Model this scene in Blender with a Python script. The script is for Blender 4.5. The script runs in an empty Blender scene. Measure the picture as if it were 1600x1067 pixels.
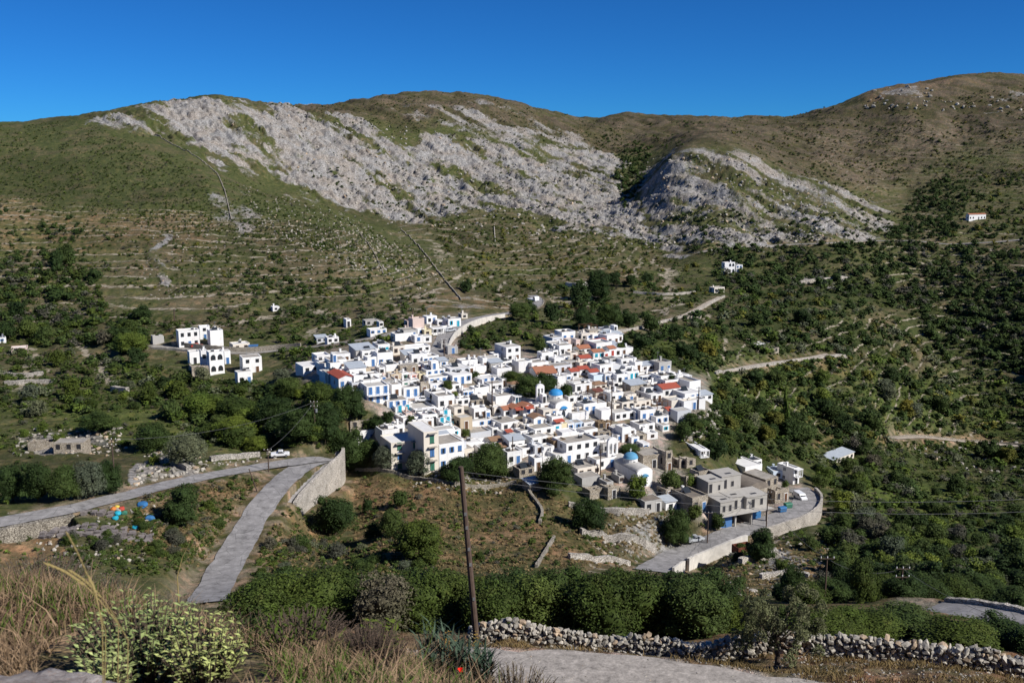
import bpy, math, random, time
import numpy as np
from mathutils import Vector, Matrix
random.seed(7)
rng = np.random.default_rng(11)
SC = bpy.context.scene
COL = SC.collection
R = math.radians
# ------------------------------------------------------------------ camera
HW, HH, F = 800.0, 533.5, 1600 * 35 / 36.0       # photograph's pixel grid and focal length in pixels
PITCH = math.atan((533.5 - 235) / F)
CP, SP = math.cos(PITCH), math.sin(PITCH)
cam = bpy.data.cameras.new("camera")
cam.lens = 35; cam.sensor_width = 36; cam.clip_start = 0.1; cam.clip_end = 9000
cam.dof.use_dof = True; cam.dof.focus_distance = 160; cam.dof.aperture_fstop = 9
camo = bpy.data.objects.new("camera", cam); COL.objects.link(camo)
camo.location = (0, 0, 0); camo.rotation_euler = (math.pi / 2 - PITCH, 0, 0)
SC.camera = camo
# ------------------------------------------------------------------ sky, sun, exposure
SUN_H = (0.89, -0.456); SUN_EL = R(38)
w = bpy.data.worlds.new("World"); SC.world = w; w.use_nodes = True
nt = w.node_tree; nt.nodes.clear()
sky = nt.nodes.new("ShaderNodeTexSky"); sky.sky_type = 'NISHITA'; sky.sun_disc = False
sky.sun_elevation = SUN_EL; sky.sun_rotation = math.atan2(SUN_H[0], SUN_H[1])
sky.altitude = 3500; sky.air_density = 0.9; sky.dust_density = 0.0; sky.ozone_density = 6.0
hs = nt.nodes.new("ShaderNodeHueSaturation"); hs.inputs['Saturation'].default_value = 1.0
tm = nt.nodes.new("ShaderNodeMix"); tm.data_type = 'RGBA'; tm.blend_type = 'MULTIPLY'; tm.inputs[0].default_value = 1.0; tm.inputs[7].default_value = (0.14, 0.565, 0.96, 1)
bg = nt.nodes.new("ShaderNodeBackground"); bg.inputs[1].default_value = 0.074
wo = nt.nodes.new("ShaderNodeOutputWorld")
nt.links.new(sky.outputs[0], hs.inputs['Color']); nt.links.new(hs.outputs[0], tm.inputs[6]); nt.links.new(tm.outputs[2], bg.inputs[0]); nt.links.new(bg.outputs[0], wo.inputs[0])
sd = bpy.data.lights.new("sun", 'SUN'); sd.energy = 4.7; sd.angle = R(0.5); sd.color = (1.0, 0.955, 0.89)
so = bpy.data.objects.new("sun", sd); COL.objects.link(so)
tosun = Vector((SUN_H[0] * math.cos(SUN_EL), SUN_H[1] * math.cos(SUN_EL), math.sin(SUN_EL))).normalized()
so.rotation_euler = tosun.to_track_quat('Z', 'Y').to_euler(); so.location = (60, -60, 120)
SC.view_settings.view_transform = 'Standard'; SC.view_settings.look = 'None'
SC.view_settings.exposure = 0.35; SC.view_settings.gamma = 1.0; SC.view_settings.use_curve_mapping = False

# ------------------------------------------------------------------ projection helpers (numpy friendly)
def zed(v, Y):                       # height of the point at photograph row v and distance Y
    t = (HH - v) / F
    return Y * (t * CP - SP) / (CP + t * SP)
def P(u, v, Y):
    Z = zed(v, Y); c = Y * CP - Z * SP
    return (u - HW) / F * c, Y, Z
def proj(X, Y, Z):
    c = np.maximum(Y * CP - Z * SP, 1e-3); w_ = Y * SP + Z * CP
    return HW + F * X / c, HH - F * w_ / c
# ------------------------------------------------------------------ noise
def _h(ix, iy, s):
    n = (ix.astype(np.int64) * 374761393 + iy.astype(np.int64) * 668265263 + s * 1274126177) & 0xffffffff
    n = ((n ^ (n >> 13)) * 1103515245) & 0xffffffff
    n = ((n ^ (n >> 16)) * 2246822519) & 0xffffffff
    return ((n ^ (n >> 15)) & 0xffff).astype(np.float32) / 65535.0
def vn(x, y, s=0):
    ix = np.floor(x); iy = np.floor(y); fx = (x - ix).astype(np.float32); fy = (y - iy).astype(np.float32)
    ux = fx * fx * (3 - 2 * fx); uy = fy * fy * (3 - 2 * fy)
    a = _h(ix, iy, s); b = _h(ix + 1, iy, s); c = _h(ix, iy + 1, s); d = _h(ix + 1, iy + 1, s)
    return (a + (b - a) * ux) * (1 - uy) + (c + (d - c) * ux) * uy
def fbm(x, y, o=4, s=0, g=0.5):
    r = 0; a = 1; t = 0
    for k in range(o):
        r = r + a * vn(x * 2 ** k + 17.3 * k, y * 2 ** k - 9.1 * k, s + k); t += a; a *= g
    return r / t
def ss(a, b, x):
    t = np.clip((x - a) / (b - a), 0, 1); return t * t * (3 - 2 * t)
def pmask(U, V, poly, soft=12):      # soft mask of a polygon
    pts = np.array(poly, float); n = len(pts)
    lo = pts.min(0) - soft * 2; hi = pts.max(0) + soft * 2
    m = (U > lo[0]) & (U < hi[0]) & (V > lo[1]) & (V < hi[1])
    out = np.zeros(U.shape, np.float32)
    if not m.any(): return out
    x = U[m]; y = V[m]; d = np.full(x.shape, 1e9); ins = np.zeros(x.shape, bool)
    for i in range(n):
        ax, ay = pts[i]; bx, by = pts[(i + 1) % n]
        ex, ey = bx - ax, by - ay
        t = np.clip(((x - ax) * ex + (y - ay) * ey) / (ex * ex + ey * ey + 1e-9), 0, 1)
        d = np.minimum(d, (x - ax - t * ex) ** 2 + (y - ay - t * ey) ** 2)
        c = ((ay > y) != (by > y)) & (x < ex * (y - ay) / (ey + 1e-12 if ey == 0 else ey) + ax)
        ins ^= c
    sdist = np.sqrt(d) * np.where(ins, 1, -1)
    out[m] = ss(-soft, soft, sdist); return out
# ------------------------------------------------------------------ the land's control heights: (column, row, distance)
CT = []
def c(v, Y, *us):
    for u in us: CT.append((u, v, Y))
# knoll under the camera
for u in (-300, 100, 400): CT += [(u, 1110, 2.6)]
CT += [(-300, 960, 4.5), (60, 925, 5.0), (250, 955, 5.0), (420, 1000, 5.2), (600, 1035, 5.2), (760, 1095, 4.6), (900, 1180, 3.2), (1300, 1300, 2.4), (1800, 1300, 2.4)]
CT += [(-300, 935, 8), (60, 930, 8), (250, 975, 8), (420, 1030, 8), (600, 1075, 8), (900, 1190, 7), (1300, 1240, 7), (1800, 1240, 7)]
for u in (-400, 0, 400, 800, 1200, 1700, 2000): CT += [(u, 1150, 17), (u, 1120, 26)]
# track, dry-stone wall line
for u, v in ((-300, 1078), (100, 1078), (500, 1078), (800, 1069), (1200, 1069), (1700, 1085)): CT.append((u, v, 40))
for u, v in ((-300, 1030), (100, 1030), (500, 1022), (800, 1012), (1200, 1018), (1500, 1030), (1750, 1045)): CT.append((u, v, 44.5))
for u, v in ((-300, 985), (100, 985), (500, 985), (800, 988), (1200, 992), (1600, 1010)): CT.append((u, v, 52))
for u, v in ((-300, 985), (100, 975), (500, 975), (800, 972), (1150, 970), (1400, 958), (1600, 988), (1800, 995)): CT.append((u, v, 75 if u < 1400 else 88))
CT += [(1500, 955, 108), (1600, 968, 108), (1800, 1000, 100), (1400, 945, 112)]
for u, v in ((-300, 950), (0, 940), (400, 950), (800, 950), (1150, 945)): CT.append((u, v, 112))
CT += [(-200, 880, 146), (40, 882, 148), (200, 885, 150), (345, 912, 155), (500, 905, 158), (700, 905, 158), (900, 905, 158), (1040, 900, 178), (1200, 915, 160), (1300, 925, 150), (1500, 915, 150), (1700, 930, 150)]
CT += [(-200, 820, 168), (0, 816, 165), (100, 796, 172), (200, 774, 184), (330, 742, 205), (440, 722, 222), (515, 712, 228), (400, 800, 192), (458, 780, 200), (474, 812, 200), (541, 752, 229), (600, 830, 192), (700, 830, 192), (850, 830, 198), (960, 840, 206), (640, 760, 225), (800, 775, 223), (560, 748, 229), (330, 790, 190), (300, 850, 168)]
CT += [(1085, 848, 218), (1160, 826, 224), (1250, 795, 236), (1256, 768, 262), (1150, 880, 190), (1250, 860, 200), (1290, 805, 232), (1300, 830, 220), (1400, 880, 195), (1500, 860, 215), (1600, 850, 230), (1780, 860, 230), (1400, 820, 245), (1500, 780, 290), (1600, 790, 285), (1750, 800, 270)]
# village bowl
CT += [(640, 738, 233), (760, 745, 237), (900, 775, 226), (1000, 775, 228), (1090, 790, 226), (560, 690, 237), (700, 690, 245), (850, 690, 250), (960, 690, 255), (1060, 700, 256), (1150, 745, 256), (500, 640, 256), (600, 620, 268), (700, 620, 272), (800, 620, 276), (900, 620, 280), (1000, 620, 284), (1100, 630, 281)]
CT += [(480, 580, 292), (560, 560, 300), (650, 560, 304), (800, 570, 306), (900, 560, 314), (1000, 570, 314), (620, 505, 352), (700, 515, 342), (800, 510, 354), (900, 525, 342), (960, 535, 336), (1060, 560, 334)]
# left basin and slopes
CT += [(-200, 740, 205), (40, 740, 208), (150, 720, 218), (300, 700, 236), (420, 690, 244), (-200, 680, 245), (60, 680, 248), (200, 650, 265), (380, 640, 270), (-200, 600, 300), (60, 600, 305), (200, 585, 312), (320, 585, 312), (420, 590, 305), (-200, 530, 370), (60, 530, 378), (230, 540, 352), (330, 545, 345), (450, 540, 350), (540, 525, 350)]
CT += [(-200, 450, 440), (60, 450, 450), (200, 450, 450), (350, 450, 450), (500, 460, 450), (620, 470, 445), (740, 470, 455), (-200, 360, 560), (60, 350, 590), (200, 350, 590), (350, 350, 590), (480, 380, 550), (600, 410, 530), (700, 435, 520), (-200, 240, 760), (50, 250, 740), (200, 240, 750), (320, 275, 700), (420, 320, 650), (540, 360, 610)]
CT += [(-300, 215, 830), (-100, 203, 850), (0, 197, 860), (120, 186, 880), (240, 164, 960), (340, 154, 1020), (400, 163, 1060), (500, 166, 1180), (600, 153, 1300), (700, 148, 1330), (800, 162, 1340), (870, 181, 1360), (925, 189, 1400), (960, 180, 1420), (1080, 184, 1380), (1200, 184, 1360), (1280, 180, 1320), (1350, 155, 1320), (1420, 137, 1330), (1510, 123, 1350), (1600, 124, 1380), (1720, 135, 1400), (1900, 140, 1400)]
for u, v, Y in ((-300, 240, 1080), (-100, 228, 1090), (0, 222, 1100), (120, 212, 1120), (240, 200, 1220), (340, 185, 1290), (480, 190, 1420), (600, 175, 1560), (700, 170, 1600), (800, 185, 1620), (925, 210, 1680), (1080, 205, 1650), (1280, 203, 1600), (1420, 163, 1600), (1510, 148, 1620), (1600, 148, 1650), (1800, 160, 1680)): CT.append((u, v, Y))
# beyond the crests the land falls away
for u in (-300, 0, 300, 600, 900, 1200, 1500, 1850): CT.append((u, 270, 2000))
for u in (-300, 300, 900, 1500, 1850): CT.append((u, 262, 3200))
# white rock mountain, gully, knoll
CT += [(300, 210, 870), (420, 240, 880), (420, 290, 790), (540, 250, 930), (560, 330, 790), (650, 380, 690), (660, 230, 1040), (760, 250, 1030), (740, 330, 850), (860, 300, 920), (880, 240, 1120), (960, 280, 1010), (950, 350, 800), (860, 360, 760), (1050, 395, 700), (985, 260, 1120), (1000, 300, 960), (980, 220, 1250)]
CT += [(1080, 238, 870), (1040, 255, 870), (1160, 250, 850), (1280, 290, 840), (1360, 340, 780), (1100, 310, 790), (1200, 340, 750), (1020, 330, 810), (1010, 290, 880), (1090, 385, 690), (1300, 378, 680), (1430, 372, 720), (1080, 221, 1030), (1180, 235, 1010), (1300, 265, 980), (1400, 310, 900)]
CT += [(1200, 205, 1240), (1350, 210, 1200), (1500, 200, 1180), (1650, 200, 1120), (1450, 270, 1000), (1600, 270, 930), (1760, 270, 850), (1500, 335, 790), (1600, 350, 750), (1800, 350, 680)]
# middle ground and right valley
CT += [(760, 380, 650), (850, 380, 660), (950, 390, 660), (800, 430, 560), (840, 470, 480), (920, 430, 570), (1000, 430, 575), (1100, 430, 590), (1160, 425, 600), (900, 480, 460), (1000, 480, 460), (1100, 480, 470), (1250, 430, 610), (1200, 500, 460), (1100, 540, 378), (1200, 560, 390), (1300, 500, 480), (1400, 450, 600), (1500, 430, 620), (1620, 440, 575), (1800, 440, 500)]
CT += [(1200, 620, 335), (1300, 600, 385), (1180, 690, 292), (1320, 715, 315), (1400, 600, 420), (1450, 540, 510), (1560, 560, 490), (1620, 640, 425), (1450, 650, 400), (1420, 710, 350), (1560, 720, 365), (1350, 650, 350), (1750, 600, 400), (1750, 700, 340)]
S0 = 25.0
_c = np.array(CT, float)
cX, cY, cZ = P(_c[:, 0], _c[:, 1], _c[:, 2])
KA = 3.0
ca = cX / (cY + S0) * KA; cb = np.log(cY + S0); ch = cZ / (cY + S0)
def tps(r2): return 0.5 * r2 * np.log(r2 + 1e-12)
n = len(ca)
D2 = (ca[:, None] - ca[None]) ** 2 + (cb[:, None] - cb[None]) ** 2
A = np.zeros((n + 3, n + 3)); A[:n, :n] = tps(D2) + np.eye(n) * 2e-4
A[:n, n] = 1; A[:n, n + 1] = ca; A[:n, n + 2] = cb; A[n:, :n] = A[:n, n:].T
WT = np.linalg.solve(A, np.concatenate([ch, np.zeros(3)]))
def base_h(X, Y):
    a = (X / (Y + S0) * KA).ravel(); b = np.log(Y + S0).ravel(); out = np.empty(a.shape)
    for i in range(0, len(a), 20000):
        q = (a[i:i + 20000, None] - ca[None]) ** 2 + (b[i:i + 20000, None] - cb[None]) ** 2
        out[i:i + 20000] = tps(q) @ WT[:n] + WT[n] + WT[n + 1] * a[i:i + 20000] + WT[n + 2] * b[i:i + 20000]
    return (out * (Y.ravel() + S0)).reshape(X.shape)
def seg(a, b, k): return list(np.exp(np.linspace(math.log(a + S0), math.log(b + S0), k, endpoint=False)) - S0)
YR = np.array(seg(-10, 2, 20) + seg(2, 12, 110) + seg(12, 34, 40) + seg(34, 60, 120) + seg(60, 155, 60) + seg(155, 400, 330) + seg(400, 1500, 430) + seg(1500, 3300, 16) + [3300.0])
SRANGE = 0.74; NS = 1150
SG = np.linspace(-SRANGE, SRANGE, NS); NR = len(YR)
GY = np.repeat(YR[:, None], NS, 1); GX = SG[None, :] * (GY + S0)
# coarse thin-plate evaluation, then smooth (Catmull-Rom) upsampling along both axes
def cr(M, x):                        # M rows at integer positions
    i = np.clip(np.floor(x).astype(int), 0, M.shape[0] - 2); t = (x - i)[:, None]
    g = lambda k: M[np.clip(i + k, 0, M.shape[0] - 1)]
    p0, p1, p2, p3 = g(-1), g(0), g(1), g(2)
    return 0.5 * (2 * p1 + (p2 - p0) * t + (2 * p0 - 5 * p1 + 4 * p2 - p3) * t * t + (3 * p1 - p0 - 3 * p2 + p3) * t ** 3)
kr, ks = 240, 220
lb = np.linspace(math.log(YR[0] + S0), math.log(YR[-1] + S0), kr); Yc = np.exp(lb) - S0; sc_ = np.linspace(-SRANGE, SRANGE, ks)
HC = base_h(sc_[None, :] * (Yc[:, None] + S0), np.repeat(Yc[:, None], ks, 1)) / (Yc[:, None] + S0)
H1 = cr(HC, (np.log(YR + S0) - lb[0]) / (lb[1] - lb[0]))
GZ = cr(H1.T, (SG - sc_[0]) / (sc_[1] - sc_[0])).T * (GY + S0)
def ground(X, Y):
    X = np.asarray(X, float); Y = np.asarray(Y, float)
    r = np.interp(Y, YR, np.arange(NR)); s = (X / (Y + S0) + SRANGE) / (2 * SRANGE) * (NS - 1)
    s = np.clip(s, 0, NS - 1.001); r = np.clip(r, 0, NR - 1.001)
    i = r.astype(int); j = s.astype(int); a = r - i; b = s - j
    return (GZ[i, j] * (1 - b) + GZ[i, j + 1] * b) * (1 - a) + (GZ[i + 1, j] * (1 - b) + GZ[i + 1, j + 1] * b) * a
_YS = np.exp(np.linspace(math.log(2.0), math.log(1900), 620))
def cast(u, v, ymin=30.0):           # where the line of sight through (u, v) meets the ground
    u = np.atleast_1d(np.asarray(u, float)); v = np.atleast_1d(np.asarray(v, float)); Ys = _YS[_YS >= ymin]
    res = np.zeros((len(u), 3)); ok = np.zeros(len(u), bool)
    for k in range(0, len(u), 1500):
        uu = u[k:k + 1500, None]; vv = v[k:k + 1500, None]
        X, Y, Z = P(uu, vv, Ys[None, :]); X = X * np.ones_like(Z); Yb = Y * np.ones_like(Z)
        d = Z - ground(X, Yb); hit = d < 0; hit[:, 0] = False
        i = hit.argmax(1); has = hit.any(1); ii = np.maximum(i, 1); rr = np.arange(len(ii))
        d0 = np.maximum(d[rr, ii - 1], 1e-6); d1 = d[rr, ii]; t = np.clip(d0 / (d0 - d1 + 1e-9), 0, 1)
        Yh = Ys[ii - 1] * (1 - t) + Ys[ii] * t
        xh, yh, zh = P(u[k:k + 1500], v[k:k + 1500], Yh)
        res[k:k + 1500] = np.stack([xh, yh, ground(xh, yh)], 1); ok[k:k + 1500] = has
    return res, ok
def at(u, v, ymin=30.0):
    r, ok = cast([u], [v], ymin); return Vector(r[0])
# ------------------------------------------------------------------ object helpers
def link(o, parent=None):
    COL.objects.link(o)
    if parent is not None: o.parent = parent
    return o
def tag(o, label=None, cat=None, group=None, kind=None):
    if label: o["label"] = label
    if cat: o["category"] = cat
    if group: o["group"] = group
    if kind: o["kind"] = kind
    return o
def empty(name, loc, rz=0, s=None):
    o = bpy.data.objects.new(name, None); COL.objects.link(o); o.location = loc; o.rotation_euler = (0, 0, rz); o.empty_display_size = 0.3
    if s is not None: o.scale = s
    return o
def np_mesh(name, V, Fq, mats=(), mi=None, smooth=False, attrs=None):   # V (n,3), Fq (m,k) all same size
    me = bpy.data.meshes.new(name); V = np.asarray(V, np.float32); Fq = np.asarray(Fq, np.int32); m, k = Fq.shape
    me.vertices.add(len(V)); me.vertices.foreach_set("co", V.ravel())
    me.loops.add(m * k); me.loops.foreach_set("vertex_index", Fq.ravel())
    me.polygons.add(m); me.polygons.foreach_set("loop_start", np.arange(0, m * k, k, dtype=np.int32))
    try: me.polygons.foreach_set("loop_total", np.full(m, k, np.int32))
    except Exception: pass
    for mt in mats: me.materials.append(mt)
    if mi is not None: me.polygons.foreach_set("material_index", np.asarray(mi, np.int32))
    me.update(calc_edges=True)
    me.polygons.foreach_set("use_smooth", np.full(m, bool(smooth)))
    for an, (ty, arr) in (attrs or {}).items():
        a = me.attributes.new(an, ty, 'POINT')
        a.data.foreach_set("color" if ty == 'FLOAT_COLOR' else "value", np.asarray(arr, np.float32).ravel())
    return me
class MB:                            # collects boxes, tubes, prisms into one mesh with several materials
    def __init__(s): s.v = []; s.f = []; s.m = []
    def face(s, pts, m=0):
        b = len(s.v); s.v += [tuple(p) for p in pts]; s.f.append(tuple(range(b, b + len(pts)))); s.m.append(m)
    def box(s, x0, x1, y0, y1, z0, z1, m=0, top=None):
        p = [(x0, y0, z0), (x1, y0, z0), (x1, y1, z0), (x0, y1, z0), (x0, y0, z1), (x1, y0, z1), (x1, y1, z1), (x0, y1, z1)]
        b = len(s.v); s.v += p
        for f in ((0, 3, 2, 1), (4, 5, 6, 7), (0, 1, 5, 4), (1, 2, 6, 5), (2, 3, 7, 6), (3, 0, 4, 7)):
            s.f.append(tuple(b + i for i in f)); s.m.append(top if (top is not None and f[0] == 4) else m)
    def tube(s, a, b_, r0, r1=None, n=8, m=0, cap=True):
        r1 = r0 if r1 is None else r1; a = Vector(a); b_ = Vector(b_); d = (b_ - a).normalized()
        x = d.orthogonal().normalized(); y = d.cross(x); b = len(s.v)
        for q, r in ((a, r0), (b_, r1)):
            for k in range(n):
                t = 2 * math.pi * k / n; s.v.append(tuple(q + x * (r * math.cos(t)) + y * (r * math.sin(t))))
        for k in range(n):
            s.f.append((b + k, b + (k + 1) % n, b + n + (k + 1) % n, b + n + k)); s.m.append(m)
        if cap:
            s.f.append(tuple(b + n + k for k in range(n))); s.m.append(m)
            s.f.append(tuple(b + n - 1 - k for k in range(n))); s.m.append(m)
    def lathe(s, prof, n=20, m=0, cx=0, cy=0, ang=2 * math.pi):
        b = len(s.v); full = ang > 6.2; kk = n if full else n + 1
        for r, z in prof:
            for k in range(kk):
                t = ang * k / n; s.v.append((cx + r * math.cos(t), cy + r * math.sin(t), z))
        for i in range(len(prof) - 1):
            for k in range(n):
                k2 = (k + 1) % kk; s.f.append((b + i * kk + k, b + i * kk + k2, b + (i + 1) * kk + k2, b + (i + 1) * kk + k)); s.m.append(m)
    def prism(s, pts, a, axis, h, m=0):   # polygon pts in the plane across `axis`, from a to a+h
        def mk(p, t): return {'x': (t, p[0], p[1]), 'y': (p[0], t, p[1]), 'z': (p[0], p[1], t)}[axis]
        n_ = len(pts); b = len(s.v); s.v += [mk(p, a) for p in pts] + [mk(p, a + h) for p in pts]
        s.f.append(tuple(b + i for i in range(n_))); s.m.append(m); s.f.append(tuple(b + n_ + n_ - 1 - i for i in range(n_))); s.m.append(m)
        for i in range(n_):
            j = (i + 1) % n_; s.f.append((b + j, b + i, b + n_ + i, b + n_ + j)); s.m.append(m)
    def mesh(s, name, mats, smooth=False):
        me = bpy.data.meshes.new(name); me.from_pydata(s.v, [], s.f)
        for mt in mats: me.materials.append(mt)
        me.polygons.foreach_set("material_index", s.m)
        if smooth: me.polygons.foreach_set("use_smooth", [True] * len(s.f))
        me.update(); return me
    def obj(s, name, mats, parent=None, smooth=False):
        return link(bpy.data.objects.new(name, s.mesh(name, mats if isinstance(mats, (list, tuple)) else [mats], smooth)), parent)
# ------------------------------------------------------------------ materials
def base_mat(name, rough=0.9, spec=0.25):
    m = bpy.data.materials.new(name); m.use_nodes = True; b = m.node_tree.nodes["Principled BSDF"]
    b.inputs["Roughness"].default_value = rough; b.inputs["Specular IOR Level"].default_value = spec
    return m, m.node_tree, b
def N(t, ty, **kw):
    n_ = t.nodes.new(ty)
    for k, v in kw.items():
        if k in n_.inputs: n_.inputs[k].default_value = v
        else: setattr(n_, k, v)
    return n_
def mixc(t, fac, a, b, blend='MIX'):
    m = t.nodes.new("ShaderNodeMix"); m.data_type = 'RGBA'; m.blend_type = blend
    for i, x in ((0, fac), (6, a), (7, b)):
        if hasattr(x, 'is_linked') or isinstance(x, bpy.types.NodeSocket): t.links.new(x, m.inputs[i])
        else: m.inputs[i].default_value = x if i == 0 else (*x, 1)
    return m.outputs[2]
def noise(t, scale, detail=4, rough=0.55, coord=None, vec=None):
    n_ = N(t, "ShaderNodeTexNoise", Scale=scale, Detail=detail, Roughness=rough)
    if coord is None:
        g = N(t, "ShaderNodeNewGeometry"); coord = g.outputs["Position"]
    if vec:
        mp = N(t, "ShaderNodeMapping"); mp.inputs["Scale"].default_value = vec; t.links.new(coord, mp.inputs[0]); coord = mp.outputs[0]
    t.links.new(coord, n_.inputs["Vector"]); return n_.outputs["Fac"]
def ramp(t, fac, stops):
    r = t.nodes.new("ShaderNodeValToRGB"); t.links.new(fac, r.inputs[0])
    while len(r.color_ramp.elements) < len(stops): r.color_ramp.elements.new(0.5)
    for e, (p, col) in zip(r.color_ramp.elements, stops):
        e.position = p; e.color = (*col, 1) if len(col) == 3 else col
    return r.outputs[0]
def bump(t, b, h, strength=0.5, dist=0.1):
    n_ = N(t, "ShaderNodeBump", Strength=strength, Distance=dist); t.links.new(h, n_.inputs["Height"]); t.links.new(n_.outputs[0], b.inputs["Normal"])
MT = {}
def plaster(key, colr, stain=(0.45, 0.42, 0.38), amt=0.5, scale=0.6):
    m, t, b = base_mat(key + "_wall", 0.9)
    f = noise(t, scale, 6, 0.7, vec=(1, 1, 0.45)); g = noise(t, 0.13, 2)
    k = ramp(t, f, [(0.50, (0, 0, 0)), (0.80, (amt,) * 3)])
    oi = N(t, "ShaderNodeObjectInfo"); hv = ramp(t, oi.outputs["Random"], [(0, (0.86, 0.86, 0.86)), (1, (1, 1, 1))])
    a = mixc(t, 1.0, colr, hv, 'MULTIPLY'); cc = mixc(t, k, a, stain)
    t.links.new(cc, b.inputs["Base Color"]); bump(t, b, f, 0.3, 0.05); MT[key] = m; return m
plaster('white', (0.82, 0.815, 0.80), amt=0.62, scale=1.0); plaster('cream', (0.72, 0.66, 0.57), amt=0.35); plaster('grey', (0.42, 0.41, 0.39), (0.25, 0.24, 0.22))
plaster('pink', (0.66, 0.52, 0.46), amt=0.3); plaster('yellow', (0.68, 0.60, 0.40), amt=0.3); plaster('tan', (0.52, 0.43, 0.31), (0.3, 0.22, 0.15)); plaster('pale', (0.58, 0.60, 0.63), (0.45, 0.44, 0.42), 0.3)
plaster('concrete', (0.43, 0.41, 0.375), (0.22, 0.20, 0.17), 0.6, 0.9); plaster('bluewhite', (0.60, 0.70, 0.80), amt=0.3)
def stone(key, c1, c2, gap, sc=2.6, bd=0.12):
    m, t, b = base_mat(key + "_stone", 0.95)
    g = N(t, "ShaderNodeNewGeometry"); mp = N(t, "ShaderNodeMapping"); mp.inputs["Scale"].default_value = (1, 1, 1.8); t.links.new(g.outputs["Position"], mp.inputs[0])
    v = N(t, "ShaderNodeTexVoronoi", Scale=sc); t.links.new(mp.outputs[0], v.inputs["Vector"])
    v2 = N(t, "ShaderNodeTexVoronoi", Scale=sc, feature='DISTANCE_TO_EDGE'); t.links.new(mp.outputs[0], v2.inputs["Vector"])
    sx = N(t, "ShaderNodeSeparateColor"); t.links.new(v.outputs["Color"], sx.inputs[0])
    a = mixc(t, sx.outputs[0], c1, c2); k = ramp(t, v2.outputs["Distance"], [(0.02, (0, 0, 0)), (0.09, (1, 1, 1))])
    a = mixc(t, k, gap, a); f = noise(t, 0.35, 5); h = ramp(t, f, [(0.3, (0.7,) * 3), (0.7, (1.15,) * 3)])
    a = mixc(t, 1.0, a, h, 'MULTIPLY'); t.links.new(a, b.inputs["Base Color"]); bump(t, b, k, 0.8, bd); MT[key] = m
stone('stone', (0.42, 0.36, 0.28), (0.58, 0.52, 0.43), (0.12, 0.09, 0.06))
stone('greystone', (0.40, 0.37, 0.33), (0.60, 0.56, 0.50), (0.14, 0.12, 0.10), 2.0, 0.2)
stone('brownstone', (0.20, 0.14, 0.08), (0.34, 0.24, 0.15), (0.06, 0.04, 0.03))
def flat(key, colr, rough=0.7, var=0.25, sc=1.2, spec=0.3, metal=0.0):
    m, t, b = base_mat(key, rough, spec); f = noise(t, sc, 5, 0.65)
    h = ramp(t, f, [(0.25, (1 - var,) * 3), (0.75, (1 + var * 0.4,) * 3)]); t.links.new(mixc(t, 1.0, colr, h, 'MULTIPLY'), b.inputs["Base Color"])
    b.inputs["Metallic"].default_value = metal; MT[key] = m; return m
flat('roof_light', (0.52, 0.50, 0.46), 0.9, 0.35, 0.5); flat('roof_grey', (0.36, 0.33, 0.29), 0.95, 0.45, 0.5); flat('roof_dark', (0.20, 0.17, 0.14), 0.95, 0.4, 0.6); flat('roof_white', (0.72, 0.71, 0.69), 0.9, 0.2, 0.5)
flat('metal_roof', (0.42, 0.46, 0.50), 0.5, 0.2); flat('blue', (0.07, 0.18, 0.40), 0.6, 0.2); flat('turquoise', (0.02, 0.36, 0.50), 0.6, 0.2); flat('dark', (0.035, 0.035, 0.04), 0.5, 0.3)
flat('red', (0.45, 0.06, 0.04), 0.6, 0.2); flat('green', (0.05, 0.18, 0.12), 0.6, 0.2); flat('brown', (0.14, 0.07, 0.035), 0.7, 0.3); flat('glass', (0.03, 0.035, 0.04), 0.15, 0.2, spec=0.6)
flat('trim_white', (0.78, 0.78, 0.77), 0.8, 0.1); flat('dome_blue', (0.035, 0.25, 0.55), 0.55, 0.15, 0.8); flat('dull_dome', (0.10, 0.30, 0.48), 0.7, 0.3, 0.8); flat('steel', (0.35, 0.36, 0.37), 0.45, 0.2, metal=0.6)
flat('tyre', (0.02, 0.02, 0.02), 0.9, 0.2); flat('silver_paint', (0.42, 0.44, 0.46), 0.3, 0.05, spec=0.6); flat('white_paint', (0.75, 0.76, 0.77), 0.3, 0.05, spec=0.6); flat('rust', (0.16, 0.055, 0.03), 0.9, 0.5); flat('black_tank', (0.04, 0.045, 0.05), 0.5, 0.1)
flat('bark', (0.10, 0.075, 0.055), 0.95, 0.4, 4); flat('pole_wood', (0.095, 0.065, 0.05), 0.95, 0.4, 3); flat('wire', (0.12, 0.12, 0.12), 0.6, 0.1); flat('timber', (0.26, 0.23, 0.22), 0.95, 0.5, 3); flat('bag_blue', (0.04, 0.16, 0.36), 0.7, 0.3); flat('bag_orange', (0.60, 0.20, 0.05), 0.7, 0.3); flat('bag_yellow', (0.6, 0.45, 0.08), 0.7, .2)
def tile(key, c1, c2):
    m, t, b = base_mat(key, 0.85); f = noise(t, 1.6, 5, 0.7); g = N(t, "ShaderNodeNewGeometry")
    wv = N(t, "ShaderNodeTexWave", Scale=2.2, Distortion=0.6); wv.bands_direction = 'X'; t.links.new(g.outputs["Position"], wv.inputs["Vector"])
    a = mixc(t, f, c1, c2); t.links.new(a, b.inputs["Base Color"]); bump(t, b, wv.outputs["Fac"], 0.6, 0.08); MT[key] = m
tile('tile_orange', (0.34, 0.13, 0.07), (0.44, 0.20, 0.12)); tile('tile_red', (0.34, 0.07, 0.045), (0.42, 0.11, 0.07)); tile('tile_brown', (0.22, 0.13, 0.08), (0.34, 0.21, 0.13)); tile('tile_maroon', (0.14, 0.05, 0.04), (0.2, 0.08, 0.06))
LF = {}
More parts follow.
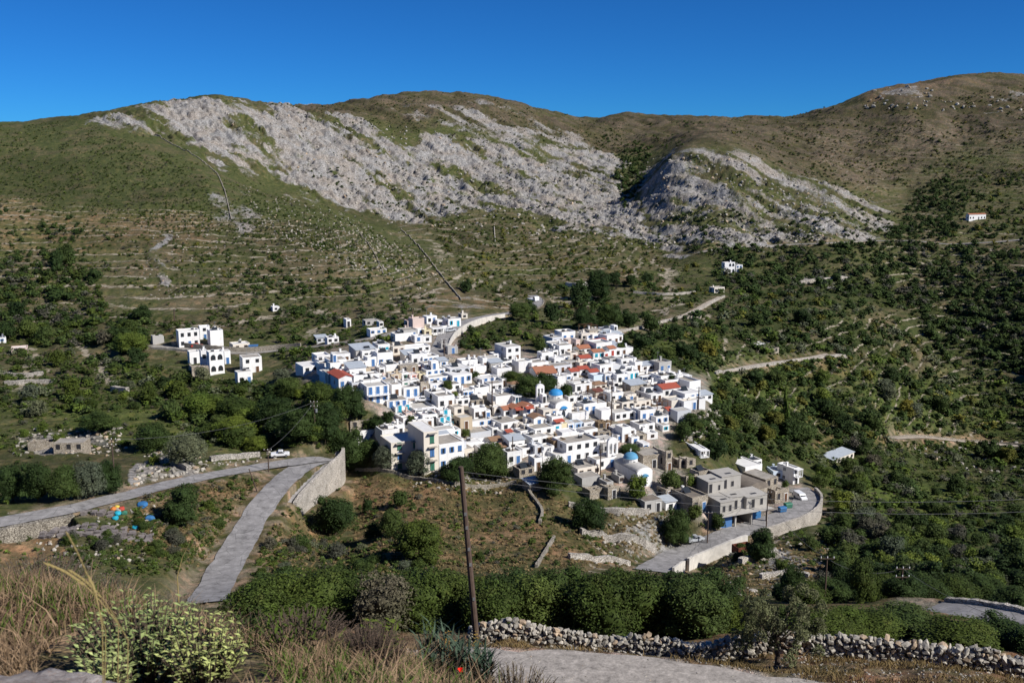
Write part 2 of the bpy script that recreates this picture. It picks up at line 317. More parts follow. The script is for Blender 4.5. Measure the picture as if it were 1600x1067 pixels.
def foliage(key, c1, c2, c3=None):
    m, t, b = base_mat("leaves_" + key, 0.75, 0.15)
    at_ = N(t, "ShaderNodeAttribute", attribute_name="tint"); oi = N(t, "ShaderNodeObjectInfo"); f = noise(t, 0.11, 3, 0.6); f2 = noise(t, 1.1, 3)
    a = mixc(t, ramp(t, f, [(0.35, (0, 0, 0)), (0.65, (1, 1, 1))]), c1, c2)
    if c3: a = mixc(t, ramp(t, f2, [(0.55, (0, 0, 0)), (0.75, (0.6,) * 3)]), a, c3)
    hv = ramp(t, oi.outputs["Random"], [(0, (0.72, 0.78, 0.75)), (0.5, (1, 1, 1)), (1, (1.25, 1.15, 0.95))])
    a = mixc(t, 1.0, a, hv, 'MULTIPLY'); a = mixc(t, 1.0, a, at_.outputs["Color"], 'MULTIPLY')
    t.links.new(a, b.inputs["Base Color"]); LF[key] = m
foliage('dark', (0.022, 0.040, 0.011), (0.034, 0.056, 0.014)); foliage('mid', (0.038, 0.062, 0.015), (0.058, 0.082, 0.020), (0.08, 0.095, 0.025)); foliage('olive', (0.075, 0.090, 0.058), (0.10, 0.115, 0.07))
foliage('bright', (0.065, 0.10, 0.016), (0.10, 0.13, 0.022)); foliage('dry', (0.20, 0.145, 0.07), (0.15, 0.12, 0.055), (0.26, 0.19, 0.10)); foliage('grey', (0.085, 0.078, 0.062), (0.065, 0.07, 0.045)); foliage('broom', (0.075, 0.09, 0.02), (0.15, 0.135, 0.022))
foliage('straw', (0.27, 0.18, 0.11), (0.19, 0.125, 0.08), (0.36, 0.26, 0.16)); foliage('sage', (0.32, 0.37, 0.13), (0.44, 0.46, 0.24)); foliage('olive_near', (0.16, 0.16, 0.085), (0.12, 0.13, 0.06)); foliage('teal', (0.055, 0.085, 0.055), (0.08, 0.11, 0.075)); foliage('gold', (0.36, 0.22, 0.05), (0.28, 0.24, 0.06)); foliage('greyleaf', (0.13, 0.12, 0.09), (0.17, 0.15, 0.11)); foliage('thorn', (0.14, 0.10, 0.08), (0.10, 0.07, 0.055))
flat('poppy', (0.75, 0.02, 0.01), .6, .1); flat('straw_stem', (0.32, 0.25, 0.10), .8, .2)
foliage('hedge', (0.033, 0.052, 0.011), (0.050, 0.072, 0.012), (0.07, 0.075, 0.018))
# ------------------------------------------------------------------ roads cut into the land
def poly_px(pts, step=3.0, ymin=100, smooth=9):
    us = []; vs = []
    for (a, b), (c_, d) in zip(pts[:-1], pts[1:]):
        k = max(2, int(math.hypot(c_ - a, d - b) / step))
        for i in range(k): us.append(a + (c_ - a) * i / k); vs.append(b + (d - b) * i / k)
    us.append(pts[-1][0]); vs.append(pts[-1][1])
    r, ok = cast(us, vs, ymin); r = r[ok]
    k = np.ones(smooth) / smooth; q = np.pad(r, ((smooth // 2,) * 2, (0, 0)), 'edge')
    r = np.stack([np.convolve(q[:, i], k, 'valid') for i in range(3)], 1)
    # even spacing
    d = np.r_[0, np.cumsum(np.linalg.norm(np.diff(r[:, :2], axis=0), axis=1))]; m = max(2, int(d[-1] / 1.2)); dd = np.linspace(0, d[-1], m)
    r = np.stack([np.interp(dd, d, r[:, i]) for i in range(3)], 1)
    k = np.ones(7) / 7; q = np.pad(r, ((3, 3), (0, 0)), 'edge'); return np.stack([np.convolve(q[:, i], k, 'valid') for i in range(3)], 1)
def carve(path, half, soft, drop=0.15):
    global GZ
    x0, y0 = path[:, :2].min(0) - half - soft; x1, y1 = path[:, :2].max(0) + half + soft
    m = (GX > x0) & (GX < x1) & (GY > y0) & (GY < y1); idx = np.nonzero(m)
    X = GX[idx]; Y = GY[idx]; best = np.full(X.shape, 1e9); z = np.zeros(X.shape)
    for p in path:
        d = (X - p[0]) ** 2 + (Y - p[1]) ** 2; s = d < best; best[s] = d[s]; z[s] = p[2]
    d = np.sqrt(best); wgt = 1 - ss(half, half + soft, d)
    GZ[idx] = GZ[idx] * (1 - wgt) + (z - drop) * wgt
    dd = np.full(GX.shape, 99.0, np.float32); dd[idx] = d - half; return dd
ROADS = []
def road(name, pts, width, mat, soft=4.0, ymin=100, step=3.0, cap=None, taper=None):
    p = poly_px(pts, step, ymin); ROADS.append((name, p, width, mat)); return carve(p, width / 2 + 0.8, soft)
RD = np.full(GX.shape, 99.0, np.float32)
for spec in (("road", [(-60, 829), (0, 815), (50, 806), (100, 797), (150, 785), (200, 773), (260, 757), (330, 742), (400, 730), (450, 722), (500, 716), (528, 716)], 5.2, 'asphalt'),
             ("road", [(318, 945), (330, 926), (341, 908), (356, 878), (378, 842), (402, 800), (428, 765), (452, 742), (478, 724), (510, 716)], 5.9, 'asphalt'),
             ("road", [(1012, 894), (1035, 879), (1060, 866), (1100, 850), (1130, 838), (1165, 826), (1200, 815), (1230, 806), (1250, 796), (1262, 784), (1263, 772), (1250, 763), (1238, 760)], 6.6, 'asphalt'),
             ("road", [(680, 560), (686, 545), (690, 530), (702, 516), (722, 505), (745, 497), (775, 492), (805, 488), (830, 482), (843, 476), (845, 469), (838, 463), (826, 460)], 5.0, 'asphalt'),
             ("lane", [(226, 539), (260, 542), (300, 546), (340, 550), (370, 552), (400, 551), (440, 547), (480, 543), (520, 537), (560, 531), (600, 525), (630, 515)], 3.6, 'lane_mat'),
             ("footpath", [(900, 522), (940, 520), (985, 515), (1030, 503), (1060, 496), (1085, 486), (1108, 472), (1130, 462)], 3.0, 'pale_path'),
             ("mountain_road", [(1060, 397), (1090, 395), (1130, 386), (1180, 385), (1230, 382), (1290, 380), (1340, 377), (1390, 376), (1430, 376), (1480, 382), (1560, 378), (1640, 370)], 4.5, 'asphalt'),
             ("dirt_road", [(1130, 582), (1170, 572), (1210, 566), (1260, 560), (1300, 552)], 3.5, 'pale_path'),
             ("dirt_road", [(1390, 685), (1440, 682), (1500, 689), (1560, 694), (1640, 700)], 3.5, 'pale_path')):
    RD = np.minimum(RD, road(*spec))
# lower-right road, and the gravel track below the camera, laid straight from distances
def path3(pts, k=50):
    q = np.array([P(u, v, Y) for u, v, Y in pts]); t = np.r_[0, np.cumsum(np.linalg.norm(np.diff(q[:, :2], axis=0), axis=1))]; tt = np.linspace(0, t[-1], k)
    q = np.stack([np.interp(tt, t, q[:, i]) for i in range(3)], 1); kk = np.ones(7) / 7; z = np.pad(q, ((3, 3), (0, 0)), 'edge'); return np.stack([np.convolve(z[:, i], kk, 'valid') for i in range(3)], 1)
p = path3([(1440, 952, 112), (1500, 957, 108), (1560, 968, 104), (1640, 988, 98), (1760, 1010, 92)]); ROADS.append(("road", p, 7.0, 'asphalt')); RD = np.minimum(RD, carve(p, 4.2, 3))
p = path3([(250, 1055, 40.5), (500, 1050, 40.5), (760, 1042, 40.5), (900, 1046, 40.0), (1080, 1064, 38.8), (1250, 1094, 37.0), (1500, 1140, 34.5), (1800, 1180, 33)], 70); ROADS.append(("gravel_track", p, 3.4, 'gravel')); RD = np.minimum(RD, carve(p, 1.8, 2, 0.05))
def cut(path, side, drop, reach=11.0, near_=0.2):
    """Drop the land on the right-hand side of a wall line (side = metres right of the path)."""
    d = np.gradient(path[:, :2], axis=0); d /= np.linalg.norm(d, axis=1, keepdims=True) + 1e-9; nr = np.stack([-d[:, 1], d[:, 0]], 1); q = path[:, :2] - nr * side
    x0, y0 = q.min(0) - reach; x1, y1 = q.max(0) + reach; idx = np.nonzero((GX > x0) & (GX < x1) & (GY > y0) & (GY < y1)); X = GX[idx]; Y = GY[idx]; best = np.full(X.shape, 1e9); sg = np.zeros(X.shape); z = np.zeros(X.shape); dr = np.interp(np.arange(len(path)), np.linspace(0, len(path) - 1, len(drop)), drop); ed = np.zeros(X.shape)
    for i in range(len(path)):
        dd = (X - q[i, 0]) ** 2 + (Y - q[i, 1]) ** 2; s = dd < best; best[s] = dd[s]; sg[s] = -((X[s] - q[i, 0]) * nr[i, 0] + (Y[s] - q[i, 1]) * nr[i, 1]); z[s] = path[i, 2] - dr[i]
        ed[s] = 0 if 0 < i < len(path) - 1 else 1
    dist = np.sqrt(best); w_ = (sg > near_) * (1 - ss(reach * .35, reach, dist)) * (1 - ed * ss(0, 2.5, dist)); GZ[idx] = GZ[idx] * (1 - w_) + np.minimum(GZ[idx], z) * w_
def part_(p, a, b_): n_ = len(p); return p[int(a * n_):max(int(a * n_) + 3, int(b_ * n_))]
hq = np.array([P(u, v, Y) for u, v, Y in [(452, 792, 198), (462, 776, 204), (480, 757, 211), (500, 737, 219), (514, 724, 224), (526, 714, 228), (531, 706, 233), (527, 699, 240), (512, 696, 245)]]); t_ = np.linspace(0, 8, 70); HQ = np.stack([np.interp(t_, range(9), hq[:, i]) for i in range(3)], 1)
kk = np.ones(9) / 9; HQ = np.stack([np.convolve(np.pad(HQ[:, i], 4, 'edge'), kk, 'valid') for i in range(3)], 1)
rc0 = np.concatenate([ROADS[1][1], ROADS[0][1][-6:]]); MID = np.array([(HQ[i_] * .5 + rc0[np.argmin(((rc0[:, :2] - HQ[i_, :2]) ** 2).sum(1))] * .5) for i_ in range(2, 62)]); carve(HQ[2:], 1.5, 1.5, .12); carve(MID, 2.2, 1.2, .12); carve(ROADS[1][1], 3.2, .8, .15)
cut(HQ, -0.8, [3.2, 4.5, 6.0, 7.0, 7.0, 5.0], 16)
cut(part_(ROADS[0][1], .0, .21), 2.4, [4.5, 4.5, 1.5], 9); cut(part_(ROADS[2][1], .04, .99), 2.5, [1.0, 2.2, 2.4, 2.6, 3.6, 3.6, 1.5], 8); cut(part_(ROADS[3][1], .05, .45), 2.0, [1, 1.8, 1.8, 1], 6)
# ------------------------------------------------------------------ what covers the land
U, V = proj(GX, GY, GZ)
far = GY > 120; wu = (fbm(GX / 40, GY / 40, 4, 50) - 0.5); wv = (fbm(GX / 40 + 99, GY / 40, 4, 60) - 0.5)
Uw = U + wu * 70; Vw = V + wv * 40
def area(poly, soft=10): return pmask(Uw, Vw, poly, soft) * far
VILL = [(455, 575), (520, 545), (620, 535), (640, 505), (730, 490), (720, 520), (720, 555), (790, 535), (860, 560), (850, 525), (960, 505), (985, 560), (1105, 590), (1112, 640), (1055, 662), (1040, 705), (1075, 745), (1160, 742), (1245, 745), (1268, 785), (1130, 826), (1010, 780), (900, 745), (810, 735), (690, 735), (600, 735), (580, 690), (590, 640), (500, 610)]
vil = pmask(U, V, VILL, 10) * far
ROCK = np.maximum.reduce([area([(125, 186), (240, 165), (330, 152), (420, 164), (530, 176), (600, 205), (640, 222), (720, 212), (820, 232), (880, 242), (950, 235), (985, 270), (985, 300), (1010, 345), (1100, 398), (1085, 405), (960, 372), (860, 348), (790, 335), (700, 332), (655, 362), (590, 350), (520, 325), (430, 292), (340, 255), (250, 218)]),
    0.72 * area([(985, 290), (1040, 235), (1085, 228), (1140, 238), (1210, 258), (1300, 290), (1380, 330), (1400, 372), (1300, 378), (1190, 385), (1090, 388), (1010, 350)]),
    0.75 * area([(600, 165), (760, 165), (880, 200), (960, 235), (900, 245), (700, 212)], 18), 0.6 * area([(1395, 140), (1450, 138), (1450, 165), (1390, 165)], 6), 0.6 * area([(1530, 155), (1590, 150), (1595, 168), (1530, 172)], 5),
    0.8 * area([(240, 380), (258, 378), (245, 455), (228, 450)], 4), 0.7 * area([(335, 275), (385, 300), (410, 360), (400, 400), (350, 345)], 8), 0.6 * area([(270, 350), (400, 330), (420, 345), (300, 365)], 5),
    0.85 * area([(1180, 365), (1260, 355), (1250, 388), (1180, 388)], 6), 0.9 * area([(1240, 440), (1330, 428), (1340, 438), (1250, 452)], 4), 0.6 * area([(950, 820), (1050, 800), (1055, 870), (960, 880)], 10), 0.7 * area([(215, 715), (300, 700), (330, 740), (210, 765)], 8), 0.75 * area([(1150, 862), (1260, 850), (1260, 900), (1180, 905)], 10), 0.7 * area([(30, 680), (150, 670), (190, 700), (60, 712)], 6), 0.6 * area([(640, 470), (760, 470), (770, 492), (650, 495)], 6)])
rn = fbm(GX / 11, GY / 11, 4, 3); rn2 = fbm(GX / 3.2, GY / 3.2, 3, 8)
sx_ = GX * 0.80 + GY * 0.60; sy_ = GX * -0.60 + GY * 0.80
streak = fbm(sx_ / 13, sy_ / 110, 5, 21)
rockm = ROCK * np.clip(0.92 + 2.3 * (streak - 0.5) + 1.1 * (rn - 0.5) + 0.5 * (fbm(GX / 45, GY / 45, 3, 23) - 0.5), 0, 1.15) * (1 - vil)
TERR = np.maximum.reduce([area([(-300, 320), (60, 325), (330, 335), (560, 360), (760, 430), (840, 470), (640, 500), (480, 530), (240, 520), (60, 500), (-300, 560)], 14), area([(520, 320), (820, 335), (1040, 400), (1080, 450), (860, 450), (700, 400)], 10),
    area([(1100, 540), (1240, 520), (1460, 470), (1700, 400), (1700, 700), (1350, 700), (1230, 640), (1120, 590)], 14), 0.8 * area([(1250, 200), (1650, 200), (1650, 470), (1400, 470), (1330, 320)], 14), area([(900, 800), (1060, 790), (1060, 890), (900, 890)], 8), area([(1120, 850), (1320, 830), (1400, 920), (1150, 920)], 8), area([(-200, 540), (180, 540), (190, 600), (-200, 610)], 10), area([(840, 470), (1130, 470), (1080, 505), (850, 505)], 8)])
TERR = TERR * (1 - ROCK) * ss(2, 6, RD) * (1 - vil)
stp = 1.9 + 0.5 * (GX > 150); q = GZ / stp + 1.3 * fbm(GX / 60, GY / 60, 2, 31); fr = q - np.floor(q)
tq = q.copy(); tm_ = ss(.1, .6, TERR) * ss(0.28, 0.40, fbm(GX / 16, GY / 7, 3, 44)) * (1 - .65 * ss(680, 820, GY))
riser = 0 * ss(0.76, 0.84, fr) * (1 - ss(0.93, 1.0, fr)) * TERR * ss(0.36, 0.50, fbm(GX / 14, GY / 7, 3, 44))
GZ = GZ + TERR * stp * 0.8 * (-fr + ss(0.74, 0.98, fr)) * ss(0.35, 0.5, fbm(GX / 30, GY / 30, 2, 45))
# relief: crags on the limestone, hummocks elsewhere
far01 = ss(130, 260, GY); quiet = ss(0.5, 7, RD) * (1 - vil)
rid = 1 - np.abs(2 * fbm(sx_ / 15, sy_ / 60, 5, 71, 0.62) - 1)
BIGR = np.maximum(area([(125, 186), (330, 140), (700, 130), (985, 235), (1100, 398), (860, 370), (650, 370), (340, 265)], 20), area([(985, 290), (1040, 235), (1300, 280), (1400, 372), (1090, 400)], 14))
GZ = GZ + quiet * far01 * (ROCK * ss(0.0, .5, ROCK) * (.25 + .75 * BIGR) * ((rid - 0.75) * 12 + (rn2 - 0.5) * 3.4 + (fbm(GX / 7, GY / 7, 3, 77) - 0.5) * 5) + (1 - ROCK) * ((fbm(GX / 34, GY / 34, 4, 5) - 0.5) * (4.5 * ss(300, 700, GY) + 6 * ss(750, 1100, GY)) + (fbm(GX / 5, GY / 5, 3, 15) - 0.5) * 1.1))
near = 1 - ss(60, 120, GY)
GZ = GZ + near * ss(0.2, 2, RD) * (fbm(GX / 1.5, GY / 1.5, 4, 90) - 0.5) * 0.35 + (1 - ss(8, 20, GY)) * (fbm(GX / 0.4, GY / 0.4, 3, 93) - 0.5) * 0.10
# colours
def L(*c_): return np.array(c_, np.float32)
def lay(C, m, col): m = np.clip(m, 0, 1)[..., None]; return C * (1 - m) + col * m
big = fbm(GX / 70, GY / 70, 4, 101); med = fbm(GX / 12, GY / 12, 4, 111); fin = fbm(GX / 2.2, GY / 2.2, 3, 121)
C = np.zeros(GX.shape + (3,), np.float32) + L(0.066, 0.080, 0.027)
C = lay(C, ss(0.48, 0.62, med) * 0.5, L(0.105, 0.090, 0.050)); C = lay(C, ss(0.52, 0.64, fin) * 0.4, L(0.150, 0.125, 0.080)); C = lay(C, ss(0.55, 0.45, big) * 0.35, L(0.060, 0.075, 0.022))
hill = area([(-400, 190), (130, 185), (260, 220), (340, 258), (430, 300), (520, 335), (640, 360), (720, 430), (560, 400), (420, 350), (300, 330), (60, 322), (-400, 320)], 14)
C = lay(C, hill * 0.75, L(0.062, 0.076, 0.027)); C = lay(C, hill * ss(0.55, 0.66, med) * 0.4, L(0.12, 0.10, 0.06))
ridge = np.maximum.reduce([area([(380, 150), (560, 150), (700, 140), (880, 175), (960, 200), (1000, 240), (940, 240), (760, 200), (620, 190), (480, 178)], 12), area([(930, 170), (1280, 170), (1500, 110), (1800, 110), (1800, 240), (1500, 230), (1330, 300), (1200, 255), (1080, 225), (960, 240)], 14)])
C = lay(C, ridge * 0.8, L(0.072, 0.062, 0.034)); C = lay(C, ridge * ss(0.5, 0.62, med) * 0.6, L(0.070, 0.072, 0.032)); C = lay(C, ridge * ss(0.56, 0.7, rn) * 0.5, L(0.16, 0.125, 0.085))
C = lay(C, area([(1330, 130), (1500, 118), (1530, 130), (1380, 160)], 6) * 0.6, L(0.20, 0.14, 0.085))
terrc = TERR * ss(0.38, 0.6, 0.5 * med + 0.5 * fbm(GX / 30, GY / 16, 3, 131)); C = lay(C, terrc * 0.45, L(0.150, 0.120, 0.078))
C = lay(C, riser * (0.35 + 0.6 * fin), L(0.23, 0.185, 0.13))
rv = area([(1000, 540), (1100, 430), (1700, 430), (1700, 1000), (1280, 1000), (1100, 640)], 20); C = lay(C, rv * 0.7 * ss(0.7, 0.4, med), L(0.042, 0.058, 0.017))
brown = np.maximum.reduce([1.0 * area([(545, 740), (690, 745), (830, 755), (900, 800), (950, 880), (700, 880), (560, 850)], 14), 0.6 * area([(400, 745), (545, 745), (480, 860), (400, 880), (380, 820)], 10), 0.6 * area([(230, 765), (400, 740), (400, 800), (300, 860), (200, 830)], 10), 0.8 * area([(0, 830), (100, 810), (110, 880), (0, 890)], 6), 0.7 * area([(1120, 850), (1330, 840), (1350, 930), (1130, 920)], 12), 0.7 * area([(1150, 570), (1320, 548), (1330, 590), (1150, 600)], 8),
    0.8 * area([(965, 420), (1000, 420), (1005, 438), (960, 436)], 4), 0.35 * area([(-100, 325), (330, 335), (340, 400), (-100, 370)], 12), 0.5 * area([(640, 470), (780, 470), (820, 485), (660, 500)], 5), 0.6 * area([(1280, 680), (1640, 680), (1640, 700), (1280, 700)], 6), 0.9 * area([(262, 520), (280, 515), (280, 540), (262, 540)], 3), .6 * area([(1390, 860), (1500, 880), (1480, 900), (1380, 880)], 8)])
C = lay(C, brown * (0.35 + 0.65 * ss(0.4, 0.6, 0.6 * med + 0.4 * fin)), L(0.225, 0.150, 0.080)); C = lay(C, brown * ss(0.50, 0.66, fin) * 0.6, L(0.29, 0.21, 0.115)); C = lay(C, brown * ss(0.50, 0.38, med) * 0.45, L(0.085, 0.09, 0.035))
green = np.maximum.reduce([0.8 * area([(1330, 740), (1500, 770), (1560, 850), (1400, 830)], 12), 0.6 * area([(20, 640), (400, 640), (420, 700), (200, 700), (100, 660)], 12), 0.5 * area([(1000, 540), (1600, 600), (1600, 680), (1100, 660)], 20)])
C = lay(C, green * 0.8, L(0.095, 0.135, 0.028))
C = lay(C, (1 - ss(0, 5, RD)) * far * 0.7 * ss(0.35, 0.6, fin), L(0.27, 0.22, 0.16)); C = lay(C, vil * (0.75 + 0.25 * fin), L(0.34, 0.31, 0.27)); C = lay(C, vil * ss(0.5, 0.62, fbm(GX / 8, GY / 8, 3, 151)) * 0.7, L(0.17, 0.14, 0.09))
nearm = 1 - ss(100, 130, GY)
CN = np.zeros_like(C) + L(0.145, 0.095, 0.055); CN = lay(CN, ss(0.48, 0.62, fbm(GX / 1.2, GY / 1.2, 4, 161)) * 0.6, L(0.09, 0.09, 0.04)); CN = lay(CN, ss(0.5, 0.65, fbm(GX / 0.35, GY / 0.35, 3, 171)) * 0.5, L(0.27, 0.21, 0.13))
CN = lay(CN, (1 - ss(-0.4, 0.3, RD + (fbm(GX / 0.8, GY / 0.8, 3, 181) - 0.5) * 1.4)) * 0.85, L(0.36, 0.32, 0.28))
C = C * (1 - nearm[..., None]) + CN * nearm[..., None]
rdg = 1 - np.abs(2 * fbm(sx_ / 22, sy_ / 80, 4, 201, .6) - 1); C = lay(C, ridge * ss(.80, .92, rdg) * .55, L(.13, .105, .08)); GZ = GZ + ridge * (rdg - .7) * 6 * far01
C = C * (0.78 + 0.36 * fin[..., None]); C = C * (1 - 0.22 * ss(0.5, 0.7, GY * 0 + fbm(GX / 55, GY / 55, 3, 191)))[..., None]
C4 = np.concatenate([C, np.ones(C.shape[:2] + (1,), np.float32)], 2)
m, t, b = base_mat("ground_cover", 0.95, 0.1)
a_ = N(t, "ShaderNodeAttribute", attribute_name="ground_colour"); rk = N(t, "ShaderNodeAttribute", attribute_name="rockiness")
f1 = noise(t, 0.9, 6, 0.7); f2 = noise(t, 6.0, 4, 0.6); hv = ramp(t, f1, [(0.25, (0.55,) * 3), (0.5, (1,) * 3), (0.75, (1.45,) * 3)]); hv2 = ramp(t, f2, [(0.25, (0.75,) * 3), (0.75, (1.2,) * 3)])
cc = mixc(t, 1.0, mixc(t, 1.0, a_.outputs["Color"], hv, 'MULTIPLY'), hv2, 'MULTIPLY')
dn = noise(t, 0.32, 7, 0.72); dryc = mixc(t, ramp(t, dn, [(0.50, (0, 0, 0)), (0.60, (0.55,) * 3)]), cc, mixc(t, 1.0, cc, (2.3, 1.75, 1.75), 'MULTIPLY')); cc = mixc(t, ramp(t, noise(t, 0.45, 6, 0.7), [(0.54, (0, 0, 0)), (0.62, (0.6,) * 3)]), dryc, (0.038, 0.055, 0.018))
tp = N(t, "ShaderNodeAttribute", attribute_name="terrace_phase"); ta = N(t, "ShaderNodeAttribute", attribute_name="terrace_amount"); tn = noise(t, 0.12, 4, 0.6)
ad = N(t, "ShaderNodeMath", operation='MULTIPLY_ADD'); t.links.new(tn, ad.inputs[0]); ad.inputs[1].default_value = 0.8; t.links.new(tp.outputs["Fac"], ad.inputs[2]); fr2 = N(t, "ShaderNodeMath", operation='FRACT'); t.links.new(ad.outputs[0], fr2.inputs[0])
lm = ramp(t, fr2.outputs[0], [(0.0, (0, 0, 0)), (0.76, (0, 0, 0)), (0.79, (1, 1, 1)), (0.94, (1, 1, 1)), (0.97, (0, 0, 0))]); lm = mixc(t, 1.0, lm, ta.outputs["Color"], 'MULTIPLY'); gap_ = ramp(t, noise(t, 0.5, 5, 0.7), [(0.40, (0, 0, 0)), (0.50, (0.88,) * 3)]); lm = mixc(t, 1.0, lm, gap_, 'MULTIPLY')
cc = mixc(t, lm, cc, mixc(t, noise(t, 2.0, 3), (0.24, 0.20, 0.15), (0.50, 0.44, 0.35)))
g_ = N(t, "ShaderNodeNewGeometry"); n1 = noise(t, 0.24, 12, 0.82, vec=(1, 0.55, 1)); n2 = noise(t, 0.05, 5, 0.6); n3 = noise(t, 0.7, 6, 0.75)
sm = N(t, "ShaderNodeMath", operation='MULTIPLY_ADD'); t.links.new(rk.outputs["Fac"], sm.inputs[0]); sm.inputs[1].default_value = 0.62; t.links.new(n1, sm.inputs[2])
rc = ramp(t, n3, [(0.34, (0.075, 0.073, 0.068)), (0.45, (0.20, 0.195, 0.185)), (0.56, (0.33, 0.32, 0.31)), (0.70, (0.49, 0.475, 0.455))])
rc = mixc(t, ramp(t, n2, [(0.42, (0, 0, 0)), (0.62, (0.55,) * 3)]), rc, mixc(t, 1.0, rc, (1.0, 0.84, 0.68), 'MULTIPLY'))
cc = mixc(t, ramp(t, sm.outputs[0], [(0.82, (0, 0, 0)), (0.98, (1, 1, 1))]), cc, rc)
t.links.new(cc, b.inputs["Base Color"])
bm = N(t, "ShaderNodeBump", Strength=0.7, Distance=0.9); t.links.new(f1, bm.inputs["Height"]); t.links.new(bm.outputs[0], b.inputs["Normal"])
idx = np.arange(NR * NS).reshape(NR, NS); Fq = np.stack([idx[:-1, :-1], idx[:-1, 1:], idx[1:, 1:], idx[1:, :-1]], -1).reshape(-1, 4)
me = np_mesh("ground", np.stack([GX, GY, GZ], -1).reshape(-1, 3), Fq, [m], smooth=True, attrs={"ground_colour": ('FLOAT_COLOR', C4.reshape(-1, 4)), "rockiness": ('FLOAT', rockm.ravel()), "terrace_phase": ('FLOAT', tq.ravel()), "terrace_amount": ('FLOAT', tm_.ravel())})
tag(link(bpy.data.objects.new("ground", me)), kind="structure")
for key, colr, sc in (('asphalt', (0.27, 0.26, 0.255), 0.5), ('lane_mat', (0.30, 0.28, 0.25), 0.5), ('pale_path', (0.38, 0.33, 0.27), 0.6), ('gravel', (0.33, 0.30, 0.27), 2.5)):
    m, t, b = base_mat(key, 0.92, 0.2); f = noise(t, sc, 6, 0.7); f2 = noise(t, 9, 3, 0.6); h = ramp(t, f, [(0.34, (0.6,) * 3), (0.46, (0.95,) * 3), (0.52, (1,) * 3), (0.62, (1.28,) * 3)]); h2 = ramp(t, f2, [(0.3, (0.8,) * 3), (0.7, (1.15,) * 3)])
    g3 = N(t, 'ShaderNodeNewGeometry'); vk = N(t, 'ShaderNodeTexVoronoi', Scale=0.30, feature='DISTANCE_TO_EDGE'); t.links.new(g3.outputs['Position'], vk.inputs['Vector']); ck = ramp(t, vk.outputs['Distance'], [(0.0, (0.55,) * 3), (0.025, (1,) * 3)]) if key in ('asphalt', 'lane_mat') else None; cc = mixc(t, 1.0, mixc(t, 1.0, colr, h, 'MULTIPLY'), h2, 'MULTIPLY'); cc = mixc(t, 1.0, cc, ck, 'MULTIPLY') if ck else cc
    t.links.new(cc, b.inputs["Base Color"]); bump(t, b, f2, 0.4, 0.03); MT[key] = m
def ribbon(name, p, width, mat, dz=0.02, ragged=0.5, across=6):
    d = np.gradient(p[:, :2], axis=0); d /= np.linalg.norm(d, axis=1, keepdims=True) + 1e-9; nrm = np.stack([-d[:, 1], d[:, 0]], 1)
    s = np.arange(len(p)); l = width / 2 + (fbm(s / 3.0, s * 0 + 1.5, 3, 5) - 0.5) * ragged; r = width / 2 + (fbm(s / 3.0, s * 0 + 7.5, 3, 9) - 0.5) * ragged
    t = np.linspace(-1, 1, across); off = np.where(t[None, :] < 0, t[None, :] * l[:, None], t[None, :] * r[:, None])
    x = p[:, 0, None] + nrm[:, 0, None] * off; y = p[:, 1, None] + nrm[:, 1, None] * off; z = np.repeat(p[:, 2, None], across, 1) + dz
    i = np.arange(len(p) * across).reshape(len(p), across); f = np.stack([i[:-1, :-1], i[:-1, 1:], i[1:, 1:], i[1:, :-1]], -1).reshape(-1, 4)[:, ::-1]
    return tag(link(bpy.data.objects.new(name, np_mesh(name, np.stack([x, y, z], -1).reshape(-1, 3), f, [MT[mat]]))), kind="structure")
for nm, p, w_, mt_ in ROADS: ribbon(nm, p, w_, mt_, 0.02 if nm != "gravel_track" else 0.0, 0.9)
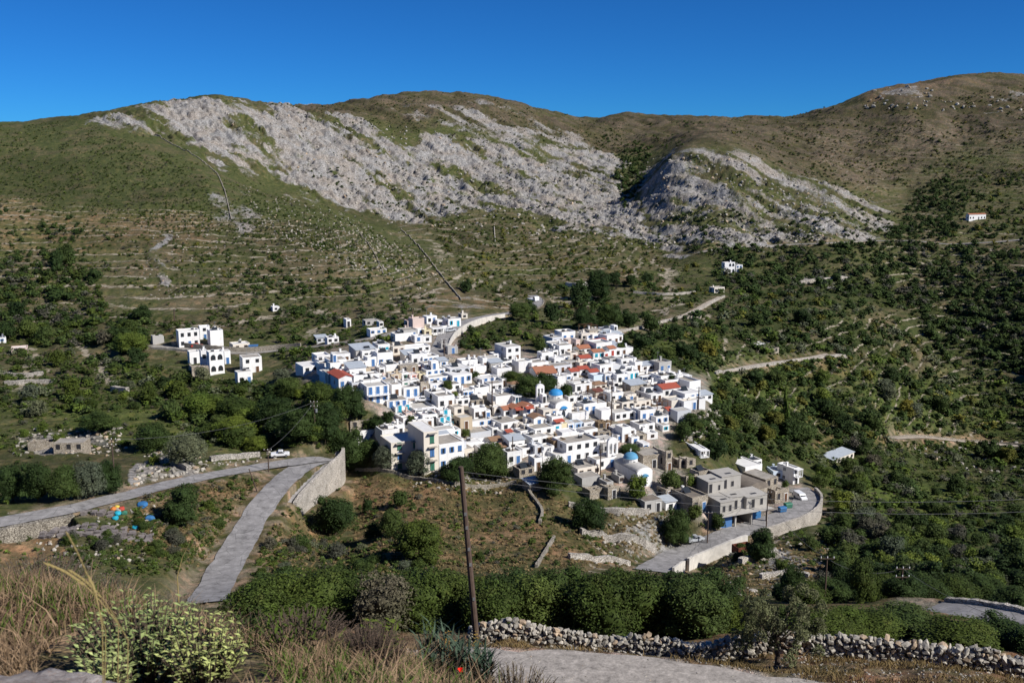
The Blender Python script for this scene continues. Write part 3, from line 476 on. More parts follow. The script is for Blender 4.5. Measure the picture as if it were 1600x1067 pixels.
# ------------------------------------------------------------------ foliage
ICO_V = None
def ico(sub=1):
    import bmesh
    bm = bmesh.new(); bmesh.ops.create_icosphere(bm, subdivisions=sub, radius=1.0); v = np.array([x.co[:] for x in bm.verts]); f = np.array([[x.index for x in p.verts] for p in bm.faces]); bm.free(); return v, f
I0 = ico(0) if False else None; I1 = ico(1); I2 = ico(2)
OCT = (np.array([(1, 0, 0), (-1, 0, 0), (0, 1, 0), (0, -1, 0), (0, 0, 1), (0, 0, -1)], float), np.array([(0, 2, 4), (2, 1, 4), (1, 3, 4), (3, 0, 4), (2, 0, 5), (1, 2, 5), (3, 1, 5), (0, 3, 5)]))
def unit(n_, r): a = r.normal(size=(n_, 3)); return a / np.linalg.norm(a, axis=1, keepdims=True)
def crown(seed, nl, leaf, lobes, w_=1.0, h_=1.0, z0=0.0, core=I1, coreR=0.80, rnd=0.55, aspect=1.0, shell=0.28):
    """Leaf clumps spread through an uneven crown, w wide, h tall, starting at z0. Returns verts, quads, tints."""
    r = np.random.default_rng(seed); cs = []; rs = []
    for k in range(lobes):
        rr = r.uniform(0.13, 0.30) if lobes > 9 else r.uniform(0.2, 0.32); a = r.uniform(0, 2 * math.pi); q = math.sqrt(r.uniform(0, 1)) * (0.5 - rr * 0.8); zz = r.uniform(rr * 0.75, 1 - rr)
        q *= (1.15 - 0.5 * zz); cs.append((q * math.cos(a), q * math.sin(a), zz)); rs.append(rr)
    cs.append((0, 0, 0.42)); rs.append(0.36); cs = np.array(cs); rs = np.array(rs)
    sq = np.array([1, 1, 1.0]); ph = r.choice(len(rs), nl, p=rs ** 2 / (rs ** 2).sum()); d = unit(nl, r); d[:, 2] = np.where(d[:, 2] < -0.5, -d[:, 2], d[:, 2])
    pos = cs[ph] + d * (rs[ph] * r.uniform(1 - shell, 1.06, nl))[:, None]
    keep = np.ones(nl, bool)
    for c_, r_ in zip(cs, rs): keep &= np.linalg.norm(pos - c_, axis=1) > r_ * (0.72)
    pos = pos[keep]; d = d[keep]; ph = ph[keep]; k = len(pos)
    nrm = d * (1 - rnd) + unit(k, r) * rnd + np.array([0, 0, 0.25]); nrm /= np.linalg.norm(nrm, axis=1, keepdims=True)
    t = np.cross(nrm, unit(k, r)); t /= np.linalg.norm(t, axis=1, keepdims=True) + 1e-9; b_ = np.cross(nrm, t); sz = leaf * r.uniform(0.6, 1.35, k)[:, None]
    S = np.array([w_, w_, h_]); pw = pos * S; pw[:, 2] += z0
    V = np.stack([pw - t * sz, pw + b_ * sz * 0.55 * aspect, pw + t * sz, pw - b_ * sz * 0.55 * aspect], 1).reshape(-1, 3)
    Fq = np.arange(k * 4).reshape(-1, 4); lt = r.uniform(0.82, 1.22, len(rs)); ti = np.repeat(lt[ph] * r.uniform(0.65, 1.4, k), 4)
    # woody-green mass inside each lobe keeps the crown from being see-through
    Vs = [V]; Fs = [Fq]; T = [ti]; base = len(V)
    cv, cf = core
    for c_, r_, l_ in zip(cs, rs, lt):
        jit = 1 + (r.random(len(cv)) - 0.5) * 0.6
        v = (c_ + cv * (r_ * coreR * jit)[:, None]) * S; v[:, 2] += z0; Vs.append(v); Fs.append(np.concatenate([cf, cf[:, 2:3]], 1) + base); T.append(np.full(len(v), l_ * 0.9)); base += len(v)
    return np.concatenate(Vs), np.concatenate(Fs), np.concatenate(T)
def fol_mesh(name, VFT, mat):
    V, Fq, T = VFT
    # triangles of the inner mass are stored as degenerate-free quads: split into two face sizes
    tri = Fq[:, 2] == Fq[:, 3]; me = bpy.data.meshes.new(name); me.vertices.add(len(V)); me.vertices.foreach_set("co", V.astype(np.float32).ravel())
    q = Fq[~tri]; t_ = Fq[tri][:, :3]; li = np.concatenate([q.ravel(), t_.ravel()]).astype(np.int32); me.loops.add(len(li)); me.loops.foreach_set("vertex_index", li)
    nf = len(q) + len(t_); me.polygons.add(nf); st = np.concatenate([np.arange(len(q)) * 4, len(q) * 4 + np.arange(len(t_)) * 3]).astype(np.int32); me.polygons.foreach_set("loop_start", st)
    me.materials.append(mat); me.update(calc_edges=True)
    a = me.attributes.new("tint", 'FLOAT_COLOR', 'POINT'); T = np.asarray(T)
    if T.ndim == 1: T = np.stack([T, T, T * 0 + T], -1)
    a.data.foreach_set("color", np.concatenate([T, np.ones((len(T), 1))], 1).astype(np.float32).ravel()); return me
def trunk_mesh(name, h, r, seed, limbs=4, spread=0.3, mat='bark', lean=0.1):
    rr = random.Random(seed); m = MB(); x = y = 0; p = Vector((0, 0, -0.6)); rad = r
    for k in range(3):
        q = p + Vector((rr.uniform(-lean, lean) * h, rr.uniform(-lean, lean) * h, (h + 0.6) / 3)); m.tube(p, q, rad, rad * 0.8, 7); p = q; rad *= 0.8
    for k in range(limbs):
        a = 2 * math.pi * (k + rr.random() * 0.5) / limbs; q = p + Vector((math.cos(a) * spread, math.sin(a) * spread, spread * rr.uniform(0.5, 1.0))); m.tube(p, q, rad * 0.75, rad * 0.4, 6)
        s = q + Vector((math.cos(a + .4) * spread * .6, math.sin(a + .4) * spread * .6, spread * .5)); m.tube(q, s, rad * 0.4, rad * 0.15, 5)
    return m.mesh(name, [MT[mat]])
# crown meshes of unit width and height (scaled per tree), for three viewing sizes
PAL = ['dark', 'mid', 'olive', 'bright', 'hedge', 'grey', 'dry', 'broom']
CR = {}
def get_crown(pal, size, var):
    k = (pal, size, var)
    if k not in CR:
        nl, leaf, lobes, co = {'s': (520, 0.060, 8, I1), 'm': (2600, 0.036, 16, I1), 'l': (15000, 0.0185, 34, I1)}[size]
        if pal in ('olive', 'grey', 'dry'): co_r = 0.50
        else: co_r = 0.66
        CR[k] = fol_mesh("crown", crown(hash_i(pal) * 10 + var + 100 * 'sml'.index(size), nl, leaf, lobes, core=co, coreR=co_r), LF[pal])
    return CR[k]
def hash_i(s): return sum(ord(ch) * (i + 3) for i, ch in enumerate(s)) % 997
TK = {}
def get_trunk(var):
    if var not in TK: TK[var] = trunk_mesh("trunk", 0.30, 0.035, var, 5, 0.16)
    return TK[var]
def tree(u, v, w_px, h_px, pal, label, cat="tree", name="tree", group=None, size=None, ymin=100, loc=None, bare=0.10, var=None, trunk=True):
    p = Vector(loc) if loc is not None else at(u, v, ymin); Y = p.y; W = w_px * Y / F; H = h_px * Y / F * 1.02
    rr = random.Random(int(u * 31 + v * 7)); var = rr.randrange(3) if var is None else var
    size = size or ('l' if w_px > 42 else 'm' if w_px > 17 else 's')
    e = empty(name, (p.x, p.y, p.z - 0.05), rr.uniform(0, 6.28)); tag(e, label, cat, group)
    c_ = link(bpy.data.objects.new("crown", get_crown(pal, size, var)), e); c_.scale = (W, W, H * (1 - bare)); c_.location = (0, 0, H * bare)
    if trunk:
        t_ = link(bpy.data.objects.new("trunk", get_trunk(var)), e); t_.scale = (H, H, H)
    return e
# --- trees and bushes one can pick out one by one in the photograph
T_ = [  # column, row of the foot, width, height, palette, label
 (541, 738, 72, 78, 'dark', "large dark leafy tree just right of the hairpin's stone retaining wall"),
 (578, 722, 40, 40, 'mid', "green tree between the hairpin tree and the cream house's left corner"),
 (603, 730, 44, 38, 'olive', "grey-green olive tree in front of the cream house's left half"),
 (655, 742, 46, 44, 'olive', "olive tree in front of the middle of the cream three-storey house"),
 (712, 752, 60, 42, 'dark', "dark broad tree right of the cream house behind the telegraph pole"),
 (765, 748, 76, 60, 'mid', "tall bright-speckled fig tree above the dry field left of the shed"),
 (868, 772, 70, 62, 'dark', "big round dark tree below the large blank white house"),
 (994, 780, 40, 42, 'bright', "round bright green tree in front of the lower blue-domed church"),
 (1047, 770, 42, 38, 'mid', "green bush between the lower church and the stone ruins"),
 (1077, 762, 24, 24, 'bright', "light green shrub growing inside the roofless stone ruin"),
 (918, 832, 66, 60, 'dark', "dark ragged tree below the grey ruins on the dry terrace"),
 (1055, 850, 52, 62, 'dark', "dark leaning tree on the terrace left of the silver car"),
 (1086, 812, 30, 26, 'mid', "low bush beneath the stone house beside the concrete frame"),
 (1122, 828, 28, 30, 'dark', "small tree by the concrete building's garage opening"),
 (1188, 878, 54, 58, 'dark', "tree standing over the road wall right of the rusty container"),
 (1158, 862, 20, 16, 'mid', "small bush at the foot of the rusty container"),
 (285, 822, 66, 72, 'dark', "tall dark bush between the two roads at the left"),
 (524, 835, 82, 68, 'dark', "broad dark bush below the stone retaining wall of the hairpin"),
 (575, 804, 20, 30, 'dark', "narrow dark shrub on the dry field right of the broad dark bush"),
 (626, 792, 32, 28, 'mid', "small green shrub high on the dry field left of the pole"),
 (612, 838, 48, 50, 'mid', "green bush directly left of the largest bush in the dry field"),
 (654, 878, 88, 76, 'hedge', "largest green bush in the dry field left of the telegraph pole"),
 (583, 842, 32, 28, 'hedge', "small olive-coloured bush below the broad dark bush"),
 (470, 858, 38, 26, 'mid', "low bush beside the steep road on the dry slope"),
 (525, 872, 42, 28, 'grey', "greyish thorny bush above the near left hedge"),
 (155, 675, 64, 34, 'mid', "single low wide bush on the pale green meadow left"),
 (240, 705, 70, 48, 'dark', "dark bush above the rocks left of the upper road"),
 (290, 728, 72, 56, 'olive', "large grey-green bush above the rock outcrop by the road"),
 (320, 648, 76, 36, 'bright', "bright green spreading tree left of the dark grove"),
 (372, 656, 72, 38, 'hedge', "yellowish round tree between the bright spreading tree and the grove"),
 (366, 688, 74, 40, 'bright', "bright green bush above the road's bend on the left"),
 (405, 704, 50, 26, 'bright', "low bright bush close to the white pickup"),
 (430, 668, 70, 52, 'dark', "dark tree at the left of the grove above the hairpin"),
 (470, 690, 76, 60, 'dark', "tallest dark tree in the middle of the grove above the hairpin"),
 (508, 688, 62, 66, 'dark', "dark tree at the right of the grove beside the double pole"),
 (500, 640, 60, 46, 'hedge', "olive-coloured tree in the grove below the red-roofed gable house"),
 (545, 650, 60, 44, 'dark', "dark tree between the grove and the blue-balcony block"),
 (450, 625, 56, 36, 'mid', "tree in the grove left of the red-roofed gable house"),
 (590, 672, 30, 26, 'dark', "round tree directly below the white blue-windowed house at the left"),
 (606, 664, 28, 24, 'dark', "round dark tree under the second white house from the left"),
 (642, 668, 18, 22, 'mid', "small tree beside the pink wall in the village"),
 (678, 628, 16, 14, 'dark', "small round tree on the parking terrace in the village"),
 (700, 612, 20, 20, 'mid', "small round tree beside the white arched house"),
 (711, 622, 14, 13, 'bright', "little bright shrub below the white arched house"),
 (728, 684, 18, 16, 'mid', "low round tree beside the wide grey flat roof"),
 (742, 592, 16, 14, 'dark', "small tree beside the white school building"),
 (800, 600, 46, 22, 'mid', "tree at the left of the village square below the tall white block"),
 (825, 622, 60, 40, 'mid', "large tree in the village square left of the upper blue dome"),
 (852, 612, 44, 32, 'dark', "dark tree in the village square below the orange-roofed hall"),
 (884, 622, 26, 24, 'dark', "dark tree just right of the upper blue dome"),
 (970, 552, 20, 18, 'dark', "dark round tree beside the white houses at the village top"),
 (845, 552, 24, 26, 'mid', "bush left of the uppermost white cluster in the village"),
 (1048, 600, 26, 18, 'dark', "dark round tree above the red-roofed house at the right edge"),
 (985, 710, 44, 16, 'mid', "low wide tree behind the lower church's belfry"),
 (1068, 688, 30, 30, 'mid', "tree between the village's right edge and the ruins"),
 (1240, 792, 0, 0, 'mid', ""),
 (1226, 770, 16, 22, 'mid', "small tree beside the white house at the road bend"),
 (1122, 720, 40, 36, 'dark', "dark tree right of the blue terrace house"),
 (728, 457, 22, 22, 'dark', "lone round dark tree on the terraces above the village"),
 (828, 492, 26, 24, 'dark', "dark tree beneath the upper road's hairpin"),
 (812, 500, 46, 28, 'mid', "spreading tree below the upper road left of its bend"),
 (861, 506, 32, 36, 'dark', "dark tree right of the upper road below its bend"),
 (905, 480, 40, 40, 'dark', "dark tall tree in the gully right of the upper road"),
 (935, 470, 44, 50, 'dark', "largest dark tree in the gully above the village"),
 (950, 512, 50, 40, 'dark', "dark tree in the gully just above the village top"),
 (915, 515, 44, 34, 'dark', "dark tree behind the uppermost village houses"),
 (982, 512, 34, 30, 'dark', "dark tree at the start of the pale walled path"),
 (958, 446, 28, 22, 'dark', "dark bush left of the bare orange soil patch"),
 (986, 448, 22, 20, 'dark', "dark bush below the bare orange soil patch"),
 (1012, 442, 20, 16, 'dark', "dark bush right of the bare orange soil patch"),
 (205, 552, 56, 36, 'bright', "bright green tree at the left end of the upper lane"),
 (90, 432, 22, 44, 'dark', "tall dark tree in the gully on the left hillside"),
 (105, 420, 30, 40, 'mid', "green tree beside the tall dark tree in the left gully"),
 (20, 782, 62, 62, 'dark', "leftmost tree of the grove along the left road"),
 (60, 784, 60, 70, 'dark', "second tree from the left in the grove along the left road"),
 (102, 782, 60, 60, 'mid', "middle tree of the grove along the left road"),
 (138, 778, 58, 62, 'olive', "greyish tree right of the middle of the left roadside grove"),
 (170, 772, 54, 56, 'dark', "rightmost dark tree of the left roadside grove"),
 (-25, 780, 60, 66, 'mid', "tree cut by the photo's left edge in the roadside grove"),
 (556, 684, 40, 28, 'dark', "dark tree behind the hairpin tree, left of the cream house's roof"),
 (575, 668, 30, 22, 'mid', "small green tree at the left foot of the village below the balconied block"),
 (1322, 760, 22, 18, 'mid', "bush below the grey stone hut on the right slope"),
]
for q in T_:
    if q[2] == 0: continue
    tree(*q, bare=0.06)
# the poplar
e = empty("poplar_tree", at(1226, 672)); tag(e, "tall narrow columnar poplar standing alone on the right slope", "tree")
V_, F_, Tn = crown(77, 2400, 0.030, 14, w_=1, h_=1); s_ = e.location.y / F; V_ = V_ * np.array([21 * s_, 21 * s_, 78 * s_]); tp = np.clip(1.25 - V_[:, 2] / (74 * s_), 0.25, 1); V_[:, 0] *= tp; V_[:, 1] *= tp
link(bpy.data.objects.new("crown", fol_mesh("crown", (V_, F_, Tn), LF['bright'])), e); tk = link(bpy.data.objects.new("trunk", get_trunk(1)), e); tk.scale = (8, 8, 18)
# --- hillside vegetation: scattered by how densely each zone is grown over
ZN = [ # polygon, cover 0..1, size range in metres, palette weights, place name
 ([(-60, 400), (60, 380), (150, 430), (170, 480), (240, 500), (230, 560), (160, 545), (60, 540), (-60, 530)], 1.4, (3.4, 7.0), 'dddmmhg', "dense scrub on the far left slope"),
 ([(-60, 320), (60, 325), (120, 380), (110, 450), (50, 400), (-60, 400)], 0.45, (2.5, 4.5), 'ddmg', "gully on the left hillside"),
 ([(60, 340), (130, 345), (140, 440), (60, 420)], 0.7, (3.0, 5.0), 'ddm', "gully on the left hillside"),
 ([(-60, 545), (180, 560), (300, 590), (430, 600), (520, 600), (560, 660), (500, 700), (330, 700), (220, 640), (-60, 660)], 1.1, (3.0, 5.5), 'dmmhbo', "wooded basin left of the village"),
 ([(-60, 660), (220, 650), (330, 700), (250, 770), (190, 705), (-60, 705)], 0.35, (1.5, 3.0), 'mbg', "meadow above the left road"),
 ([(230, 500), (330, 500), (300, 440), (520, 420), (700, 470), (640, 500), (520, 520), (430, 530), (240, 530)], 0.40, (2.0, 4.0), 'dmmgh', "terraces above the white blocks"),
 ([(350, 420), (420, 400), (560, 440), (600, 500), (500, 515), (400, 480)], 0.5, (2.5, 4.5), 'ddmo', "terraces above the upper lane"),
 ([(130, 335), (350, 340), (560, 380), (720, 440), (640, 470), (300, 470), (140, 440)], 0.22, (1.5, 3.0), 'dmhgr', "terraces of the left hill"),
 ([(-60, 200), (130, 190), (330, 270), (560, 350), (720, 430), (420, 380), (-60, 320)], 0.34, (0.9, 1.9), 'hhmg', "smooth green hill on the left"),
 ([(420, 540), (640, 500), (640, 540), (560, 560), (450, 580)], 0.9, (2.5, 4.5), 'dmmb', "slope between the upper lane and the village"),
 ([(650, 555), (700, 515), (760, 500), (860, 495), (900, 520), (850, 545), (790, 535), (730, 560)], 1.0, (3.0, 5.0), 'dmmb', "slope below the upper road"),
 ([(760, 480), (830, 440), (1080, 410), (1130, 460), (1060, 495), (900, 520), (860, 490)], 0.62, (2.5, 5.0), 'ddmmr', "bushy slope above the village"),
 ([(880, 440), (1000, 440), (990, 520), (900, 520)], 0.6, (4.0, 6.5), 'dd', "dark gully above the village"),
 ([(660, 345), (800, 335), (1000, 375), (1080, 410), (830, 440), (760, 470), (720, 430)], 0.42, (2.0, 4.0), 'dmhrr', "terraced slope below the white cliff"),
 ([(960, 540), (1000, 515), (1130, 460), (1330, 470), (1480, 560), (1600, 600), (1660, 700), (1560, 740), (1420, 700), (1270, 700), (1120, 690), (1110, 600), (1000, 570)], 1.05, (3.2, 7.0), 'ddddmmbor', "wooded slope right of the village"),
 ([(1130, 450), (1250, 440), (1400, 460), (1420, 540), (1300, 560), (1180, 520)], 0.7, (4, 8.0), 'ddmo', "wooded slope right of the village"),
 ([(1100, 385), (1440, 380), (1660, 400), (1660, 600), (1480, 560), (1400, 470), (1130, 460)], 1.1, (3.8, 8.0), 'ddddmg', "dark valley side below the mountain road"),
 ([(1430, 300), (1480, 270), (1520, 300), (1490, 370), (1440, 390), (1350, 380), (1400, 340)], 0.9, (4.0, 6.5), 'ddd', "dark ravine near the red-roofed chapel"),
 ([(1480, 280), (1660, 260), (1660, 400), (1450, 380)], 0.5, (3.0, 6.0), 'dmrb', "slope round the red-roofed chapel"),
 ([(1100, 190), (1660, 130), (1660, 280), (1440, 290), (1350, 320), (1200, 250)], 0.22, (1.8, 4.0), 'hmgr', "high moor on the right"),
 ([(920, 190), (1100, 190), (1060, 230), (1000, 235), (930, 230)], 0.3, (2.5, 4.5), 'dmh', "saddle behind the rocky knoll"),
 ([(960, 235), (1020, 230), (1000, 300), (975, 330), (960, 280)], 0.9, (4.0, 6.5), 'dd', "dark gully left of the rocky knoll"),
 ([(1040, 330), (1250, 330), (1420, 330), (1440, 390), (1080, 400)], 0.40, (2.5, 5.0), 'ddmg', "foot of the rocky knoll"),
 ([(380, 150), (700, 145), (980, 190), (980, 240), (760, 225), (500, 190)], 0.16, (1.2, 3.0), 'hmg', "summit ridge"),
 ([(450, 260), (900, 260), (1060, 390), (850, 370), (640, 350)], 0.10, (1.5, 3.5), 'dmg', "white limestone slope"),
 ([(1250, 680), (1420, 700), (1660, 700), (1660, 940), (1400, 930), (1300, 900), (1290, 800), (1270, 740)], 1.1, (2.6, 5.6), 'ddmmobg', "slope below the road bend on the right"),
 ([(1110, 600), (1250, 660), (1260, 720), (1150, 720), (1060, 680)], 0.9, (3.0, 5.0), 'dmm', "trees behind the ruins"),
 ([(1100, 850), (1300, 820), (1400, 900), (1300, 940), (1080, 930)], 0.50, (1.6, 3.6), 'dmmg', "rocky terraces below the road bend"),
 ([(400, 760), (545, 800), (700, 745), (900, 800), (1000, 880), (700, 890), (400, 890)], 0.22, (0.8, 2.2), 'mgmh', "dry field above the hedge"),
 ([(400, 840), (650, 860), (700, 900), (400, 905)], 0.7, (1.5, 3.0), 'ghmo', "brush above the near hedge"),
 ([(230, 760), (400, 745), (400, 790), (340, 890), (240, 880), (200, 830)], 0.6, (1.2, 2.8), 'gmmh', "scrub between the two roads"),
 ([(100, 830), (240, 800), (340, 890), (250, 905), (110, 890)], 0.55, (1.2, 2.6), 'mgmh', "scrub below the timber stacks"),
]
PK = {'d': 'dark', 'm': 'mid', 'h': 'hedge', 'g': 'grey', 'b': 'bright', 'o': 'olive', 'r': 'broom', 'y': 'dry'}
PN = {'dark': "dark green", 'mid': "mid-green", 'hedge': "olive-green", 'grey': "greyish thorny", 'bright': "bright green", 'olive': "silvery green", 'broom': "yellow-flowered", 'dry': "dry"}
rd_sc = []
for zi, (poly, cover, (s0, s1), pals, place) in enumerate(ZN):
    a = np.array(poly, float); n_ = len(a); ar = abs(sum(a[i, 0] * a[(i + 1) % n_, 1] - a[(i + 1) % n_, 0] * a[i, 1] for i in range(n_))) / 2
    lo = a.min(0); hi = a.max(0); cy = np.array([[a[:, 0].mean(), a[:, 1].mean()]]); r_, _ = cast(cy[:, 0], cy[:, 1], 120); Ym = r_[0, 1]
    px = ((s0 + s1) / 2 * F / Ym); num = int(min(7000, (3.4 if cover >= .9 else 2.5) * cover * ar / (px * px * 0.52)))
    uu = rng.uniform(lo[0], hi[0], num * 4); vv = rng.uniform(lo[1], hi[1], num * 4); m_ = pmask(uu, vv, poly, 3) > rng.random(len(uu)); uu = uu[m_][:num]; vv = vv[m_][:num]
    cl = fbm(uu / 26, vv / 12, 3, 300 + zi); kp = rng.random(len(uu)) < ss(0.34, 0.54, cl + 0.10 * (cover > .8)); uu = uu[kp]; vv = vv[kp]
    r_, ok = cast(uu, vv, 118); sz = rng.uniform(s0, s1, len(uu)) * (0.38 + 0.95 * rng.random(len(uu)) ** 1.5)
    jx = np.interp(r_[:, 1], YR, np.arange(NR)).astype(int); js = np.clip(((r_[:, 0] / (r_[:, 1] + S0) + SRANGE) / (2 * SRANGE) * (NS - 1)).astype(int), 0, NS - 1)
    ok &= (RD[jx, js] > sz * 0.35 + 0.4) & (pmask(uu, vv, VILL, 2) < 0.5) & (r_[:, 1] > 118) & (r_[:, 1] < 1500)
    for i in np.nonzero(ok)[0]: rd_sc.append((sz[i] * F / r_[i, 1], sz[i], r_[i, 0], r_[i, 1], r_[i, 2], PK[pals[int(rng.integers(len(pals)))]], place, uu[i], vv[i]))
rd_sc.sort(key=lambda q: -q[0])
print("scatter", len(rd_sc))
trees_ = [q for q in rd_sc if q[1] >= 4.2]; bushes_ = [q for q in rd_sc if q[1] < 4.2]
ind_t = trees_[:215]; ind_b = bushes_[:295]; rest = trees_[215:] + bushes_[295:]
for q in ind_t:
    px, s, x, y, z, pal, place, u, v = q
    tree(u, v, px, px * random.uniform(0.7, 0.95), pal, f"{PN[pal]} spreading tree in the {place}", "tree", "hillside_tree", f"{PN[pal]} trees in the {place}", 'm' if px > 13 else 's', loc=(x, y, z), bare=0.05)
for q in ind_b:
    px, s, x, y, z, pal, place, u, v = q; rr = random.Random(int(u * 13 + v)); H = s * rr.uniform(0.55, 0.8)
    o = link(bpy.data.objects.new("shrub", get_crown(pal, 'm' if px > 13 else 's', rr.randrange(3)))); o.location = (x, y, z - 0.1); o.scale = (s, s, H); o.rotation_euler = (0, 0, rr.uniform(0, 6.28))
    tag(o, f"low rounded {PN[pal]} shrub in the {place}", "shrub", f"{PN[pal]} shrubs in the {place}")
# the thousands that are left: one object per kind of green
PROTO = {pal: [crown(900 + k * 7 + hash_i(pal), 130, 0.088, 5, core=OCT, coreR=(0.5 if pal in ('grey', 'olive') else 0.72)) for k in range(4)] for pal in PAL}
for pal in PAL:
    qs = [q for q in rest if q[5] == pal]
    if not qs: continue
    Vs = []; Fs = []; Ts = []; b0 = 0
    for q in qs:
        V0, F0, T0 = PROTO[pal][int(rng.integers(4))]; s = q[1]; a = rng.uniform(0, 6.28); ca_, sa_ = math.cos(a), math.sin(a); hz = s * rng.uniform(0.5, 0.8)
        V1 = np.stack([(V0[:, 0] * ca_ - V0[:, 1] * sa_) * s + q[2], (V0[:, 0] * sa_ + V0[:, 1] * ca_) * s * rng.uniform(0.8, 1.1) + q[3], V0[:, 2] * hz + q[4] - 0.12 * hz], 1)
        Vs.append(V1); Fs.append(F0 + b0); Ts.append(T0 * rng.uniform(0.72, 1.3)); b0 += len(V0)
    o = link(bpy.data.objects.new("scrub", fol_mesh("scrub", (np.concatenate(Vs), np.concatenate(Fs), np.concatenate(Ts)), LF[pal])))
    tag(o, f"{PN[pal]} scrub covering the hillsides around the village", "scrub", kind="stuff")
# knee-high undergrowth between the bushes
UG = [crown(1500 + k, 30, 0.17, 2, core=OCT, coreR=0.62) for k in range(4)]; UA = [("undergrowth", 'mid', .50), ("undergrowth", 'hedge', .25), ("undergrowth", 'bright', .12), ("undergrowth", 'grey', .13)]
n_ = 46000; uu = rng.uniform(-60, 1660, n_); vv = rng.uniform(205, 900, n_); dens = 0.10 + fbm(uu / 60, vv / 26, 3, 401) * .5
wz = np.zeros(n_)
for poly, cover, sr, pals, place in ZN: wz = np.maximum(wz, pmask(uu, vv, poly, 6) * min(1, cover))
keep_ = rng.random(n_) < np.clip(wz * 1.1 + .08 + .22 * ((vv < 400) & (uu > 150) & (uu < 1420)), 0, 1) * ss(.34, .55, fbm(uu / 18, vv / 8, 3, 402) + .12 * wz); uu = uu[keep_]; vv = vv[keep_]; r_, ok = cast(uu, vv, 118)
jx = np.interp(r_[:, 1], YR, np.arange(NR)).astype(int); js = np.clip(((r_[:, 0] / (r_[:, 1] + S0) + SRANGE) / (2 * SRANGE) * (NS - 1)).astype(int), 0, NS - 1)
ok &= (RD[jx, js] > 1.2) & (pmask(uu, vv, VILL, 2) < 0.5) & (r_[:, 1] > 118) & (r_[:, 1] < 1300) & ((ROCK[jx, js] < .4) | (rng.random(len(uu)) < .35)); r_ = r_[ok]; pick = rng.choice(4, len(r_), p=[q_[2] for q_ in UA]); print("undergrowth", len(r_))
for pi, (nm_, pal_, _) in enumerate(UA):
    qs = r_[pick == pi]; Vs = []; Fs = []; Ts = []; b0 = 0
    for x_, y_, z_ in qs:
        V0, F0, T0 = UG[int(rng.integers(4))]; s = rng.uniform(.8, 2.0) * min(1.5, .65 + y_ / 900); a = rng.uniform(0, 6.28); ca_, sa_ = math.cos(a) * s, math.sin(a) * s
        Vs.append(np.stack([V0[:, 0] * ca_ - V0[:, 1] * sa_ + x_, V0[:, 0] * sa_ + V0[:, 1] * ca_ + y_, V0[:, 2] * s * .6 + z_ - .1], 1)); Fs.append(F0 + b0); Ts.append(T0 * rng.uniform(.7, 1.35)); b0 += len(V0)
    tag(link(bpy.data.objects.new(nm_, fol_mesh(nm_, (np.concatenate(Vs), np.concatenate(Fs), np.concatenate(Ts)), LF[pal_]))), f"{PN[pal_]} knee-high undergrowth between the bushes on the slopes", "undergrowth", kind="stuff")
# dry tussocks on the brown fields
n_ = 12000; uu = rng.uniform(200, 1400, n_); vv = rng.uniform(735, 935, n_); mk_ = np.maximum.reduce([pmask(uu, vv, p_, 6) for p_ in ([(545, 745), (690, 745), (830, 755), (900, 790), (1060, 800), (1060, 885), (700, 900), (400, 895), (420, 820), (560, 800)], [(230, 765), (410, 745), (350, 860), (300, 890), (200, 850)], [(1100, 860), (1330, 840), (1360, 935), (1100, 930)])])
kp = mk_ > rng.random(n_); r_, ok = cast(uu[kp], vv[kp], 118); jx = np.interp(r_[:, 1], YR, np.arange(NR)).astype(int); js = np.clip(((r_[:, 0] / (r_[:, 1] + S0) + SRANGE) / (2 * SRANGE) * (NS - 1)).astype(int), 0, NS - 1); ok &= RD[jx, js] > .6; r_ = r_[ok]; Vs = []; Fs = []; Ts = []; b0 = 0
for x_, y_, z_ in r_:
    V0, F0, T0 = UG[int(rng.integers(4))]; s = rng.uniform(.35, .95); a = rng.uniform(0, 6.28); ca_, sa_ = math.cos(a) * s, math.sin(a) * s
    Vs.append(np.stack([V0[:, 0] * ca_ - V0[:, 1] * sa_ + x_, V0[:, 0] * sa_ + V0[:, 1] * ca_ + y_, V0[:, 2] * s * .7 + z_ - .08], 1)); Fs.append(F0 + b0); Ts.append(T0 * rng.uniform(.7, 1.35)); b0 += len(V0)
tag(link(bpy.data.objects.new("dry_tussocks", fol_mesh("dry_tussocks", (np.concatenate(Vs), np.concatenate(Fs), np.concatenate(Ts)), LF['dry']))), "golden dry grass tussocks on the brown fields below the village", "grass", kind="stuff")
# --- the near hedge behind the dry-stone wall
HG = [(418, 975, 105, 78, 'hedge'), (478, 978, 120, 96, 'hedge'), (545, 980, 110, 92, 'hedge'), (600, 980, 90, 88, 'grey'), (650, 982, 110, 100, 'hedge'), (715, 985, 90, 96, 'mid'), (770, 985, 95, 92, 'hedge'), (826, 984, 95, 96, 'mid'), (880, 982, 100, 100, 'dark'), (935, 984, 105, 96, 'hedge'), (985, 984, 100, 104, 'hedge'), (1040, 986, 100, 96, 'dark'), (1092, 988, 95, 84, 'mid'), (1135, 990, 70, 62, 'hedge'), (1150, 996, 50, 50, 'mid')]
for k, u in enumerate((440, 510, 575, 640, 700, 748, 800, 855, 910, 960, 1012, 1066, 1112)):
    X, Y, Z = P(u, 975, 58.5 + (k % 2) * 1.2); z = float(ground(X, Y)); e = empty("hedge_bush", (X, Y, z - 0.2), k * 2.1); tag(e, "dark bush in the back row of the near hedge, half hidden behind the front bushes", "hedge bush", "back row of the near hedge")
    c_ = link(bpy.data.objects.new("crown", get_crown('hedge' if k % 3 else 'dark', 'l', (k + 1) % 3)), e); c_.scale = (4.6, 4.0, float(zed(893 + 5 * (k % 3), Y)) - z + .2)
    t_ = link(bpy.data.objects.new("trunk", get_trunk(k % 3)), e); t_.scale = (3, 3, 3)
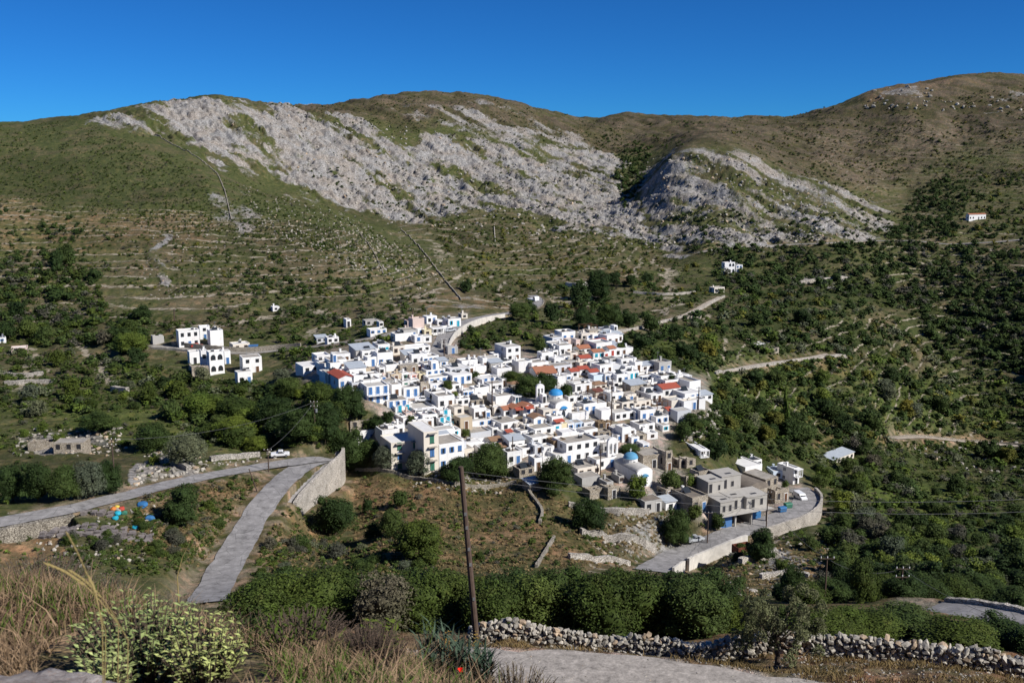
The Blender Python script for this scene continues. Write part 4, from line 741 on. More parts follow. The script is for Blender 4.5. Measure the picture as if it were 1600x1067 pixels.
ordn = ["leftmost", "second", "third", "fourth", "fifth", "sixth", "seventh", "eighth", "ninth", "tenth", "eleventh", "twelfth", "thirteenth", "fourteenth", "last"]
for k, (u, vb, w_, h_, pal) in enumerate(HG):
    X, Y, Z = P(u, vb, 54 + (k % 3) * 1.5); z = float(ground(X, Y)); _, vt = proj(X, Y, z); H = (vb - (vb - h_)) * Y / F + (Z - z)
    e = empty("hedge_bush", (X, Y, z - 0.2), k * 1.3); tag(e, f"{ordn[k]} bush, counted from the left, of the near hedge behind the dry-stone wall", "hedge bush", "bushes of the near hedge")
    c_ = link(bpy.data.objects.new("crown", get_crown(pal, 'l', k % 3)), e); W = w_ * Y / F * 1.15; c_.scale = (W * 1.3, W * 1.1, (max(H, 2) + 0.3) * 1.02)
    t_ = link(bpy.data.objects.new("trunk", get_trunk(k % 3)), e); t_.scale = (3.5, 3.5, 3.5)
HG2 = [(1290, 1015, 120, 46, 'hedge'), (1350, 1022, 130, 64, 'hedge'), (1420, 1030, 140, 78, 'mid'), (1490, 1036, 130, 70, 'hedge'), (1550, 1040, 110, 48, 'dark'), (1240, 1000, 70, 30, 'mid'), (1610, 1045, 80, 60, 'dark'), (1320, 985, 80, 40, 'bright')]
for k, (u, vb, w_, h_, pal) in enumerate(HG2):
    X, Y, Z = P(u, vb, 50 + (k % 3) * 2.0); z = float(ground(X, Y)); H = h_ * Y / F + (Z - z)
    e = empty("thicket_bush", (X, Y, z - 0.2), k * 1.1); tag(e, ["olive-green low bush at the near right wall, left end", "second bush of the right thicket, behind the stone wall", "tallest green bush of the right thicket below the lower road", "dense bush right of the thicket's tallest bush", "dark bush at the right end of the thicket", "small mid-green bush beside the leaning olive tree", "dark bush at the photo's right edge below the road", "bright bush at the back of the right thicket"][k], "bush", "thicket behind the near wall on the right")
    c_ = link(bpy.data.objects.new("crown", get_crown(pal, 'l', k % 3)), e); W = w_ * Y / F * 1.2; c_.scale = (W, W * 0.9, max(H, 1.5) + 0.3); c_.rotation_euler = (0, 0, 0)
# belt of dark bushes beyond the lower road
for k, (u, v, w_, h_) in enumerate([(1262, 962, 60, 46), (1300, 958, 56, 44), (1340, 955, 56, 50), (1372, 945, 50, 52), (1410, 950, 60, 50), (1450, 940, 64, 50), (1495, 935, 64, 46), (1540, 945, 60, 40), (1580, 950, 60, 40), (1625, 955, 60, 46), (1228, 955, 44, 40), (1318, 905, 40, 34), (1350, 900, 46, 40), (1240, 905, 36, 32)]):
    Y = 118 + (k % 4) * 5; X, Y, Z = P(u, v, Y); z = float(ground(X, Y)); e = empty("roadside_bush", (X, Y, z - 0.3), k); H = h_ * Y / F + max(0, Z - z)
    tag(e, f"{'dark' if k % 3 else 'olive-green'} full bush in the belt beyond the lower right road", "bush", f"{'dark' if k % 3 else 'olive-green'} bushes beyond the lower right road")
    c_ = link(bpy.data.objects.new("crown", get_crown('dark' if k % 3 else 'hedge', 'l', k % 3)), e); c_.scale = (w_ * Y / F * 1.3, w_ * Y / F * 1.3, H)
    t_ = link(bpy.data.objects.new("trunk", get_trunk(k % 3)), e); t_.scale = (3, 3, 3)
# ------------------------------------------------------------------ houses
WM = {}
def window_mesh(kind, colr):
    """Small wall opening: local x across the wall, y points out of the wall (negative = outwards), z up, origin at its foot."""
    k = (kind, colr)
    if k in WM: return WM[k]
    m = MB(); fr = MT['trim_white'] if colr == 'none' else MT[colr]
    if kind == 'win':
        m.box(-.46, .46, -.03, .12, 0, 1.2, 1); m.box(-.54, -.46, -.09, .1, -.06, 1.26); m.box(.46, .54, -.09, .1, -.06, 1.26); m.box(-.46, .46, -.09, .1, 1.2, 1.26); m.box(-.46, .46, -.12, .1, -.06, 0.0); m.box(-.04, .04, -.07, .1, 0, 1.2)
    elif kind == 'shut':
        m.box(-.30, .30, -.03, .12, 0, 1.3, 1); m.box(-.62, -.30, -.10, .1, -.02, 1.32); m.box(.30, .62, -.10, .1, -.02, 1.32); m.box(-.30, .30, -.08, .1, 1.3, 1.34); m.box(-.34, .34, -.13, .1, -.07, -.02)
    elif kind == 'closed':
        m.box(-.5, .5, -.08, .1, 0, 1.35); m.box(-.03, .03, -.10, .1, 0, 1.35, 1); m.box(-.58, .58, -.12, .1, -.08, 0, 1)
    elif kind == 'door':
        m.box(-.5, .5, -.07, .1, 0, 2.15); m.box(-.60, -.5, -.11, .1, 0, 2.25, 2); m.box(.5, .60, -.11, .1, 0, 2.25, 2); m.box(-.5, .5, -.11, .1, 2.15, 2.25, 2); m.box(-.03, .03, -.09, .1, .1, 2.1, 1)
    elif kind == 'hole':
        m.box(-.5, .5, -.03, .1, 0, 1.6, 1); m.box(-.58, -.5, -.06, .1, -.05, 1.66, 0); m.box(.5, .58, -.06, .1, -.05, 1.66, 0)
    elif kind == 'arch':
        pts = [(-.7, 0), (.7, 0), (.7, 1.1)] + [(.7 * math.cos(a), 1.1 + .7 * math.sin(a)) for a in [math.pi * k / 8 for k in range(1, 8)]] + [(-.7, 1.1)]
        m.prism(pts, -.03, 'y', .15, 1); m.box(-.78, -.7, -.07, .1, 0, 1.1); m.box(.7, .78, -.07, .1, 0, 1.1)
    elif kind == 'wide':
        m.box(-1.4, 1.4, -.03, .12, 0, 1.2, 1); m.box(-1.48, -1.4, -.1, .1, -.05, 1.25); m.box(1.4, 1.48, -.1, .1, -.05, 1.25); m.box(-1.4, 1.4, -.1, .1, 1.2, 1.26); m.box(-.05, .05, -.08, .1, 0, 1.2)
    WM[k] = m.mesh("window" if kind != 'door' else "door", [fr, MT['glass'] if kind != 'hole' else MT['dark'], MT['trim_white']]); return WM[k]
TANK = None
def kid(name, me, par, loc, rz=0, s=None):
    o = link(bpy.data.objects.new(name, me), par); o.location = loc; o.rotation_euler = (0, 0, rz)
    if s is not None: o.scale = s
    return o
CM = {'w': ('white', 'white'), 'g': ('grey', 'grey'), 'c': ('cream', 'cream'), 'p': ('pink', 'pale pink'), 's': ('stone', 'bare stone'), 'y': ('yellow', 'pale yellow'), 't': ('tan', 'tan'), 'l': ('pale', 'pale grey'), 'k': ('concrete', 'raw concrete'), 'B': ('bluewhite', 'pale blue'), 'S': ('brownstone', 'dark stone')}
SM = {'b': ('blue', 'blue shutters'), 'd': ('dark', 'dark openings'), 'r': ('red', 'red woodwork'), 't': ('turquoise', 'turquoise woodwork'), 'g': ('green', 'green shutters'), 'n': ('brown', 'brown woodwork'), '0': (None, 'blank walls')}
RM = {'f': 'flat roof', 'W': 'white flat roof', 'o': 'orange tiled roof', 'r': 'red tiled roof', 'b': 'brown tiled roof', 'm': 'maroon tiled roof', 's': 'sheet-metal roof', 'h': 'brown hipped roof', 'O': 'orange gable facing forward', 'R': 'red gable facing forward', 'N': 'brown gable facing forward', 'x': 'no roof'}
HOUSES = []
def solve(u0, u1, v0, v1, yaw, ymin=170, Y=None):
    """Where a front wall stands: pixel extent at its foot -> centre of the front foot, width and height in metres."""
    um = (u0 + u1) / 2
    if Y is None: Pm = at(um, v1, ymin)
    else: Pm = Vector(P(um, v1, Y))
    dx, dy = math.cos(yaw), math.sin(yaw); cm = Pm.y * CP - Pm.z * SP
    def half(u): t = (u - HW) / F; return (t * cm - Pm.x) / (dx - t * dy * CP)
    a, b_ = half(u0), half(u1); ctr = Pm + Vector((dx, dy, 0)) * ((a + b_) / 2)
    return Vector((ctr.x, ctr.y, Pm.z)), b_ - a, zed(v0, Pm.y) - Pm.z
def house(u0, u1, v0, v1, col='w', sh='d', roof='f', opt='', yaw=28, depth=None, ymin=170, label=None, Y=None, cat="house", name="house"):
    rr = random.Random(int(u0 * 7 + v0 * 13)); yw = R(yaw + rr.uniform(-4, 4)); p, w_, h = solve(u0, u1, v0, v1, yw, ymin, Y)
    w_ = max(w_, 1.5); h = max(h, 1.8); gl = float(ground(p.x, p.y)); d = (depth * .88 if depth else 0) or min(7.5, max(3.4, w_ * rr.uniform(0.6, 0.95)))
    e = empty(name, p, yw); base = min(-0.6, gl - p.z - 1.5) - 0.8; W2 = w_ / 2; wall = MT[CM[col][0]]; fl = max(1, round(h / 3.0)); fh = h / fl
    m = MB(); gab = roof in 'orbmsORN'; par = 0.0 if (roof != 'f' and roof != 'W') else rr.choice([0.12, 0.25, 0.4, 0.55])
    rfm = {'f': rr.choice(['roof_light', 'roof_light', 'roof_grey', 'roof_grey', 'roof_white']), 'W': 'roof_white', 'o': 'tile_orange', 'r': 'tile_red', 'b': 'tile_brown', 'm': 'tile_maroon', 's': 'metal_roof', 'h': 'tile_brown', 'O': 'tile_orange', 'R': 'tile_red', 'N': 'tile_brown', 'x': 'roof_dark'}[roof]
    if col in 'sSkg' and roof == 'f': rfm = rr.choice(['roof_grey', 'roof_dark', 'roof_grey'])
    t_ = 0.28
    if roof in 'fW':
        m.box(-W2, W2, 0, d, base, h - par - 0.02)
        if par: m.box(-W2, W2, 0, t_, h - par - 0.02, h); m.box(-W2, W2, d - t_, d, h - par - 0.02, h); m.box(-W2, -W2 + t_, t_, d - t_, h - par - 0.02, h); m.box(W2 - t_, W2, t_, d - t_, h - par - 0.02, h)
        m.obj("wall", wall, e); r_ = MB(); i_ = t_ + .02 if par else -0.12; r_.box(-W2 + i_, W2 - i_, i_, d - i_, h - par - 0.015, h - par + (0.06 if par else 0.14)); r_.obj("roof", MT[rfm], e)
    elif roof == 'x':
        for k in range(1):
            m.box(-W2, W2, 0, .5, base, h * 0.92); m.box(-W2, -W2 + .5, .5, d, base, h); m.box(W2 - .5, W2, .5, d, base, h * 0.75); m.box(-W2 + .5, W2 - .5, d - .5, d, base, h * 0.85)
            x = -W2
            while x < W2 - .6: ww = rr.uniform(.4, 1.0); m.box(x, min(x + ww, W2), .02, .48, h * 0.92, h * 0.92 + rr.uniform(0.1, .7)); x += ww
        m.obj("wall", wall, e)
    else:
        ov = 0.25; rz_ = h + min(2.0, (w_ if roof in 'ORN' else d) * 0.16)
        if roof in 'ORN':
            m.box(-W2, W2, 0, d, base, h - .02); m.prism([(-W2, h - .02), (W2, h - .02), (0, rz_)], 0, 'y', d); r_ = MB()
            for sgn in (-1, 1): r_.prism([(sgn * (W2 + ov), h - .12), (sgn * (W2 + ov), h + .05), (0, rz_ + .17), (0, rz_ + .02)][::sgn], -ov, 'y', d + 2 * ov)
        elif roof == 'h':
            m.box(-W2, W2, 0, d, base, h); r_ = MB(); a0, a1, b0, b1 = -W2 - ov, W2 + ov, -ov, d + ov; q = min(w_, d) * 0.42; A1 = (a0 + q, d / 2, rz_); B1 = (a1 - q, d / 2, rz_)
            c0, c1, c2, c3 = (a0, b0, h + .03), (a1, b0, h + .03), (a1, b1, h + .03), (a0, b1, h + .03)
            for f in ([c0, c1, B1, A1], [c2, c3, A1, B1], [c1, c2, B1], [c3, c0, A1], [c3, c2, c1, c0]): r_.face(f)
        elif roof == 's':
            m.box(-W2, W2, 0, d, base, h - .02); m.prism([(0, h - .02), (d, h - .02), (d, rz_ - .2)], -W2, 'x', w_); r_ = MB(); r_.prism([(-ov, h - .05), (d + ov, rz_ - .12), (d + ov, rz_), (-ov, h + .07)], -W2 - ov, 'x', w_ + 2 * ov)
        else:
            m.box(-W2, W2, 0, d, base, h - .02); m.prism([(0, h - .02), (d, h - .02), (d / 2, rz_)], -W2, 'x', w_); r_ = MB()
            r_.prism([(-ov, h - .1), (d / 2, rz_ + .02), (d / 2, rz_ + .17), (-ov, h + .06)], -W2 - ov, 'x', w_ + 2 * ov); r_.prism([(d + ov, h + .06), (d / 2, rz_ + .17), (d / 2, rz_ + .02), (d + ov, h - .1)], -W2 - ov, 'x', w_ + 2 * ov)
        m.obj("wall", wall, e); r_.obj("roof", MT[rfm], e)
    if sh != '0':
        sc_ = SM[sh][0]; nf = max(1, min(6, int(round(w_ / (2.2 if sh in 'bt' else 2.5))))); sp = w_ / nf
        for f in range(fl):
            for k in range(nf):
                x = -W2 + sp * (k + .5) + rr.uniform(-.12, .12)
                if f == 0 and k == nf // 2 and h > 2.4 and 'A' not in opt: kid("door", window_mesh('door', sc_ if sh != 'd' else rr.choice(['dark', 'brown', 'blue'])), e, (x, 0, 0.05), 0, (1, 1, min(1, fh / 2.8))); continue
                if rr.random() < 0.14 and nf > 2: continue
                kd = 'arch' if 'A' in opt else ('hole' if col in 'sSk' else (rr.choice(['shut', 'closed', 'shut']) if sh in 'btgr' else 'win')); big_ = 'D' in opt and f >= fl - 1
                if big_: kid("door", window_mesh('door', sc_), e, (x, 0, f * fh + .15), 0, (1, 1, .95)); continue
                kid("window", window_mesh(kd, sc_ if col not in 'sSk' else CM[col][0]), e, (x, 0, f * fh + min(.95, fh * .32)), 0, (min(1, sp / 1.5),) + (1, min(1, fh / 3.0)))
            if rr.random() < 0.55: kid("window", window_mesh('win', 'none' if col == 'w' else 'dark'), e, (-W2, d * rr.uniform(.3, .7), f * fh + min(1, fh * .35)), -math.pi / 2, (1, 1, min(1, fh / 3.0)))
    if 'V' in opt or 'D' in opt:      # balcony or veranda on the top floor
        z = (fl - 1) * fh; m = MB(); y = -1.3; m.box(-W2 + .05, W2 - .05, y, -.01, z - .12, z + .03); bl = m.obj("balcony", MT['trim_white'], e)
        m = MB(); m.box(-W2 + .05, W2 - .05, y, y + .05, z + .95, z + 1.02); n_ = max(3, int(w_ / .9))
        for k in range(n_ + 1): x = -W2 + .08 + (w_ - .16) * k / n_; m.box(x - .03, x + .03, y, y + .05, z + .03, z + .95)
        m.obj("railing", MT['blue' if sh == 'b' else 'turquoise' if sh == 't' else 'steel'], bl)
        if 'V' in opt:
            m = MB(); m.box(-W2, W2, y - .1, -.01, h - .25, h - .08)
            for k in range(4): x = -W2 + .1 + (w_ - .2) * k / 3; m.box(x - .08, x + .08, y, y + .16, z + .03, h - .25)
            m.obj("canopy", MT['trim_white'], e)
    if 'P' in opt:                   # pergola over the roof terrace
        m = MB()
        for x in (-W2 + .2, 0, W2 - .2):
            for y in (.3, d - .5): m.box(x - .06, x + .06, y - .06, y + .06, h, h + 2.1)
        for y in (.3, d - .5): m.box(-W2, W2, y - .05, y + .05, h + 2.1, h + 2.22)
        for k in range(int(w_ / .7)): x = -W2 + .2 + k * .7; m.box(x - .04, x + .04, .1, d - .3, h + 2.22, h + 2.3)
        m.obj("pergola", MT['brown'], e)
    if 'W' in opt: m = MB(); m.prism([(0, 2.5), (0, 2.65), (-1.5, 2.15), (-1.5, 2.05)], -W2 * .8, 'x', w_ * .8); m.obj("awning", MT['tile_red'], e)
    if 'T' in opt or (roof in 'fW' and rr.random() < .30 and w_ > 3.6 and col in 'wcpyl'):
        m = MB(); x = rr.uniform(-W2 * .5, W2 * .5); y = d * .6; z = h - par + .06; m.tube((x - .5, y, z + .75), (x + .5, y, z + .75), .26, .26, 10, 0); m.box(x - .45, x + .45, y - .35, y + .35, z, z + .5, 1); m.obj("water_tank", [MT['steel'], MT['dark']], e)
    if roof in 'fW' and rr.random() < .16 and w_ > 3.6: m = MB(); x = -W2 * .4; m.prism([(.4 * d, h - par + .1), (.4 * d + 1.3, h - par + 1.1), (.4 * d + 1.3, h - par + 1.18), (.4 * d, h - par + .18)], x, 'x', 1.9); m.obj("solar_panel", MT['glass'], e)
    if roof in 'fW' and rr.random() < .14: m = MB(); x = W2 * rr.uniform(-.6, .6); m.tube((x, d * .8, h - par), (x, d * .8, h + 2.6), .05, .04, 5); m.tube((x - .6, d * .8, h + 2.4), (x + .6, d * .8, h + 2.4), .035, .035, 4); m.obj("aerial", MT['steel'], e)
    if roof in 'fW' and rr.random() < .45: m = MB(); x = rr.uniform(-W2 * .8, W2 * .8); y = d * rr.uniform(.5, .9); m.box(x - .25, x + .25, y - .25, y + .25, h - par, h + .8); m.box(x - .33, x + .33, y - .33, y + .33, h + .8, h + .92); m.obj("chimney", wall if col != 's' else MT['white'], e)
    if roof in 'fW' and 'U' in opt: m = MB(); m.box(-W2 * .3, W2 * .45, d * .3, d * .95, h - par, h + 2.2); m.obj("stair_tower", wall, e); kid("door", window_mesh('door', SM[sh][0] or 'blue'), e, (0, d * .3, h - par + .1), 0, (.9, 1, .9))
    HOUSES.append((e, (u0 + u1) / 2, (v0 + v1) / 2, col, sh, roof, fl, w_, label, opt)); return e
def HZ(ox, oy, rows, sc_=10.6667):
    for r in rows:
        x0, x1, y0, y1 = r[:4]; house(ox + x0 / sc_, ox + x1 / sc_, oy + y0 / sc_, oy + y1 / sc_, *(r[4:8]), **(r[8] if len(r) > 8 else {}))
# each row: left, right, top and bottom of the visible front in the close-up it was measured in, wall, woodwork, roof, options
HZ(450, 520, [(480, 660, 85, 165, 'l', 'd', 's', ''), (660, 850, 75, 175, 'w', 'd', 'f', ''), (255, 520, 550, 660, 'w', 'd', 'W', '', dict(depth=8)), (530, 700, 510, 690, 'w', 'b', 'f', 'D'), (712, 900, 495, 740, 'w', '0', 'f', 'U'), (900, 1330, 500, 590, 'w', 'n', 'f', '', dict(depth=5)), (905, 1035, 600, 710, 'w', '0', 'f', '', dict(depth=4)), (1040, 1380, 610, 700, 't', '0', 'f', '', dict(depth=3)), (1330, 1500, 400, 560, 'w', 'b', 'f', ''),
    (850, 1100, 745, 940, 'w', 'b', 'R', '', dict(depth=10)), (1105, 1330, 710, 930, 'w', 'd', 'f', ''), (1330, 1530, 680, 870, 'w', 'b', 'f', 'D'), (1320, 1690, 880, 1170, 'w', 'b', 'f', 'D', dict(depth=7, yaw=24))])
HZ(590, 480, [(0, 260, 755, 990, 'w', 'b', 'f', ''), (500, 590, 225, 340, 'p', 'n', 'f', ''), (590, 780, 185, 430, 'p', '0', 'f', ''), (420, 560, 370, 500, 'p', 'd', 'f', ''), (820, 990, 150, 275, 'w', 'd', 'f', ''), (1000, 1180, 215, 310, 'w', 'd', 'W', ''), (1180, 1390, 190, 330, 'w', 't', 'f', ''), (1400, 1500, 130, 190, 'c', 'd', 'f', ''),
    (780, 900, 375, 490, 'y', 'n', 'f', ''), (670, 780, 360, 460, 'w', 'b', 'f', ''), (900, 1110, 340, 450, 'w', 'd', 'f', 'V'), (1115, 1240, 350, 415, 'w', 'n', 'f', ''), (620, 760, 475, 595, 'w', 'b', 'f', ''), (765, 900, 480, 590, 'w', 'd', 'f', ''), (450, 880, 655, 755, 'w', 'd', 'f', '', dict(depth=5)), (480, 760, 775, 870, 'w', 'r', 'f', 'W', dict(depth=4)), (765, 905, 775, 880, 'w', 'd', 'f', ''),
    (1060, 1170, 610, 690, 'g', 'd', 'f', ''), (1170, 1340, 650, 775, 'g', 'd', 'x', ''), (1040, 1180, 890, 1000, 'w', 'b', 's', ''), (1190, 1330, 860, 980, 's', '0', 'x', ''), (410, 600, 930, 1060, 'w', 'd', 'f', ''), (605, 770, 960, 1060, 'w', 'r', 'f', ''), (775, 930, 930, 1060, 'w', 'd', 'f', ''), (-520, -440, 200, 330, 'w', 'd', 'f', ''), (-200, 20, 215, 300, 'g', 'd', 'f', ''), (-120, 155, 365, 455, 'w', 'b', 'f', ''), (30, 100, 260, 330, 'w', 'd', 'f', '')])
HZ(590, 570, [(1210, 1540, 60, 210, 'l', 'n', 'W', 'A', dict(depth=8)), (30, 130, 45, 165, 'w', 'd', 'f', ''), (60, 145, 205, 330, 'w', 'b', 'f', 'D'), (150, 225, 225, 315, 'p', 'n', 'f', ''), (225, 400, 145, 300, 't', 'n', 'f', ''), (405, 520, 135, 265, 'w', 'g', 'f', ''), (530, 690, 155, 265, 'p', 'r', 'f', ''), (695, 800, 145, 255, 'y', 'n', 'f', ''), (815, 1130, 75, 195, 'w', 'b', 'f', 'U'),
    (850, 1260, 195, 300, 'w', 'b', 'f', '', dict(depth=5)), (880, 1140, 310, 425, 'w', 'b', 'f', ''), (1145, 1390, 325, 435, 'w', 'd', 'f', ''), (240, 400, 325, 535, 'w', 'n', 'f', 'D'), (410, 535, 270, 400, 'w', 'g', 'f', ''), (540, 700, 255, 355, 'w', 'd', 'f', ''), (440, 700, 370, 530, 'w', 'b', 'f', 'D'), (720, 860, 300, 490, 's', 'd', 'x', ''), (870, 1200, 440, 560, 'w', 'd', 'f', 'V'),
    (160, 510, 590, 730, 'w', 'b', 'f', 'D'), (300, 570, 735, 800, 'w', 't', 'f', 'D'), (360, 470, 850, 965, 'w', 't', 'f', ''), (475, 580, 800, 950, 'p', 'n', 'f', ''), (600, 965, 710, 820, 'w', 'b', 'f', 'V', dict(depth=9)), (680, 980, 835, 910, 'p', 'd', 'f', ''), (1040, 1225, 760, 880, 'w', 't', 'f', 'D'), (1020, 1230, 885, 1000, 'w', 't', 'f', 'D'), (1100, 1240, 1005, 1080, 'w', 't', 'f', ''),
    (1280, 1440, 700, 840, 'c', 'd', 'f', ''), (1310, 1540, 560, 680, 'w', 'd', 'f', ''), (1430, 1610, 450, 530, 'w', 'b', 'f', ''), (1380, 1580, 875, 1070, 't', 'd', 'f', '')])
HZ(730, 530, [(650, 890, 125, 360, 'w', 'd', 'f', '', dict(yaw=32, depth=9, label="tall white four-storey block standing alone above the village square trees")), (440, 560, 240, 335, 'w', 'd', 'f', ''), (560, 755, 365, 495, 'w', 'd', 'f', ''), (460, 590, 365, 430, 'w', '0', 'f', ''), (80, 255, 345, 440, 'w', 'd', 'f', 'V'), (260, 335, 310, 510, 'w', 'd', 'f', ''), (0, 140, 450, 600, 'w', 'n', 'f', ''), (150, 320, 450, 570, 'w', '0', 'f', ''), (880, 1050, 405, 480, 'w', 'd', 'W', ''), (1060, 1220, 400, 500, 'w', 'd', 'f', ''), (770, 920, 440, 530, 'g', '0', 'f', '', dict(depth=4)),
    (1160, 1490, 575, 665, 'w', 'd', 'o', '', dict(depth=9, yaw=14, label="long white hall with a bright orange tiled roof behind the square")), (1500, 1600, 640, 800, 'w', '0', 'f', ''), (1240, 1410, 225, 385, 'w', 'd', 'f', ''), (250, 575, 655, 760, 'w', 'b', 'W', 'D', dict(depth=7)), (375, 600, 735, 880, 'w', 'd', 'f', ''), (580, 660, 655, 800, 'w', 'n', 'f', ''), (740, 920, 765, 845, 'c', 'n', 'h', ''), (130, 365, 800, 940, 'w', '0', 'f', ''), (0, 120, 855, 955, 'w', 'b', 'f', ''),
    (425, 540, 920, 1070, 'w', 'b', 'f', ''), (560, 670, 850, 970, 'w', 'd', 'f', ''), (670, 760, 840, 960, 'w', 'd', 'f', ''), (760, 915, 930, 1070, 'w', 't', 'f', 'V'), (920, 1090, 890, 1030, 'w', 'd', 'f', ''), (1050, 1220, 1000, 1100, 'l', 'd', 'f', '')])
HZ(730, 610, [(115, 320, 290, 485, 'w', 'n', 'f', ''), (325, 375, 330, 490, 'w', 'b', 'f', ''), (125, 255, 85, 160, 'w', '0', 'f', ''), (70, 280, 165, 275, 's', 'n', 'f', ''), (75, 425, 495, 600, 'w', 'b', 'f', ''), (450, 580, 280, 410, 'c', 'n', 'f', ''), (610, 745, 315, 445, 'w', 'd', 'o', ''), (760, 930, 290, 430, 'w', 'd', 'O', 'W'), (935, 1100, 260, 410, 'w', 'b', 'O', 'W'), (1225, 1395, 210, 375, 'w', 'd', 'f', 'U'), (1110, 1220, 230, 380, 'w', 'd', 'f', ''),
    (570, 860, 525, 665, 'w', 'd', 'f', '', dict(depth=8)), (1110, 1290, 450, 610, 'w', 'd', 'N', ''), (1025, 1105, 480, 575, 'w', 'd', 'f', ''), (820, 940, 565, 665, 'c', 'n', 'f', ''), (950, 1105, 570, 685, 'c', 'n', 'f', ''), (1305, 1425, 470, 595, 'w', 'd', 'f', ''), (1410, 1600, 430, 630, 'w', 'r', 'f', 'W'), (1110, 1440, 620, 750, 'w', 'd', 'f', ''), (890, 1110, 680, 770, 'w', 'd', 'f', ''), (420, 520, 620, 745, 'w', 'd', 'f', ''),
    (840, 1130, 745, 870, 'w', '0', 'f', '', dict(depth=9)), (400, 570, 830, 1000, 'c', 'd', 'b', ''), (240, 395, 860, 960, 'w', 'b', 'f', ''), (600, 740, 700, 800, 'w', 'r', 'f', 'W'), (60, 400, 700, 800, 'l', '0', 'f', '', dict(depth=11)), (1240, 1440, 760, 880, 'c', '0', 'f', '')])
HZ(840, 505, [(235, 510, 330, 470, 'w', 'd', 'f', ''), (85, 250, 485, 645, 'w', 'd', 'f', ''), (255, 340, 450, 565, 'w', 'd', 'f', ''), (280, 430, 580, 700, 'w', '0', 'f', ''), (435, 540, 545, 670, 'w', 'd', 'f', ''), (545, 670, 490, 625, 'c', 'd', 'f', ''), (510, 640, 270, 370, 'p', 'n', 'f', ''), (645, 700, 270, 450, 'p', 'n', 'f', ''), (710, 825, 270, 380, 's', '0', 'x', ''), (770, 1000, 140, 240, 'c', 'n', 'f', 'P'), (1000, 1100, 120, 230, 'w', 'd', 'f', ''),
    (1100, 1240, 165, 290, 'w', 'b', 'f', ''), (1240, 1400, 150, 300, 'w', 'd', 'f', 'U'), (830, 960, 280, 405, 'w', 'd', 'f', ''), (965, 1150, 300, 400, 'w', 'd', 'r', ''), (700, 890, 415, 505, 'w', 'd', 'o', ''), (1195, 1300, 420, 565, 'w', 'r', 'o', ''), (930, 1110, 475, 595, 'w', 't', 'o', ''), (1110, 1190, 480, 600, 'w', 'r', 'f', ''), (645, 790, 480, 590, 's', 'g', 'f', ''), (720, 890, 615, 670, 'w', 'd', 'r', ''), (180, 400, 690, 765, 'g', '0', 'f', ''), (470, 640, 650, 725, 'g', 'n', 'f', ''),
    (700, 850, 760, 860, 'w', 'd', 'r', ''), (560, 690, 800, 910, 'w', 'd', 'r', ''), (880, 1020, 810, 910, 'w', 'r', 'r', ''), (1125, 1290, 840, 980, 'w', 'b', 'f', ''), (935, 1120, 860, 980, 'B', '0', 'f', ''), (1140, 1460, 705, 805, 'l', '0', 'f', '', dict(depth=6)), (1460, 1600, 710, 840, 'w', 'b', 'f', ''), (1200, 1340, 580, 685, 'g', 'd', 'f', ''), (600, 875, 970, 1100, 'w', 'd', 'f', ''), (880, 970, 970, 1070, 'w', 'd', 'f', ''), (480, 560, 860, 990, 'w', 'b', 'f', ''), (335, 470, 880, 1067, 'w', '0', 'f', ''), (700, 860, 660, 740, 'c', 'd', 'f', ''), (880, 1060, 640, 740, 'w', 'n', 'f', ''), (1060, 1180, 620, 720, 'w', 'd', 'f', '')])
HZ(860, 590, [(410, 690, 100, 250, 'w', 'd', 'f', ''), (740, 940, 150, 210, 'c', 'n', 'h', ''), (1050, 1130, 95, 170, 'w', 'd', 'f', ''), (950, 1200, 200, 305, 'c', 'n', 'f', ''), (750, 880, 250, 330, 'c', '0', 'm', ''), (300, 535, 300, 420, 'w', 'd', 'f', ''), (540, 700, 290, 430, 'w', 'b', 'f', ''), (650, 935, 440, 530, 'w', '0', 'f', 'P', dict(depth=7)), (310, 560, 490, 620, 'c', 'n', 'f', ''), (360, 640, 580, 700, 'w', '0', 'f', '', dict(depth=4)), (850, 1005, 540, 710, 'w', '0', 'f', ''), (1060, 1190, 440, 540, 'c', 'n', 'f', ''), (1195, 1390, 400, 530, 'c', 'd', 'f', ''), (1075, 1400, 570, 700, 'w', 'd', 'f', '', dict(depth=8)),
    (290, 400, 770, 870, 'w', 'b', 'f', ''), (405, 540, 745, 860, 'B', 'b', 'f', ''), (560, 745, 740, 860, 'w', 'd', 'f', ''), (190, 285, 760, 870, 'y', '0', 'f', ''), (55, 185, 790, 890, 'w', 't', 'f', ''), (795, 1010, 735, 880, 'S', 'n', 'x', ''), (240, 380, 895, 1000, 'w', 'd', 'f', ''), (430, 560, 920, 1010, 'w', 'b', 'f', ''), (565, 785, 860, 1040, 'w', 'd', 'f', ''), (795, 1000, 900, 1040, 's', 'd', 'f', ''), (1050, 1190, 840, 940, 'w', 'n', 'f', ''), (1195, 1335, 820, 1070, 'w', 'd', 'f', ''), (1340, 1410, 850, 970, 'w', 'n', 'f', ''), (1120, 1190, 950, 1070, 'w', 'b', 'f', ''), (1350, 1480, 990, 1110, 'w', 'b', 'f', ''), (1410, 1490, 560, 700, 'w', 'b', 'f', ''), (1180, 1350, 300, 390, 's', 'd', 'f', ''), (1400, 1600, 420, 520, 'c', 'n', 'f', '')])
